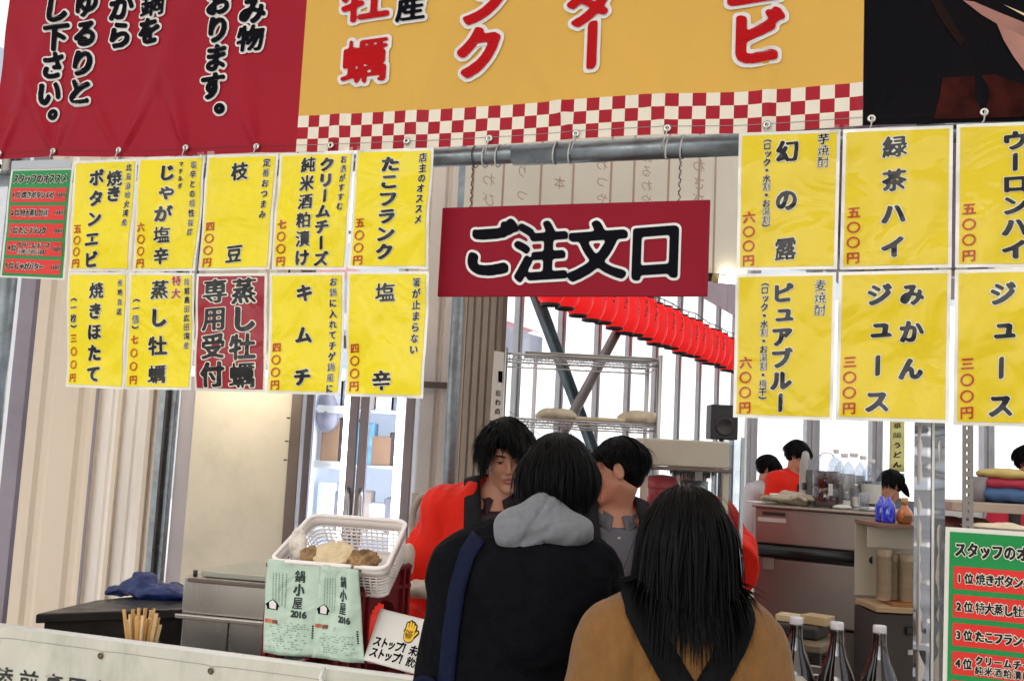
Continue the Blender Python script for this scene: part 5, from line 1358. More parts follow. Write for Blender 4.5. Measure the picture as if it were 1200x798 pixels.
# big tea jar
clr = thin_glass('bottle_plastic', (.86, .89, .92), .10, .04)
def liquid(name, col, a=.0):
    return mat(name, col, .08, var=.05, trans=.0, coat=1.0, spec=.6)
tea = mat('dark_tea', hexc('4a1410'), .08, var=.3, scale=6, coat=1.0, dirt=hexc('a83414'), dirt_amt=.5, dscale=5)
c = ontop(968, back=.13)
tj = thing('tea_jar', 'large clear jar two-thirds full of dark red tea', 'jar', c); k = .17 / .2
sq = lambda r_, n=4.0: r_
MB().lathe([(0, .003), (.050, .003), (.056, .012), (.055, .08), (.051, .086), (.056, .092), (.056, .158), (.0, .158)], Matrix.Translation(c), 28).build('tea', tea, tj)
MB().lathe([(.052, .0), (.060, .01), (.059, .08), (.054, .086), (.060, .093), (.060, .195), (.05, .215), (.03, .222), (0, .222)], Matrix.Translation(c), 28).build('jar', clr, tj)
MB().tube([c + Vector((-.03, 0, .222)), c + Vector((-.02, 0, .235)), c + Vector((.02, 0, .235)), c + Vector((.03, 0, .222))], .003, 6).build('handle', M['whiteplas'], tj)
MB().box((0, -.0605, .08), (.018, .002, .05), frame(c, .0)).build('label', mt_lab, tj)
# spirit bottles
def spirit(px_, back, r_, h, label, col_liq, fill=.8, capc=None, labc=None, name='large_bottle', lab=True):
    c = ontop(px_, back=back); b = thing(name, label, 'bottle', c, 'big clear spirit bottles on the ice maker' if name == 'large_bottle' else None)
    pr_ = [(0, .002), (r_ * .94, .002), (r_, .012), (r_, h * .66), (r_ * .82, h * .76), (r_ * .34, h * .88), (r_ * .3, h * .93)]
    MB().lathe(pr_ + [(0, h * .93)], Matrix.Translation(c), 24).build('glass', clr, b)
    MB().lathe([(0, .005), (r_ * .9, .005), (r_ * .95, .014), (r_ * .95, h * .66 * fill), (0, h * .66 * fill)], Matrix.Translation(c), 24).build('liquid', col_liq, b)
    MB().lathe([(r_ * .36, h * .925), (r_ * .38, h), (0, h)], Matrix.Translation(c), 14).build('cap', capc or M['whiteplas'], b)
    if lab: MB().lathe([(r_ * 1.01, h * .12), (r_ * 1.01, h * .5)], Matrix.Translation(c), 24).build('label', labc or mt_lab, b)
wat = mat('cloudy_spirit', hexc('8a8480'), .2, var=.1, coat=1)
dk = mat('near_black_spirit', hexc('201820'), .2, coat=1)
spirit(989, .30, .045, .24, 'big clear bottle next to the tea jar', wat, .95, lab=False)
spirit(1000, .36, .052, .245, 'widest clear bottle, second from the tea jar', wat, .9, lab=False)
spirit(1021, .30, .042, .22, 'big bottle with a pale label and dark drink, right of the clear ones', dk, .85)
c = ontop(1008, back=.14)
tag(MB().lathe([(0, 0), (.03, 0), (.032, .006), (0, .008)], Matrix.Translation(c), 16).build('saucer', M['whiteplas'], None, c), 'small white dish lying between jar and bottles', 'dish')
c = ontop(1012, back=.06)
tag(MB().lathe([(.0, .002), (.02, .002), (.027, .075), (.026, .075), (.019, .005)], Matrix.Translation(c), 18).build('tumbler', clr, None, c), 'small clear tumbler at the front edge near the blue bottles', 'glass')
spirit(979, .42, .036, .26, 'slim clear bottle behind the tea jar', wat, .7, lab=False)
spirit(1011, .40, .040, .235, 'clear bottle between the widest one and the pale-labelled one', wat, .6, lab=True)
spirit(1003, .16, .018, .11, 'small clear flask in front of the big bottles', wat, .5, lab=True, name='flask')
spirit(992, .12, .016, .075, 'tiny bottle with white cap beside the tea jar', dk, .9, lab=True, name='sauce_bottle')
for px_, lb in ((987, 'folded white cloth lying in front of the clear bottles'), (1018, 'crumpled white cloth near the tumbler')):
    c = ontop(px_, back=.10); c.z += .008
    tag(sdf_obj('counter_cloth', (lambda c: lambda P: el(P, tuple(c), (.04, .03, .011)) + .004 * wob(P, 60, 3))(c), tuple(c - Vector((.06, .05, .02))), tuple(c + Vector((.06, .05, .03))), .005, M['whiteplas']), lb, 'cloth')

# shelf unit to the right: blue bottles, whisky, stacked cups
HY = 4.0
hx0, hx1 = at(1028, 615, HY).x, at(1120, 615, HY).x; hz_ = [at(1050, 614, HY).z, at(1050, 711, HY).z]
hu = thing('shelf_unit', 'cream shelf unit with wooden shelf right of the ice maker', 'shelf', ((hx0 + hx1) / 2, HY, 0))
hw_ = hx1 - hx0; hc = (hx0 + hx1) / 2
MB().box((hc, HY + .13, hz_[0] - .008), (hw_, .26, .016)).build('top_board', mat('reddish_board', hexc('8c6a58'), .5, var=.1), hu, bevel=.002)
MB().box((hc, HY + .25, (hz_[0] + hz_[1]) / 2), (hw_, .012, hz_[0] - hz_[1] - .02)).build('back_panel', beig, hu)
MB().box((hc, HY + .12, hz_[0] - .06), (hw_ - .01, .01, .08)).build('apron', beig, hu)
MB().box((hc, HY + .12, hz_[1] - .012), (hw_, .24, .022)).build('shelf_board', M['wood'], hu, bevel=.003)
MB().box((hc + .02, HY + .1, hz_[1] + .006), (hw_ - .1, .16, .01)).build('shelf_mat', mat('tan_mat', hexc('a06a3a'), .6), hu)
MB().box((hc, HY + .14, (hz_[1] - .03) / 2), (hw_, .22, hz_[1] - .03)).build('lower_cabinet', mat('dark_brown_cabinet', hexc('3b322c'), .5, var=.15), hu, bevel=.004)
MB().box((hc + .05, HY + .022, hz_[1] - .09), (.16, .02, .03)).build('dark_tray', M['black'], hu, bevel=.004)
MB().box((hc + .05, HY + .024, hz_[1] - .17), (.14, .008, .018)).build('label', mt_lab, hu)
bl = mat('cobalt_glass', hexc('1030e0'), .06, var=.2, scale=9, coat=1, spec=.8, emit=(.0, .05, .8), estr=.0)
def smallb(px_, Y, prof, mt, name, label, cap=None, r_=1, sy=1.0, grp=None):
    c = at(px_, 612, Y); c.z = hz_[0] + .001; b = thing(name, label, 'bottle', c, grp)
    MB().lathe([(a_ * r_, z) for a_, z in prof], Matrix.Translation(c), 20, sy=sy).build('glass', mt, b)
    if cap: MB().lathe(cap[0], Matrix.Translation(c), 14).build('cap', cap[1], b)
    return b, c
bp = [(0, 0), (.026, 0), (.028, .008), (.028, .058), (.022, .074), (.010, .088), (.009, .10), (0, .10)]
smallb(1041, HY + .06, bp, bl, 'blue_bottle', 'cobalt blue bottle standing in front of its twin', None, .95)
smallb(1033, HY + .12, bp, bl, 'blue_bottle', 'second cobalt blue bottle half hidden behind the first', None, .9)
wk = mat('amber_whisky', hexc('c0680c'), .08, var=.15, coat=1, spec=.7)
b_, c = smallb(1060, HY + .05, [(0, 0), (.024, 0), (.031, .012), (.032, .03), (.026, .05), (.012, .066), (.010, .076), (0, .076)], wk, 'whisky_bottle', 'squat amber whisky bottle with pale cap next to the blue bottles',
               ([(.0, .075), (.013, .075), (.013, .1), (0, .1)], mat('tan_cap', hexc('c79a5c'), .5)), 1.0)
MB().box((0, -.0315, .022), (.034, .003, .022), frame(c, 0)).build('label', mat('brown_label', hexc('7c5a3a'), .5), b_)
cupm = mat('stacked_cups', hexc('c9b69c'), .2, var=.06, scale=3, coat=.6)
for k, (px_, h_, r0) in enumerate(((1036, .17, .032), (1047, .15, .030), (1062, .155, .031), (1072, .14, .03))):
    c = at(px_, 700, HY + .09 + .04 * (k % 2)); c.z = hz_[1] + .013; b = thing('cup_stack', '%s stack of clear plastic cups on the wooden shelf' % ['tallest, leftmost', 'second from the left', 'third from the left', 'rightmost, half hidden'][k], 'cups', c, 'stacks of plastic cups on the wooden shelf')
    n_ = 17
    for i in range(n_):
        z = h_ * i / n_
        MB().lathe([(r0 * .74, z), (r0 * .98, z + .034 if i == n_ - 1 else z + h_ / n_ * 1.8), (r0 * 1.04, z + (.036 if i == n_ - 1 else h_ / n_ * 1.9))], Matrix.Translation(c), 16).build('cup', cupm, b)

# perforated angle, shelf board with bowl and parcels at the right edge
AY = 3.1
ap = thing('slotted_upright', 'perforated grey steel angle standing above the green ranking list', 'post', at(1131, 600, AY))
a = at(1131, 560, AY); m = MB()
m.box((a.x + .016, AY + .0, 1.1), (.003, .034, 2.2)); zs = [at(1131, 512 + 9.6 * i, AY).z for i in range(13)]
hw = .0045; x0_, x1_ = a.x - .016, a.x + .015
zcur = .0
allz = sorted([z - .0265 * j for z in [zs[-1]] for j in range(1, 60)] + zs + [zs[0] + .0265 * j for j in range(1, 12)])
allz = [z for z in allz if z > .02]
prev = 0
for z in allz:
    m.box((a.x, AY - .017, (prev + z - hw) / 2), (.032, .003, z - hw - prev)); m.box(((x0_ + a.x - hw) / 2, AY - .017, z), (a.x - hw - x0_, .003, 2 * hw)); m.box(((x1_ + .001 + a.x + hw) / 2, AY - .017, z), (x1_ + .001 - a.x - hw, .003, 2 * hw)); prev = z + hw
m.build('angle', mat('grey_angle_steel', hexc('9a948f'), .45, .5, var=.1), ap)
s1_, s2_ = at(1108, 592, 3.5), at(1230, 596, 3.5)
sbz = s1_.z
sh = thing('side_shelf', 'pale wooden shelf behind the slotted upright at the right', 'shelf', ((s1_.x + s2_.x) / 2, 3.5, sbz))
MB().box(((s1_.x + s2_.x) / 2, 3.6, sbz), (s2_.x - s1_.x, .3, .032)).build('board', mat('pinkish_board', hexc('b09a8c'), .5, var=.08), sh, bevel=.004)
MB().box(((s1_.x + s2_.x) / 2, 3.58, sbz - .12), (s2_.x - s1_.x, .28, .018)).build('board', M['steel'], sh, bevel=.004)
for q in (s1_.x + .02, s2_.x - .02): MB().box((q, 3.7, sbz / 2), (.03, .03, sbz - .02)).build('leg', M['darksteel'], sh)
c = at(1170, 612, 3.42); c.z = sbz - .11
tag(MB().lathe([(0, .001), (.075, .001), (.115, .05), (.118, .052), (.11, .05), (.07, .006), (0, .006)], Matrix.Translation(c), 28).build('bowl', mat('white_bowl', hexc('d8cec0'), .4), None, c), 'white bowl on the lower shelf at the right edge', 'bowl')
heap('noodles', 'pale noodles heaped in the white bowl', (c.x, c.y, c.z + .035), .08, .06, .03, dough, 9, 'food')
for k, (px_, w2, mt, lb) in enumerate(((1112, .07, mat('maroon_sack', hexc('5c2c2c'), .5, var=.3, scale=12), 'dark red plastic-wrapped bundle under the shelf, left'), (1140, .08, mat('brown_sack', hexc('6e4a3c'), .5, var=.3, scale=12), 'brown wrapped bundle under the shelf behind the upright'))):
    c = at(px_, 612, 3.6); c.z = sbz - .075
    tag(sdf_obj('wrapped_bundle', (lambda c: lambda P: el(P, tuple(c), (.075, .08, .036)) + .006 * wob(P, 60, k))(c), tuple(c - Vector((.12, .12, .05))), tuple(c + Vector((.12, .12, .06))), .007, mt), lb, 'bundle')
c = at(1176, 573, 3.6); c.z = sbz + .017
pb = thing('cloth_bag', 'clear bag of folded yellow, red and blue cloths on the shelf', 'bag', c)
for k, (h0, hh, cl_) in enumerate(((0, .05, '4a6c9a'), (.045, .035, 'b03048'), (.078, .03, 'c9b06a'))):
    cc_ = (c.x, c.y, c.z + h0 + hh / 2 + .004)
    (sdf_obj('folded_cloth', (lambda cc_, hh: lambda P: el(P, cc_, (.115 - .012 * k, .08, hh * .7)) + .006 * wob(P, 40, 3 + k))(cc_, hh), (c.x - .15, c.y - .11, c.z - .01), (c.x + .15, c.y + .11, c.z + .14), .006, mat('folded_cloth_' + ['blue', 'red', 'yellow'][k], hexc(cl_), .7, var=.15), pb))
c = at(1146, 575, 3.58); c.z = sbz + .017
tag(MB().lathe([(0, 0), (.022, 0), (.034, .085), (.032, .085), (.02, .004)], Matrix.Translation(c), 16).build('paper_cup', mat('grey_cup', hexc('8f8a90'), .5), None, c), 'grey paper cup left of the bag of cloths', 'cup')

# small side table with a boxed cloth, cable and pot near the bottles
tz = at(935, 745, 3.55).z
sm = thing('side_table', 'small steel-edged table below the ice maker', 'table', at(935, 760, 3.55)); TM_ = frame(at(935, 745, 3.55), R(-33))
MB().box((0, .0, -.012), (.24, .28, .024), TM_).build('top', mat('worn_table_top', hexc('7a6a54'), .5, .2, var=.2, scale=9), sm, bevel=.004)
for a_ in (-.1, .1):
    for b2 in (-.12, .12): MB().box((a_, b2, -(tz - .03) / 2 - .025), (.025, .025, tz - .03), TM_).build('leg', M['darksteel'], sm)
c = TM_ @ Vector((-.0, .02, .001))
fb = thing('carton_tray', 'dark tray holding folded cream cartons beside the woman customer', 'tray', c)
MB().box((-.02, 0, .02), (.2, .15, .04), frame(c, R(-33))).build('tray', M['black'], fb, bevel=.008)
MB().box((-.03, .02, .052), (.1, .08, .022), frame(c, R(-30))).build('folded_carton', mat('cream_carton', hexc('cdb994'), .6), fb, bevel=.003)
MB().box((.05, .03, .056), (.09, .08, .03), frame(c, R(-40))).build('folded_carton', mat('tan_carton', hexc('b9a078'), .6), fb, bevel=.003)
MB().tube([c + Vector((.09 + .015 * math.sin(i * .8), -.06 - .012 * i, .03 - .006 * i)) for i in range(6)], .004, 6).build('cable', M['wire'], fb)
c = at(950, 785, 3.3); 
pt = thing('bucket', 'dark pot with a thin metal rim behind the sake bottles', 'pot', c)
MB().lathe([(0, -.2), (.06, -.2), (.072, .0), (.068, .0), (.058, -.19)], Matrix.Translation(c), 24).build('body', M['darksteel'], pt)
MB().tube([c + Vector((.072 * math.cos(a_), .072 * math.sin(a_), .0)) for a_ in [2 * math.pi * i / 28 for i in range(28)]], .004, 8, closed=True).build('rim', M['chrome'], pt)
MB().box((c.x, c.y, (c.z - .2) / 2), (.18, .18, c.z - .202)).build('pedestal', M['darksteel'], pt)

# sake bottles on the counter
brown = mat('dark_brown_glass', (.012, .006, .004), .07, coat=1.0, spec=.8, var=.05)
capm = mat('white_cap', (.72, .68, .72), .4)
sroot = None
for k, (px_, py_, lb) in enumerate(((933, 723, 'dark sake bottle with white cap, closest to the woman customer'), (981, 729, 'dark sake bottle with white cap, in the middle of three'), (1031, 733, 'dark sake bottle with white cap, rightmost by the wrapped post'))):
    pt_ = fp(px_, py_, .28); topz_ = pt_.z; c = Vector((pt_.x, pt_.y, topz_ - .395))
    if sroot is None: sroot_first = True
    b = thing('sake_bottle', lb, 'bottle', c, 'large brown sake bottles behind the counter')
    MB().lathe([(0, 0), (.05, 0), (.0525, .01), (.0525, .2), (.050, .235), (.038, .28), (.024, .315), (.0165, .345), (.0155, .372), (.0165, .376), (.0165, .38), (.0, .38)], Matrix.Translation(c), 28).build('glass', brown, b)
    MB().lathe([(.0150, .379), (.0158, .381), (.0158, .393), (.0145, .396), (0, .397)], Matrix.Translation(c), 20).build('cap', capm, b)
    def lf(a_, z, l): an = -math.pi / 2 - .15 + a_ / .053; return c + Vector(((.0535 + l) * math.cos(an), (.0535 + l) * math.sin(an), z))
    def rad_(z): return .0525 if z < .2 else .0525 - (z - .2) * .16
    L_ = MB(); N_ = 24
    vs = []
    for j in range(9):
        t = j / 8; z = .10 + .165 * t; half = .047 * math.sqrt(max(0, 1 - (2 * t - 1) ** 2)) ** .55 if 0 < t < 1 else .012
        rz = np.interp(z, [0, .2, .235, .28], [.0525, .0525, .05, .038]) + .0012
        for i in range(9):
            an = -math.pi / 2 - .1 + half * (i / 4 - 1) / .0535; vs.append(c + Vector((rz * math.cos(an), rz * math.sin(an), z)))
    L_.add(vs, [(j * 9 + i, j * 9 + i + 1, (j + 1) * 9 + i + 1, (j + 1) * 9 + i) for j in range(8) for i in range(8)], 0, True).build('label', mat('cream_label', hexc('c9c3b4'), .6, var=.1) if 'cream_label' not in bpy.data.materials else bpy.data.materials['cream_label'], b)
    K = MB()
    def lp_(x, y, l):
        an = -math.pi / 2 - .1 + x / .0535; rz = np.interp(y, [0, .2, .235, .28], [.0525, .0525, .05, .038]) + .002; return c + Vector((rz * math.cos(an), rz * math.sin(an), y))
    for ch, x, y in (('か', .0, .236), ('ら', -.012, .205), ('口', .014, .195)): put(K, ch, x, y, .034, .034, lp_, 0, .05, 0, True, n=60)
    K.build('lettering', M['inkblack'], b)
bs = thing('bottle_shelf', 'low steel shelf carrying the sake bottles behind the counter', 'shelf', SNZ(.85, .5, 0))
p1, p2 = fp(915, 740, .28), fp(1045, 740, .28)
zb3 = fp(981, 729, .28).z - .412
MB().box((0, 0, 0), ((p2 - p1).length + .2, .16, .02), frame(Vector(((p1.x + p2.x) / 2, (p1.y + p2.y) / 2, zb3)), -ANG)).build('board', M['steel'], bs, bevel=.003)
for q in (-.3, .3): MB().box((q, 0, -zb3 / 2), (.03, .1, zb3 - .024), frame(Vector(((p1.x + p2.x) / 2, (p1.y + p2.y) / 2, zb3 )), -ANG)).build('leg', M['darksteel'], bs)

# far yellow banner
YB = 12.5
yb = thing('noodle_banner', 'narrow yellow hanging banner reading 華陽うどん by the far windows', 'banner', at(1051, 540, YB))
q = [at(1043, 480, YB), at(1060, 480, YB), at(1060, 553, YB), at(1042, 553, YB)]
def ybf(x, y, l=0): p = q[0].lerp(q[1], x).lerp(q[3].lerp(q[2], x), 1 - y); return p - Vector((0, l, 0))
MB().grid(lambda u, v: ybf(u, v), 3, 6).build('sheet', mat('pale_yellow_cloth', hexc('ebe79a'), .7, emit=None), yb, thick=.004)
MB().grid(lambda u, v: ybf(u, -.24 + .22 * v), 3, 3).build('green_sheet', mat('teal_print', hexc('5fb59a'), .7), yb, thick=.004)
K = MB()
for i, ch in enumerate('華陽うどん'): put(K, ch, .5, .74 - .155 * i, .6, .10, lambda x, y, l: ybf(x, y, .006), 0, .04, 0, True, n=60)
K.build('lettering', M['inkblack'], yb)
# far counter for the people behind
fcn = thing('far_counter', 'pale counter in the far stall behind the ice maker', 'counter', at(960, 600, 8.0)); fcx = at(960, 600, 7.6)
MB().box((fcx.x + .8, 7.6, .95), (4.2, .5, .06)).build('top', M['whiteplas'], fcn, bevel=.01); MB().box((fcx.x + .8, 7.65, .46), (4.1, .4, .92)).build('front', M['cream2'], fcn)
# ================================================================ people
M['skin'] = mat('warm_skin', hexc('c08a70'), .5, var=.06, scale=14, bump=.03, bscale=220)
M['skin'].node_tree.nodes['Principled BSDF'].inputs['Subsurface Weight'].default_value = .12
M['skin'].node_tree.nodes['Principled BSDF'].inputs['Subsurface Radius'].default_value = (.012, .004, .002)
M['lips'] = mat('lip_colour', hexc('a8655a'), .45, var=.04)
M['hair'] = mat('black_hair', (.0022, .002, .0024), .42, var=.4, scale=40, spec=.10)
M['browh'] = mat('dark_brow', (.012, .009, .008), .6)
M['eyew'] = mat('eye_white', (.55, .5, .47), .3); M['eyeb'] = mat('iris', (.012, .008, .006), .15)
M['haori'] = mat('scarlet_happi_cotton', hexc('e42410'), .75, var=.06, scale=5, bump=.12, bscale=260, spec=.2, sheen=.1, wrinkle=.8, wscale=9, stretch=(1, 1, .45))
M['collar'] = mat('black_cotton', (.012, .012, .014), .8, var=.1, spec=.2)
M['maroon'] = mat('maroon_shirt', (.028, .010, .014), .75, var=.15, scale=40)
M['greyshirt'] = mat('grey_shirt', hexc('5c5c64'), .8, var=.08, scale=60, bump=.1, bscale=300)
M['blackcoat'] = mat('black_wool', (.0040, .0040, .0058), .9, var=.2, scale=30, bump=.25, bscale=260, spec=.08, wrinkle=1.0, wscale=8)
M['hoodgrey'] = mat('grey_marl_jersey', hexc('777a80'), .9, var=.10, scale=70, bump=.2, bscale=320, sheen=.15, spec=.2, wrinkle=.6, wscale=11)
M['camel'] = mat('camel_wool', hexc('7f5a32'), .9, var=.10, scale=60, bump=.5, bscale=300, sheen=.15, spec=.15, wrinkle=.7, wscale=8, stretch=(1, 1, .5))
M['navy'] = mat('navy_webbing', hexc('0e1630'), .7, var=.12, scale=60, bump=.2, bscale=400, spec=.12)
M['blackweb'] = mat('black_webbing', (.005, .005, .0065), .8, var=.2, scale=60, bump=.2, bscale=400, spec=.12)
M['trous'] = mat('dark_trousers', (.02, .02, .026), .8, var=.1)
M['button'] = mat('button', hexc('b9b4ac'), .35)

def headsdf(mouth=.0):
    """skull, face and ears; origin at ear height, face toward -y"""
    def f(q):
        d = el(q, (0, .018, .045), (.074, .092, .083))
        d = su(d, el(q, (0, -.028, -.022), (.060, .066, .088)), .03)
        for s in (-1, 1):
            d = su(d, rc(q, (s * .050, .004, -.045), (s * .012, -.066, -.098), .019, .016), .02)
            d = su(d, el(q, (s * .037, -.060, -.016), (.024, .026, .024)), .02)
        d = su(d, el(q, (0, -.078, -.098), (.019, .018, .016)), .014)
        d = su(d, el(q, (0, -.076, .040), (.048, .020, .014)), .016)
        for s in (-1, 1):
            d = ss(d, el(q, (s * .030, -.101, .016), (.020, .016, .012)), .012)
            d = su(d, el(q, (s * .031, -.082, .014), (.0155, .0115, .0115)), .003)
        d = su(d, rc(q, (0, -.090, .022), (0, -.112, -.018), .0075, .0100), .012)
        for s in (-1, 1): d = su(d, el(q, (s * .0105, -.100, -.024), (.0075, .010, .007)), .006)
        for s in (-1, 1): d = ss(d, el(q, (s * .006, -.110, -.0305), (.0035, .005, .003)), .002)
        d = su(d, el(q, (0, -.088, -.052), (.026, .014, .018)), .012)
        d = su(d, el(q, (0, -.1005, -.0475), (.021, .0065, .0052)), .004)
        d = su(d, el(q, (0, -.0985, -.0610), (.018, .0070, .0062)), .004)
        d = ss(d, el(q, (0, -.106, -.0540), (.019, .012, .0018 + mouth)), .002)
        for s in (-1, 1):
            E_ = rot(.15, 0, s * .35)
            e = el(q, (s * .079, .012, -.002), (.0095, .021, .034), E_)
            e = ss(e, el(q, (s * .090, .006, .006), (.0085, .012, .020), E_), .003); e = ss(e, el(q, (s * .089, .004, -.012), (.008, .007, .008), E_), .002)
            d = su(d, e, .005)
        return d
    return f
HEAD = headsdf(); HEADM = headsdf(.0028)
def two(P, a, b, c, ra, rb, rc_, k=.02): return su(rc(P, a, b, ra, rb), rc(P, b, c, rb, rc_), k)
def handsdf(P, w_, d_, side, scale=1.0):
    """relaxed hand: palm, four unequal bent fingers and a thumb. w_ wrist, d_ direction of the hand"""
    w_ = np.array(w_, np.float32); d_ = np.array(d_, np.float32); d_ /= np.linalg.norm(d_)
    ref_ = np.array((0, -1, 0), np.float32) if abs(d_[1]) < .8 else np.array((0, 0, 1), np.float32)
    a = np.cross(d_, ref_); a /= np.linalg.norm(a); n = np.cross(a, d_); fr = ref_ - d_ * (ref_ @ d_); fr /= np.linalg.norm(fr)
    side_v = np.cross(d_, fr)
    Rm = np.stack([fr, side_v, d_], 1)
    d = bx(P, w_ + d_ * .05, (.040, .014, .045), Rm, .013)
    for i, (o, l_) in enumerate(((.030, .066), (.010, .076), (-.011, .070), (-.031, .055))):
        p0 = w_ + d_ * .088 + fr * o; p1 = p0 + d_ * l_ * .52 - side_v * side * .012; p2 = p1 + d_ * l_ * .36 - side_v * side * .022
        d = su(d, np.minimum(rc(P, p0, p1, .0092, .0085), rc(P, p1, p2, .0085, .0072)), .005)
    t0 = w_ + d_ * .028 + fr * .034; t1 = t0 + d_ * .034 + fr * .026; t2 = t1 + d_ * .030 + fr * .004 - side_v * side * .01
    return su(d, np.minimum(rc(P, t0, t1, .012, .0098), rc(P, t1, t2, .0098, .008)), .008)

class Person:
    def __init__(s, label, loc, yaw, H=1.70, head_rot=(0, 0, 0), head_off=(0, 0, 0), arms=None, lean=(0, 0), group=None, shw=.185, hs=.88):
        """local frame: faces -y, feet at z 0"""
        k = H / 1.70; s.k = k; s.shw = shw * k
        s.o = thing('person', label, 'person', loc, group, yaw)
        s.M = s.o.matrix_world.copy(); s.M = Matrix.Translation(Vector(loc)) @ Matrix.Rotation(yaw, 4, 'Z')
        lx, ly = lean; L = lambda z: np.array((lx * z, ly * z, 0), np.float32)
        s.pel = v3(0, 0, .92 * k); s.ch = v3(0, .0, 1.25 * k) + L(.33); s.nk = v3(0, .015, 1.435 * k) + L(.52)
        s.nk = s.nk + np.array(head_off, np.float32) * v3(.55, .3, 0)
        s.hc = v3(0, -.012, 1.585 * k) + L(.62) + np.array(head_off, np.float32); s.hR = rot(*head_rot)
        s.sh = {q: v3(q * s.shw * .93, .008, 1.375 * k) + L(.46) for q in (-1, 1)}
        arms = arms or {}
        s.elb = {q: (s.sh[q] + v3(q * .055, .03, -.275 * k)) for q in (-1, 1)}; s.wr = {q: (s.elb[q] + v3(q * .0, -.06, -.24 * k)) for q in (-1, 1)}
        for q, (e_, w_) in arms.items(): s.elb[q] = v3(*e_); s.wr[q] = v3(*w_)
        s.hs = hs
        s.hip = {q: v3(q * .09 * k, 0, .90 * k) for q in (-1, 1)}; s.kn = {q: v3(q * .10 * k, -.015, .49 * k) for q in (-1, 1)}; s.an = {q: v3(q * .10 * k, .02, .08 * k) for q in (-1, 1)}
    def head_local(s, P): return (P - s.hc) @ s.hR / s.hs
    def to_world(s, V): A = np.array(s.M); return V @ A[:3, :3].T + A[:3, 3]
    def torso(s, P, g=0.0, waist=1.0):
        k = s.k; d = el(P, s.ch, (.158 * k + g, .108 * k + g, .215 * k + g)); d = su(d, el(P, s.pel, (.155 * k + g, .112 * k + g, .15 * k + g)), .07)
        d = su(d, el(P, (s.pel + s.ch) / 2, (.135 * k * waist + g, .10 * k + g, .2 * k)), .05)
        for q in (-1, 1): d = su(d, rc(P, s.nk + v3(q * .035, 0, -.035), s.sh[q], .046 * k + g, .056 * k + g), .045)
        return d
    def arm(s, P, q, g=0.0, g2=None, g3=None):
        g2 = g if g2 is None else g2; g3 = g2 if g3 is None else g3
        return two(P, s.sh[q], s.elb[q], s.wr[q], .050 * s.k + g, .041 * s.k + g2, .028 * s.k + g3, .02)
    def body(s, mats=None, h=.006, headf=None, low=False):
        headf = headf or HEAD; k = s.k
        def f(P):
            d = headf(s.head_local(P)) * s.hs
            nb_ = s.hc + s.hR @ v3(0, .018, -.045)
            d = su(d, rc(P, nb_, s.nk, .047 * k, .050 * k), .014)
            d = su(d, s.torso(P, -.004), .03)
            for q in (-1, 1):
                d = su(d, s.arm(P, q), .03); d = su(d, handsdf(P, s.wr[q], s.wr[q] - s.elb[q] + v3(0, 0, -.05), q), .01)
                d = su(d, two(P, s.hip[q], s.kn[q], s.an[q], .078 * k, .052 * k, .036 * k), .03)
                d = su(d, rc(P, s.an[q] + v3(0, .02, -.035), s.an[q] + v3(0, -.14, -.045), .034, .03), .02)
            return d
        def mf(c):
            q = s.head_local(c); o = np.zeros(len(c), np.int32)
            lip = (((q[:, 0] / .023) ** 2 + ((q[:, 2] + .054) / .0135) ** 2) < 1) & (q[:, 1] < -.088); o[lip] = 1
            return o
        lo = (-.5, -.45, .0); hi = (.5, .4, 1.70 * k + .14)
        pts = list(s.wr.values()) + list(s.elb.values()) + [s.hc]
        lo = tuple(min([lo[i]] + [float(p[i]) - .2 for p in pts]) if i < 2 else 0.0 for i in range(3)); hi = tuple(max([hi[i]] + [float(p[i]) + .2 for p in pts]) for i in range(3))
        s.bodyf = f
        return sdf_obj('body', f, lo, hi, h, [M['skin'], M['lips']], s.o, s.M, mf)
    def part(s, name, f, mt, h=.008, lo=(-.5, -.4, .0), hi=(.5, .4, 1.62), cut=None, mf=None):
        return sdf_obj(name, f, lo, hi, h, mt, s.o, s.M, mf, cut)
    def trousers(s):
        def f(P):
            d = None
            for q in (-1, 1):
                e = two(P, s.hip[q], s.kn[q], s.an[q] + v3(0, 0, -.02), .092 * s.k, .068 * s.k, .062 * s.k); d = e if d is None else su(d, e, .03)
            return su(d, el(P, s.pel, (.165 * s.k, .125 * s.k, .12)), .04)
        s.part('trousers', f, M['trous'], .014, (-.35, -.3, .02), (.35, .3, 1.1))
        for q in (-1, 1):
            a = s.an[q]
            s.part('shoe', lambda P: np.maximum(su(rc(P, a + v3(0, .03, -.03), a + v3(0, -.17, -.045), .043, .038), rc(P, a, a + v3(0, 0, -.03), .045, .045), .02), -(P[:, 2] - .003)), M['black'], .010, (float(a[0]) - .09, -.3, 0), (float(a[0]) + .09, .18, .16))
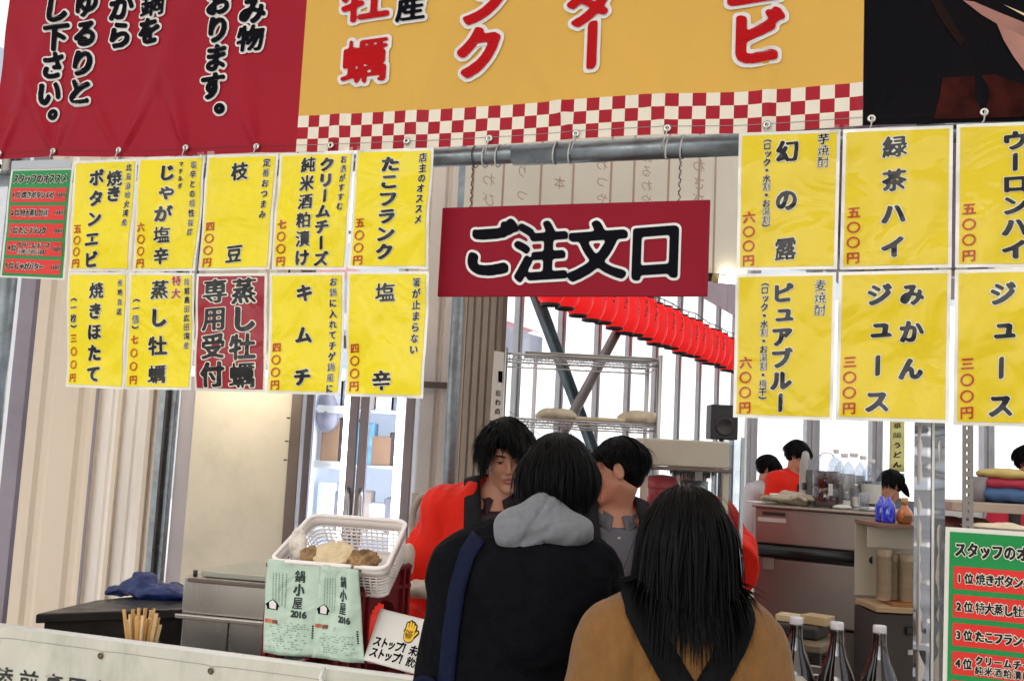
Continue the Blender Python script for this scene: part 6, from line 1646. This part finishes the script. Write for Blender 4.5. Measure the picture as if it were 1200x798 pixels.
    def eyes(s, lid=.55):
        for q in (-1, 1):
            def L(p): return s.M @ Vector(tuple(s.hc + s.hR @ (v3(*p) * s.hs)))
            m = MB(); N_ = 12; top = []; bot = []
            for i in range(N_ + 1):
                t = i / N_; x = q * (.0175 + .027 * t); yc = -.0945 + .010 * abs(t - .45) ** 1.5 * 3.0
                arch = math.sin(math.pi * t)
                top.append((x, yc - .001, .0135 + .0050 * arch * lid)); bot.append((x, yc - .0005, .0125 - .0032 * arch))
            m.add([L(p) for p in top + bot], [(i, i + 1, N_ + 2 + i, N_ + 1 + i) for i in range(N_)]); m.build('eye', M['eyew'], s.o)
            cx = q * .031; m = MB(); pts = [(cx + .0055 * math.cos(a), -.0965, .0125 + .0042 * math.sin(a) * (.9 if math.sin(a) < 0 else lid)) for a in [2 * math.pi * i / 14 for i in range(14)]]
            m.add([L(p) for p in pts], [tuple(range(14))]); m.build('iris', M['eyeb'], s.o)
            MB().tube([L((p[0], p[1] - .0012, p[2] + .0006)) for p in top], [.0008 + .0012 * math.sin(math.pi * min(1, (i + 1) / 12)) for i in range(N_ + 1)], 6).build('eyelash', M['browh'], s.o)
            MB().tube([L((q * (.013 + .034 * t), -.0985 + .014 * t * t, .0335 + .006 * math.sin(t * 2.2) - .002 * t)) for t in [i / 8 for i in range(9)]], [.0018, .0030, .0036, .0036, .0034, .0030, .0024, .0018, .0010], 6).build('eyebrow', M['browh'], s.o)
    def hair(s, capf, n, root_ok, length, comb, lift=(.003, .014), grav=.5, width=.0030, seed=1, collide=None, step=.012, curl=.12, cap_h=.006, steps=60, inward=3.5):
        """cap plus thousands of tapering strands that follow the skull, then fall"""
        if capf is not None:
            def f(P): return capf(s.head_local(P)) * s.hs
            c = s.hc; sdf_obj('hair_cap', f, tuple(c - .17), tuple(c + .17), cap_h, M['hair'], s.o, s.M)
        g = np.random.default_rng(seed); D = g.normal(size=(n * 4, 3)); D /= np.linalg.norm(D, axis=1)[:, None]
        D = D[root_ok(D)][:n]; n = len(D); c0 = np.array((0, .018, .045)); rad = np.array((.074, .092, .083)) + .005
        p = c0 + D * rad; Ln = length(D) * g.uniform(.8, 1.12, n); t = D * .4 + comb(D, p); t /= np.linalg.norm(t, axis=1)[:, None]
        lf = g.uniform(lift[0], lift[1], n); K = int(min(steps, np.ceil(Ln.max() / step))); path = [p.copy()]; alive = np.zeros(n)
        gl = np.linalg.inv(s.hR) @ np.array((0, 0, -1.0))
        rn = g.normal(size=(n, 3)) * curl
        def coll(p):
            q = p.astype(np.float32); d = np.minimum(el(q, (0, .018, .045), rad - .002), el(q, (0, -.025, -.02), (.066, .068, .092)))
            if collide is not None:
                w_ = (s.hc + (q * s.hs) @ s.hR.T).astype(np.float32); d = np.minimum(d, collide(w_) / s.hs)
            return d
        for i in range(K):
            frac = np.clip(i * step / Ln, 0, 1)
            cb = comb(D, p); h_ = p - c0; low = np.clip((.035 - h_[:, 2]) / .05, 0, 1)[:, None]      # below the widest part the hair falls and turns in
            cb = cb * (1 - low) + np.stack([-h_[:, 0], -h_[:, 1], 0 * h_[:, 0]], 1) * low * inward
            des = cb * (1 - frac * .6)[:, None] + gl * (grav + frac * 1.0)[:, None] + gl * low * .8 + rn
            des /= np.linalg.norm(des, axis=1)[:, None] + 1e-9; t = t * .55 + des * .45; t /= np.linalg.norm(t, axis=1)[:, None]
            stp = np.where(i * step < Ln, step, 0)[:, None]; p = p + t * stp
            for _ in range(2):
                d = coll(p); e = .003; G = np.stack([coll(p + np.eye(3)[a] * e) - d for a in range(3)], 1) / e
                G /= np.linalg.norm(G, axis=1)[:, None] + 1e-6; p = p + G * np.clip(lf - d, 0, .02)[:, None]
            path.append(p.copy())
        Pp = np.stack(path, 1)      # n, K+1, 3
        Tn = np.gradient(Pp, axis=1); Tn /= np.linalg.norm(Tn, axis=2)[:, :, None] + 1e-9
        out = Pp - np.array((0, .01, .0)); out[:, :, 2] *= .25; out /= np.linalg.norm(out, axis=2)[:, :, None] + 1e-9
        tw = g.uniform(-.9, .9, n)[:, None, None]
        S = np.cross(Tn, out); S /= np.linalg.norm(S, axis=2)[:, :, None] + 1e-9; U = np.cross(S, Tn); S = S * np.cos(tw) + U * np.sin(tw)
        fr = np.linspace(0, 1, K + 1)[None, :, None]; dd = np.clip((np.arange(K + 1) * step)[None, :] / Ln[:, None], 0, 1)[:, :, None]
        wv = width * g.uniform(.6, 1.5, n)[:, None, None] * (1 - dd ** 3 * .92) * np.clip(.5 + dd * 4, 0, 1)
        A_ = Pp - S * wv; B_ = Pp + S * wv; C_ = Pp + U * wv * .5
        V = np.stack([A_, C_, B_], 2).reshape(-1, 3); K1 = K + 1
        base = (np.arange(n)[:, None] * K1 + np.arange(K)[None, :]) * 3
        keep = (np.arange(K)[None, :] * step < Ln[:, None] + step)
        base = base[keep]
        Q = np.concatenate([np.stack([base, base + 1, base + 4, base + 3], 1), np.stack([base + 1, base + 2, base + 5, base + 4], 1)])
        V = s.to_world(s.hc + (V * s.hs) @ s.hR.T)
        me = bpy.data.meshes.new('hair'); me.vertices.add(len(V)); me.vertices.foreach_set('co', V.astype(np.float32).ravel())
        me.loops.add(Q.size); me.loops.foreach_set('vertex_index', Q.ravel().astype(np.int32)); me.polygons.add(len(Q))
        me.polygons.foreach_set('loop_start', np.arange(0, Q.size, 4, dtype=np.int32)); me.polygons.foreach_set('loop_total', np.full(len(Q), 4, np.int32))
        me.polygons.foreach_set('use_smooth', np.ones(len(Q), bool)); me.materials.append(M['hair']); me.update()
        o = link('hair', me, s.o); o['kind'] = 'stuff'; return o

def short_cap(q, front=.035, nape=-.055, thick=.016):
    d = el(q, (0, .020, .050), (.074 + thick, .092 + thick, .083 + thick))
    d = su(d, el(q, (0, .052, .0), (.062 + thick * .6, .050 + thick * .7, .075)), .03)
    face = bx(q, (0, -.13, -.04), (.068, .095, .04 + front), None, .03)
    d = ss(d, face, .012); d = np.maximum(d, nape - q[:, 2] - .3 * np.clip(-q[:, 1] - .0, 0, 1) * -2.2)
    for s in (-1, 1): d = ss(d, el(q, (s * .092, .008, -.012), (.03, .026, .038)), .008)
    return d + .0022 * wob(q, 130, 4, 8)

# ---------------------------------------------------------------- happi coat: body, wide sleeves, open front with a black collar band
def fold(P, f, amp, seed): return amp * wob(P * np.array((1.0, 1.0, .45), np.float32), f, seed, 7)
def happi(p, open_w=.05, sleeve_len=.62, seed=1):
    s = p; k = s.k
    def base(P, g=0.0):
        d = s.torso(P, .024 + g, 1.25); d = su(d, el(P, s.pel + v3(0, 0, -.02), (.19 * k + g, .145 * k + g, .24)), .06)
        for q in (-1, 1):
            e0, e1 = s.sh[q], s.elb[q]; w_ = e1 + (s.wr[q] - e1) * sleeve_len
            a = rc(P, e0, e1, .060 * k + g, .092 * k + g)
            # the sleeve hangs below the arm
            dr = v3(0, .02, -1); a = su(a, rc(P, e1, w_, .085 * k + g, .098 * k + g), .03)
            a = su(a, rc(P, e1 + dr * .05, w_ + dr * .075, .070 * k + g, .080 * k + g), .05)
            d = su(d, a, .045)
        return d
    def f(P):
        d = base(P) + fold(P, 30, .007, seed) + .011 * (np.abs(wob(P * np.array((1, 1, .35), np.float32), 26, seed + 7, 4)) - .3) + fold(P, 75, .002, seed + 3)
        z = P[:, 2] - .85 * k; w_ = .024 + open_w * np.clip((P[:, 2] - 1.0 * k) / (.42 * k), 0, 1) ** .8
        xx = np.abs(P[:, 0] - s.nk[0] * np.clip((P[:, 2] - .9) / .5, 0, 1))
        d = ss(d, np.maximum(xx - w_, P[:, 1] - .0 - s.nk[1]), .006)
        d = ss(d, rc(P, s.nk + v3(0, .0, -.0), s.hc + v3(0, 0, .0), .060, .064), .01)
        for q in (-1, 1):
            e1 = s.elb[q]; w_ = e1 + (s.wr[q] - e1) * sleeve_len; dr_ = (s.wr[q] - e1); dr_ = dr_ / np.linalg.norm(dr_)
            near = rc(P, w_, w_ + dr_ * .2, .14, .16)
            d = np.where(near < .02, np.maximum(d, (P - (w_ + dr_ * .035)) @ dr_), d)
        return d
    s.coatf = base
    s.part('happi_coat', f, M['haori'], .0075, (-.62, -.5, .60 * k), (.62, .45, 1.56 * k))
    # collar band: a lying strip along both front edges and round the neck
    def edge_w(z): return .024 + open_w * min(max((z - 1.0 * k) / (.42 * k), 0), 1) ** .8
    rows = []
    for q in (-1, 1):
        L_ = []
        for i in range(26):
            z = .66 * k + (float(s.nk[2]) - .02 - .66 * k) * i / 25; x = float(s.nk[0]) * min(max((z - .9) / .5, 0), 1) + q * (edge_w(z) + .012)
            L_.append((x, z))
        rows.append(L_)
    def surf_y(x, z, sign=-1):
        ys = np.linspace(-.42, .05, 80).astype(np.float32); P = np.stack([np.full(80, x), ys, np.full(80, z)], 1).astype(np.float32)
        d = base(P, .004); i = np.argmax(d < 0)
        return float(ys[i]) if d.min() < 0 else -.05
    m = MB()
    for q, L_ in zip((-1, 1), rows):
        vs = []
        for (x, z) in L_:
            for dx in (-.027, -.009, .009, .027):
                xx = x + q * dx * 1.0; vs.append(s.M @ Vector((xx, surf_y(xx, z) - .004 - (.004 if abs(dx) < .01 else 0), z)))
        # continue over the shoulder to the nape
        x, z = L_[-1]
        for t in range(1, 9):
            a = t / 8 * math.pi * .5; cx = float(s.nk[0]) + q * (.092 * math.cos(a)); cy = float(s.nk[1]) + -.055 + .135 * math.sin(a); cz = z + .015 + .028 * math.sin(a)
            for j, dx in enumerate((-.027, -.009, .009, .027)):
                X_, Y_ = cx + q * dx * math.cos(a), cy + dx * math.sin(a)
                zs_ = np.linspace(z + .16, z - .10, 90).astype(np.float32); Pz = np.stack([np.full(90, X_), np.full(90, Y_), zs_], 1).astype(np.float32); dz = base(Pz, .004)
                zz_ = float(zs_[np.argmax(dz < 0)]) if dz.min() < 0 else cz
                vs.append(s.M @ Vector((X_, Y_, zz_ + .004)))
        n = len(vs) // 4
        m.add(vs, [((i * 4 + j), (i * 4 + j + 1), ((i + 1) * 4 + j + 1), ((i + 1) * 4 + j)) for i in range(n - 1) for j in range(3)], 0, True)
    m.build('collar_band', M['collar'], s.o, thick=.005)
def shirt(p, mt, g=.012, open_neck=.05, buttons=True, collar=True):
    s = p
    def f(P):
        d = s.torso(P, g, 1.1)
        for q in (-1, 1): d = su(d, s.arm(P, q, .012), .03)
        d = ss(d, rc(P, s.nk + v3(0, -.03, -.01), s.nk + v3(0, -.10, .08), .035, .06), .01)
        d = np.maximum(d + fold(P, 40, .003, 5), P[:, 2] - float(s.nk[2]) + .012 - .5 * (P[:, 1] - s.nk[1]))
        return np.maximum(d, .80 - P[:, 2])
    s.part('shirt', f, mt, .0075, (-.45, -.3, .78), (.45, .3, 1.6))
    if collar:
        n = s.nk; vs = []; NA = 26
        for i in range(NA + 1):      # stand collar, open at the throat
            a = math.pi / 2 + (i / NA - .5) * 2 * math.pi * .86; ca, sa = math.cos(a), math.sin(a)
            for r_, h_ in ((.092, -.060), (.076, -.036), (.067, -.014), (.065, .008), (.070, .009), (.082, -.026)):
                vs.append(s.M @ Vector((float(n[0]) + ca * r_ * 1.30, float(n[1]) + sa * r_ * 1.02, float(n[2]) + h_ + .014 * abs(ca) + .034 * sa * (1 if sa < 0 else .5))))
        MB().add(vs, [(i * 6 + j, i * 6 + j + 1, i * 6 + j + 7, i * 6 + j + 6) for i in range(NA) for j in range(5)], 0, True).build('shirt_collar', mt, s.o, thick=.002)
        for q in (-1, 1):
            pts = [(q * .062, -.020, .018), (q * .046, -.046, .006), (q * .014, -.068, -.016), (q * .030, -.100, -.066), (q * .064, -.076, -.040), (q * .078, -.020, -.010)]
            MB().add([s.M @ Vector(tuple(n + v3(*p_))) for p_ in pts], [tuple(range(6))]).build('collar_wing', mt, s.o, thick=.003)
    if buttons:
        for i in range(4):
            z = float(s.nk[2]) - .085 - i * .075; ys = np.linspace(-.3, .05, 120).astype(np.float32)
            P = np.stack([np.full(120, float(s.nk[0])), ys, np.full(120, z)], 1).astype(np.float32); d = s.torso(P, g, 1.1); y = float(ys[np.argmax(d < 0)])
            MB().lathe([(0, .004), (.005, .003), (.0055, 0)], s.M @ Matrix.Translation((float(s.nk[0]), y - .004, z)) @ Matrix.Rotation(R(90), 4, 'X'), 12).build('button', M['button'], s.o)

# ================================================================ clerk facing the camera
c = at(602, 546, 3.38)
A1 = Person('young man with falling black fringe, eyes lowered, in a scarlet happi over a dark shirt', (c.x - .06, c.y + .03, 0), R(-4), 1.755,
            head_rot=(R(20), R(-5), R(7)), head_off=(.055, -.035, -.03), lean=(-.02, -.05), shw=.150,
            arms={-1: ((-.295, .0, 1.09), (-.235, -.22, .98)), 1: ((.28, .0, 1.13), (.20, -.24, 1.0))})
A1.body(h=.0048, headf=HEADM); A1.eyes(.25); shirt(A1, M['maroon'], collar=True); happi(A1, .042, .55, 2); A1.trousers()
def ok1(D): return (D[:, 2] > -.15) & ~((D[:, 1] < -.62) & (D[:, 2] < .35)) & ~((np.abs(D[:, 0]) > .7) & (D[:, 2] < .1) & (D[:, 1] < .05))
def comb1(D, p):
    o = np.zeros_like(p); fr_ = np.clip(-D[:, 1] + .35, 0, 1); o[:, 1] = -fr_ * 1.1 + (1 - fr_) * .8; o[:, 2] = -.25
    o[:, 0] = np.where(D[:, 0] > -.35, .25, -.35) * (.5 + fr_ * .6) + D[:, 0] * .5; return o
def len1(D): fr_ = np.clip(-D[:, 1], 0, 1); return np.where(D[:, 1] < -.05, .080 + .06 * np.abs(D[:, 0]) - .052 * np.exp(-((D[:, 0] + .22) / .20) ** 2) * (D[:, 1] < -.35), .10)
A1.hair(lambda q: short_cap(q, .050, -.05, .008), 3600, ok1, len1, comb1, (.003, .012), .5, .0022, 3, curl=.10, inward=3.0)

# ================================================================ clerk in profile behind the customer
c = at(722, 563, 3.62)
A2 = Person('young man in profile, grey shirt under a scarlet happi, right of the customer in black', (c.x + .0, c.y + .02, 0), R(4), 1.70,
            head_rot=(R(10), R(-4), R(-106)), head_off=(-.005, -.03, -.015), lean=(0, -.04), shw=.172)
A2.body(h=.0045); A2.eyes(.3); shirt(A2, M['greyshirt'], open_neck=.06, collar=True); happi(A2, .062, .6, 5); A2.trousers()
def ok2(D): return (D[:, 2] > -.35) & ~((D[:, 1] < -.55) & (D[:, 2] < .35)) & ~((np.abs(D[:, 0]) > .6) & (D[:, 2] < .12) & (D[:, 1] < .25)) & ~((D[:, 2] < -.05) & (D[:, 1] < .2))
def comb2(D, p):
    o = np.zeros_like(p); fr_ = np.clip(-D[:, 1] + .2, 0, 1); o[:, 1] = -fr_ + (1 - fr_) * .7; o[:, 2] = -.5; o[:, 0] = D[:, 0] * .7; return o
A2.hair(lambda q: short_cap(q, .045, -.07, .009), 3000, ok2, lambda D: np.where(np.abs(D[:, 0]) > .6, .035, np.where(D[:, 2] > .2, .08, .045)), comb2, (.003, .012), .4, .0026, 4, curl=.16)

# ================================================================ third clerk, hidden but for a sleeve
c = at(845, 640, 4.3)
A3 = Person('clerk standing behind the warmer case, only a scarlet sleeve showing by the ice maker', (c.x - .15, c.y, 0), R(12), 1.72, head_rot=(R(25), 0, R(-20)), head_off=(-.0, -.04, -.03), shw=.16,
            arms={1: ((.205, -.02, 1.27), (.10, -.26, 1.2)), -1: ((-.22, -.04, 1.12), (-.12, -.25, 1.05))})
A3.body(h=.009); shirt(A3, M['greyshirt'], collar=False, buttons=False); happi(A3, .09, .6, 8); A3.trousers()
A3.hair(lambda q: short_cap(q, .045, -.06, .015), 900, ok2, lambda D: np.where(D[:, 2] > .2, .09, .06), comb2, (.005, .016), .4, .004, 5)

# ================================================================ customer in black coat, back to the camera
c = at(656, 566, 2.32)
B1 = Person('customer in black coat seen from behind, grey hood spilling over the collar', (c.x - .065, c.y + .03, 0), R(180) - .05, 1.66,
            head_rot=(R(6), R(3), R(-3)), lean=(0, .0), shw=.122, head_off=(-.065, .0, -.005),
            arms={1: ((.158, .03, 1.06), (.135, -.10, .84)), -1: ((-.155, .03, 1.06), (-.135, -.10, .84))})
B1.body(h=.008)
nk = B1.nk
def coat1(P, g=0.0):
    d = B1.torso(P, .048 + g, 1.35)
    d = su(d, el(P, B1.pel + v3(0, 0, .0), (.205 + g, .16 + g, .30)), .08)
    for q in (-1, 1): d = su(d, B1.arm(P, q, .040 + g, .042 + g, .036 + g), .05)
    return d
def coat1f(P):
    d = coat1(P) + fold(P, 26, .008, 4) + .010 * (np.abs(wob(P, 20, 31, 4)) - .3) + fold(P, 60, .003, 5)
    # big black hood lying on the back, its rim rising round the neck
    hd = el(P, nk + v3(0, .105, -.065), (.150, .075, .100)); hd = su(hd, el(P, nk + v3(0, .125, -.15), (.10, .050, .085)), .05)
    for q in (-1, 1): hd = su(hd, rc(P, nk + v3(q * .118, .060, .004), nk + v3(q * .105, -.06, -.045), .034, .026), .03)
    hd = su(hd, rc(P, nk + v3(-.13, .075, -.005), nk + v3(.13, .075, -.005), .030, .030), .03)
    d = su(d, hd + fold(P, 40, .004, 8), .012)
    d = ss(d, el(P, nk + v3(0, .0, .03), (.085, .075, .10)), .02)
    return np.maximum(d, .62 - P[:, 2])
B1.part('black_coat', coat1f, M['blackcoat'], .0075, (-.52, -.4, .6), (.52, .42, 1.6))
def hoodg(P):
    q = P - nk
    d = el(q, (0, .080, .062), (.098, .060, .044))
    d = su(d, el(q, (.055, .090, .045), (.052, .054, .050)), .03)       # fuller and lower on one side
    d = su(d, el(q, (-.066, .075, .052), (.040, .050, .030)), .03)
    d = su(d, el(q, (.0, .075, .105), (.036, .040, .030)), .035)
    for s_ in (-1, 1): d = su(d, rc(q, (s_ * .075, .04, .03), (s_ * .055, -.06, .005), .028, .022), .03)
    d = ss(d, el(q, (0, -.015, .08), (.058, .060, .12)), .015)
    # centre seam and soft creases
    seam = np.abs(q[:, 0] + .002 - .55 * (.115 - q[:, 2])) ; d = d + .0035 * np.exp(-(seam / .0045) ** 2)
    d = d + .006 * np.exp(-((q[:, 2] - .055 + .5 * (q[:, 0]) ) / .010) ** 2) * (q[:, 0] > -.02)
    d = d + .005 * np.exp(-((q[:, 2] - .030 - .6 * (q[:, 0])) / .009) ** 2) * (q[:, 0] < .0)
    return d + .007 * (np.abs(wob(P, 24, 12, 4)) - .3)
B1.part('grey_hood', hoodg, M['hoodgrey'], .0045, (-.2, -.12, float(nk[2]) - .12), (.2, .22, float(nk[2]) + .2))
def strap(p, pts, wd, mt, name, coatf, off=.006, n=40):
    """webbing strap following the coat surface; pts in local xz on the back (y found on the surface), y>0 side"""
    P3 = []
    for i in range(n + 1):
        t = i / n * (len(pts) - 1); j = min(int(t), len(pts) - 2); f_ = t - j; a, b = pts[j], pts[j + 1]
        x, z = a[0] + (b[0] - a[0]) * f_, a[1] + (b[1] - a[1]) * f_
        P3.append((x, z))
    rowsv = []
    for i, (x, z) in enumerate(P3):
        x2, z2 = P3[min(i + 1, n)]; x1, z1 = P3[max(i - 1, 0)]; tx, tz = x2 - x1, z2 - z1; L_ = math.hypot(tx, tz) or 1; nx, nz = tz / L_, -tx / L_
        row = []
        for e in (-1, -.33, .33, 1):
            xx, zz_ = x + nx * e * wd / 2, z + nz * e * wd / 2; ys = np.linspace(.45, -.3, 150).astype(np.float32)
            Pq = np.stack([np.full(150, xx), ys, np.full(150, zz_)], 1).astype(np.float32); d = coatf(Pq); k_ = np.argmax(d < 0) if d.min() < 0 else np.argmin(d)
            row.append([xx, float(ys[k_]) + off + (.003 if abs(e) < .5 else 0), zz_])
        rowsv.append(row)
    Y = np.array([[r_[1] for r_ in row] for row in rowsv]); 
    for _ in range(3): Y[1:-1] = (Y[:-2] + Y[1:-1] * 2 + Y[2:]) / 4
    for i, row in enumerate(rowsv):
        for j in range(4): row[j][1] = max(Y[i, j], 0 + row[j][1])
    vs = [p.M @ Vector(v) for row in rowsv for v in row]
    return MB().add(vs, [(i * 4 + j, i * 4 + j + 1, i * 4 + j + 5, i * 4 + j + 4) for i in range(n) for j in range(3)], 0, True).build(name, mt, p.o, thick=.004)
strap(B1, [(.105, 1.435), (.126, 1.40), (.142, 1.33), (.151, 1.24), (.156, 1.12), (.158, 1.0)], .036, M['navy'], 'shoulder_strap', coat1f, .008)
cR = B1.M @ Vector((.20, .115, 1.10))
MB().tube([cR + Vector((.030 * math.cos(a) , -.004 * math.sin(2 * a), .034 * math.sin(a))) for a in [2 * math.pi * i / 28 for i in range(28)]], .0065, 8, closed=True).build('strap_ring', M['navy'], B1.o)
B1.trousers()
def ok3(D): return (D[:, 2] > -.65) & ~((D[:, 1] < -.5) & (D[:, 2] < .35)) & ~((np.abs(D[:, 0]) > .75) & (D[:, 2] < -.05) & (D[:, 1] < .0))
def comb3(D, p):
    o = np.zeros_like(p); o[:, 2] = -.8; o[:, 0] = D[:, 0] * .9; o[:, 1] = np.where(D[:, 1] > -.15, .8, -.8) * .7; return o
def cap3(q): 
    d = short_cap(q, .050, -.085, .010); d = su(d, el(q, (0, .055, -.03), (.064, .045, .065)), .03); return d
B1.hair(cap3, 6500, ok3, lambda D: np.where(D[:, 2] > .3, .125, .06), comb3, (.003, .014), .5, .0021, 6, curl=.15)

# ================================================================ woman with long hair and camel coat, back to the camera
c = at(806, 614, 2.05)
B2 = Person('woman with long black hair seen from behind, camel coat crossed by black backpack straps', (c.x - .005, c.y + .01, 0), R(180) + .04, 1.56,
            head_rot=(R(4), R(-3), R(4)), shw=.132, head_off=(0, 0, -.01),
            arms={1: ((.225, .02, 1.0), (.20, -.10, .8)), -1: ((-.225, .02, 1.0), (-.20, -.10, .8))})
B2.body(h=.009)
nk2 = B2.nk
def coat2(P, g=0.0):
    d = B2.torso(P, .036 + g, 1.3); d = su(d, el(P, B2.pel + v3(0, 0, -.05), (.20 + g, .155 + g, .36)), .08)
    for q in (-1, 1): d = su(d, B2.arm(P, q, .032 + g, .034 + g, .03 + g), .045)
    return d
def coat2f(P):
    d = coat2(P) + fold(P, 24, .005, 14) + .007 * (np.abs(wob(P * np.array((1, 1, .5), np.float32), 22, 33, 4)) - .3) + fold(P, 70, .0022, 15)
    for q in (-1, 1):      # armhole seams
        sx = B2.sh[q][0] * .93 + q * .10 * np.clip(1.30 - P[:, 2], -.05, .25) * .35; d = d + .007 * np.exp(-((P[:, 0] - sx) / .007) ** 2) * (P[:, 2] > 1.02)
    d = ss(d, rc(P, nk2 + v3(0, -.01, .0), B2.hc, .06, .07), .01)
    return np.maximum(d, .52 - P[:, 2])
B2.part('camel_coat', coat2f, M['camel'], .0075, (-.48, -.36, .5), (.48, .36, 1.5))
for q in (-1, 1):
    strap(B2, [(q * .100, 1.375), (q * .098, 1.335), (q * .075, 1.29), (q * .045, 1.24), (q * .022, 1.205), (q * .018, 1.16)], .052, M['blackweb'], 'backpack_strap', lambda P: coat2(P), .009)
bpk = lambda P: bx(P, (0, .185, .93), (.12, .045, .22), None, .04) + .004 * wob(P, 30, 3)
B2.part('backpack', bpk, M['blackweb'], .010, (-.2, .1, .6), (.2, .32, 1.1))
B2.trousers()
def wisps(p, n, ok, ln, comb, seed, **k): p.hair(None, n, ok, ln, comb, (.006, .034), k.pop('grav', .5), .0006, seed, curl=.30, **k)
wisps(A1, 160, ok1, len1, comb1, 41); wisps(A2, 120, ok2, lambda D: np.where(np.abs(D[:, 0]) > .6, .04, .07), comb2, 42); wisps(B1, 220, ok3, lambda D: np.where(D[:, 2] > .3, .12, .07), comb3, 43)
def ok4(D): return (D[:, 2] > -.55) & ~((D[:, 1] < -.55) & (D[:, 2] < .35)) & ~((np.abs(D[:, 0]) > .75) & (D[:, 2] < -.2) & (D[:, 1] < .1))
def comb4(D, p):
    o = np.zeros_like(p); o[:, 2] = -1.0; o[:, 0] = D[:, 0] * .95; o[:, 1] = np.where(D[:, 1] > -.3, .75, .25); return o
def cap4(q): 
    d = short_cap(q, .050, -.20, .009); d = su(d, el(q, (0, .045, -.06), (.066, .048, .11)), .03); return d + .0022 * np.sin(q[:, 0] * 420 + 3 * np.sin(q[:, 2] * 30))
col2 = lambda P: coat2(P, .008)
g_ = np.random.default_rng(77)
B2.hair(cap4, 6500, ok4, lambda D: (.170 + .155 * D[:, 2] + .03 * np.cos(D[:, 0] * 3)) / .88 * (.75 + .3 * np.abs(np.sin(D[:, 0] * 37 + D[:, 1] * 23))), comb4, (.003, .016), .9, .0021, 8, collide=col2, step=.012, curl=.13, inward=.9)

def comb5(D, p):
    o = np.zeros_like(p); o[:, 2] = -1.0; o[:, 0] = np.sign(D[:, 0]) * .55; o[:, 1] = .35; return o
B2.hair(None, 520, lambda D: (np.abs(D[:, 0]) > .45) & (D[:, 2] < .5) & (D[:, 2] > -.5) & (D[:, 1] > -.4), lambda D: .30 + .06 * D[:, 2], comb5, (.006, .022), .8, .0018, 44, collide=col2, curl=.10, inward=-.15)
wisps(B2, 80, ok4, lambda D: .20 + .15 * D[:, 2], comb4, 45, grav=.9, collide=col2, inward=.6)
# ================================================================ people in the far stall
def far(label, px, py, Y, H, yaw, coat_mt, hr, seed, low=True, long=False, zoff=0):
    c = at(px, py, Y); p = Person(label, (c.x, c.y, c.z - 1.60 * H / 1.70 + zoff), yaw, H, head_rot=hr, head_off=(0, -.03, 0), lean=(0, -.06))
    p.body(h=.009)
    def f(P):
        d = p.torso(P, .03, 1.2)
        for q in (-1, 1): d = su(d, p.arm(P, q, .032, .04, .03), .04)
        return ss(d, rc(P, p.nk + v3(0, -.03, -.0), p.hc, .05, .06), .01) + fold(P, 30, .006, seed)
    p.part('jacket', f, coat_mt, .014, (-.5, -.4, .75), (.5, .4, 1.6)); p.trousers()
    p.hair(lambda q: short_cap(q, .045, -.06, .018), 700, ok2, lambda D: np.where(D[:, 2] > .2, .10, .06), comb2, (.006, .02), .4, .005, seed)
    return p
M['happif'] = M['haori']
F1 = far('man in a scarlet happi working at the far stall, head bent to the right', 926, 532, 8.4, 1.74, R(35), M['haori'], (R(14), 0, R(20)), 21)
m = MB(); 
for dx in (-.03, .03):
    m.add([F1.M @ Vector(v) for v in ((dx - .022, -.155, 1.02), (dx + .022, -.155, 1.02), (dx * 1.9 + .02, -.15, 1.40), (dx * 1.9 - .022, -.15, 1.40))], [(0, 1, 2, 3)])
m.build('collar_band', M['collar'], F1.o, thick=.01)
F2 = far('person in white with a dark knitted cap, left of the far man in scarlet', 891, 548, 9.0, 1.66, R(50), mat('white_work_coat', (.6, .6, .62), .8, var=.05), (R(18), 0, R(20)), 22)
F3 = far('girl with a ponytail in grey behind the blue bottles', 1050, 568, 8.2, 1.58, R(-55), mat('grey_cardigan', hexc('6a6a78'), .8, var=.2, scale=30), (R(15), 0, R(-20)), 23)
pt_ = [F3.M @ Vector(tuple(F3.hc + F3.hR @ v3(0, .10 + .01 * i, .02 - .028 * i))) for i in range(6)]
MB().tube(pt_, [.022, .03, .032, .028, .02, .006], 10).build('ponytail', M['hair'], F3.o)
F4 = far('person in crimson with dark hair at the far right edge', 1196, 540, 7.6, 1.66, R(20), mat('crimson_jacket', hexc('c01c38'), .75, var=.08), (R(10), 0, R(10)), 24)
bpy.data.objects.remove(_fo); bpy.data.curves.remove(_fc)
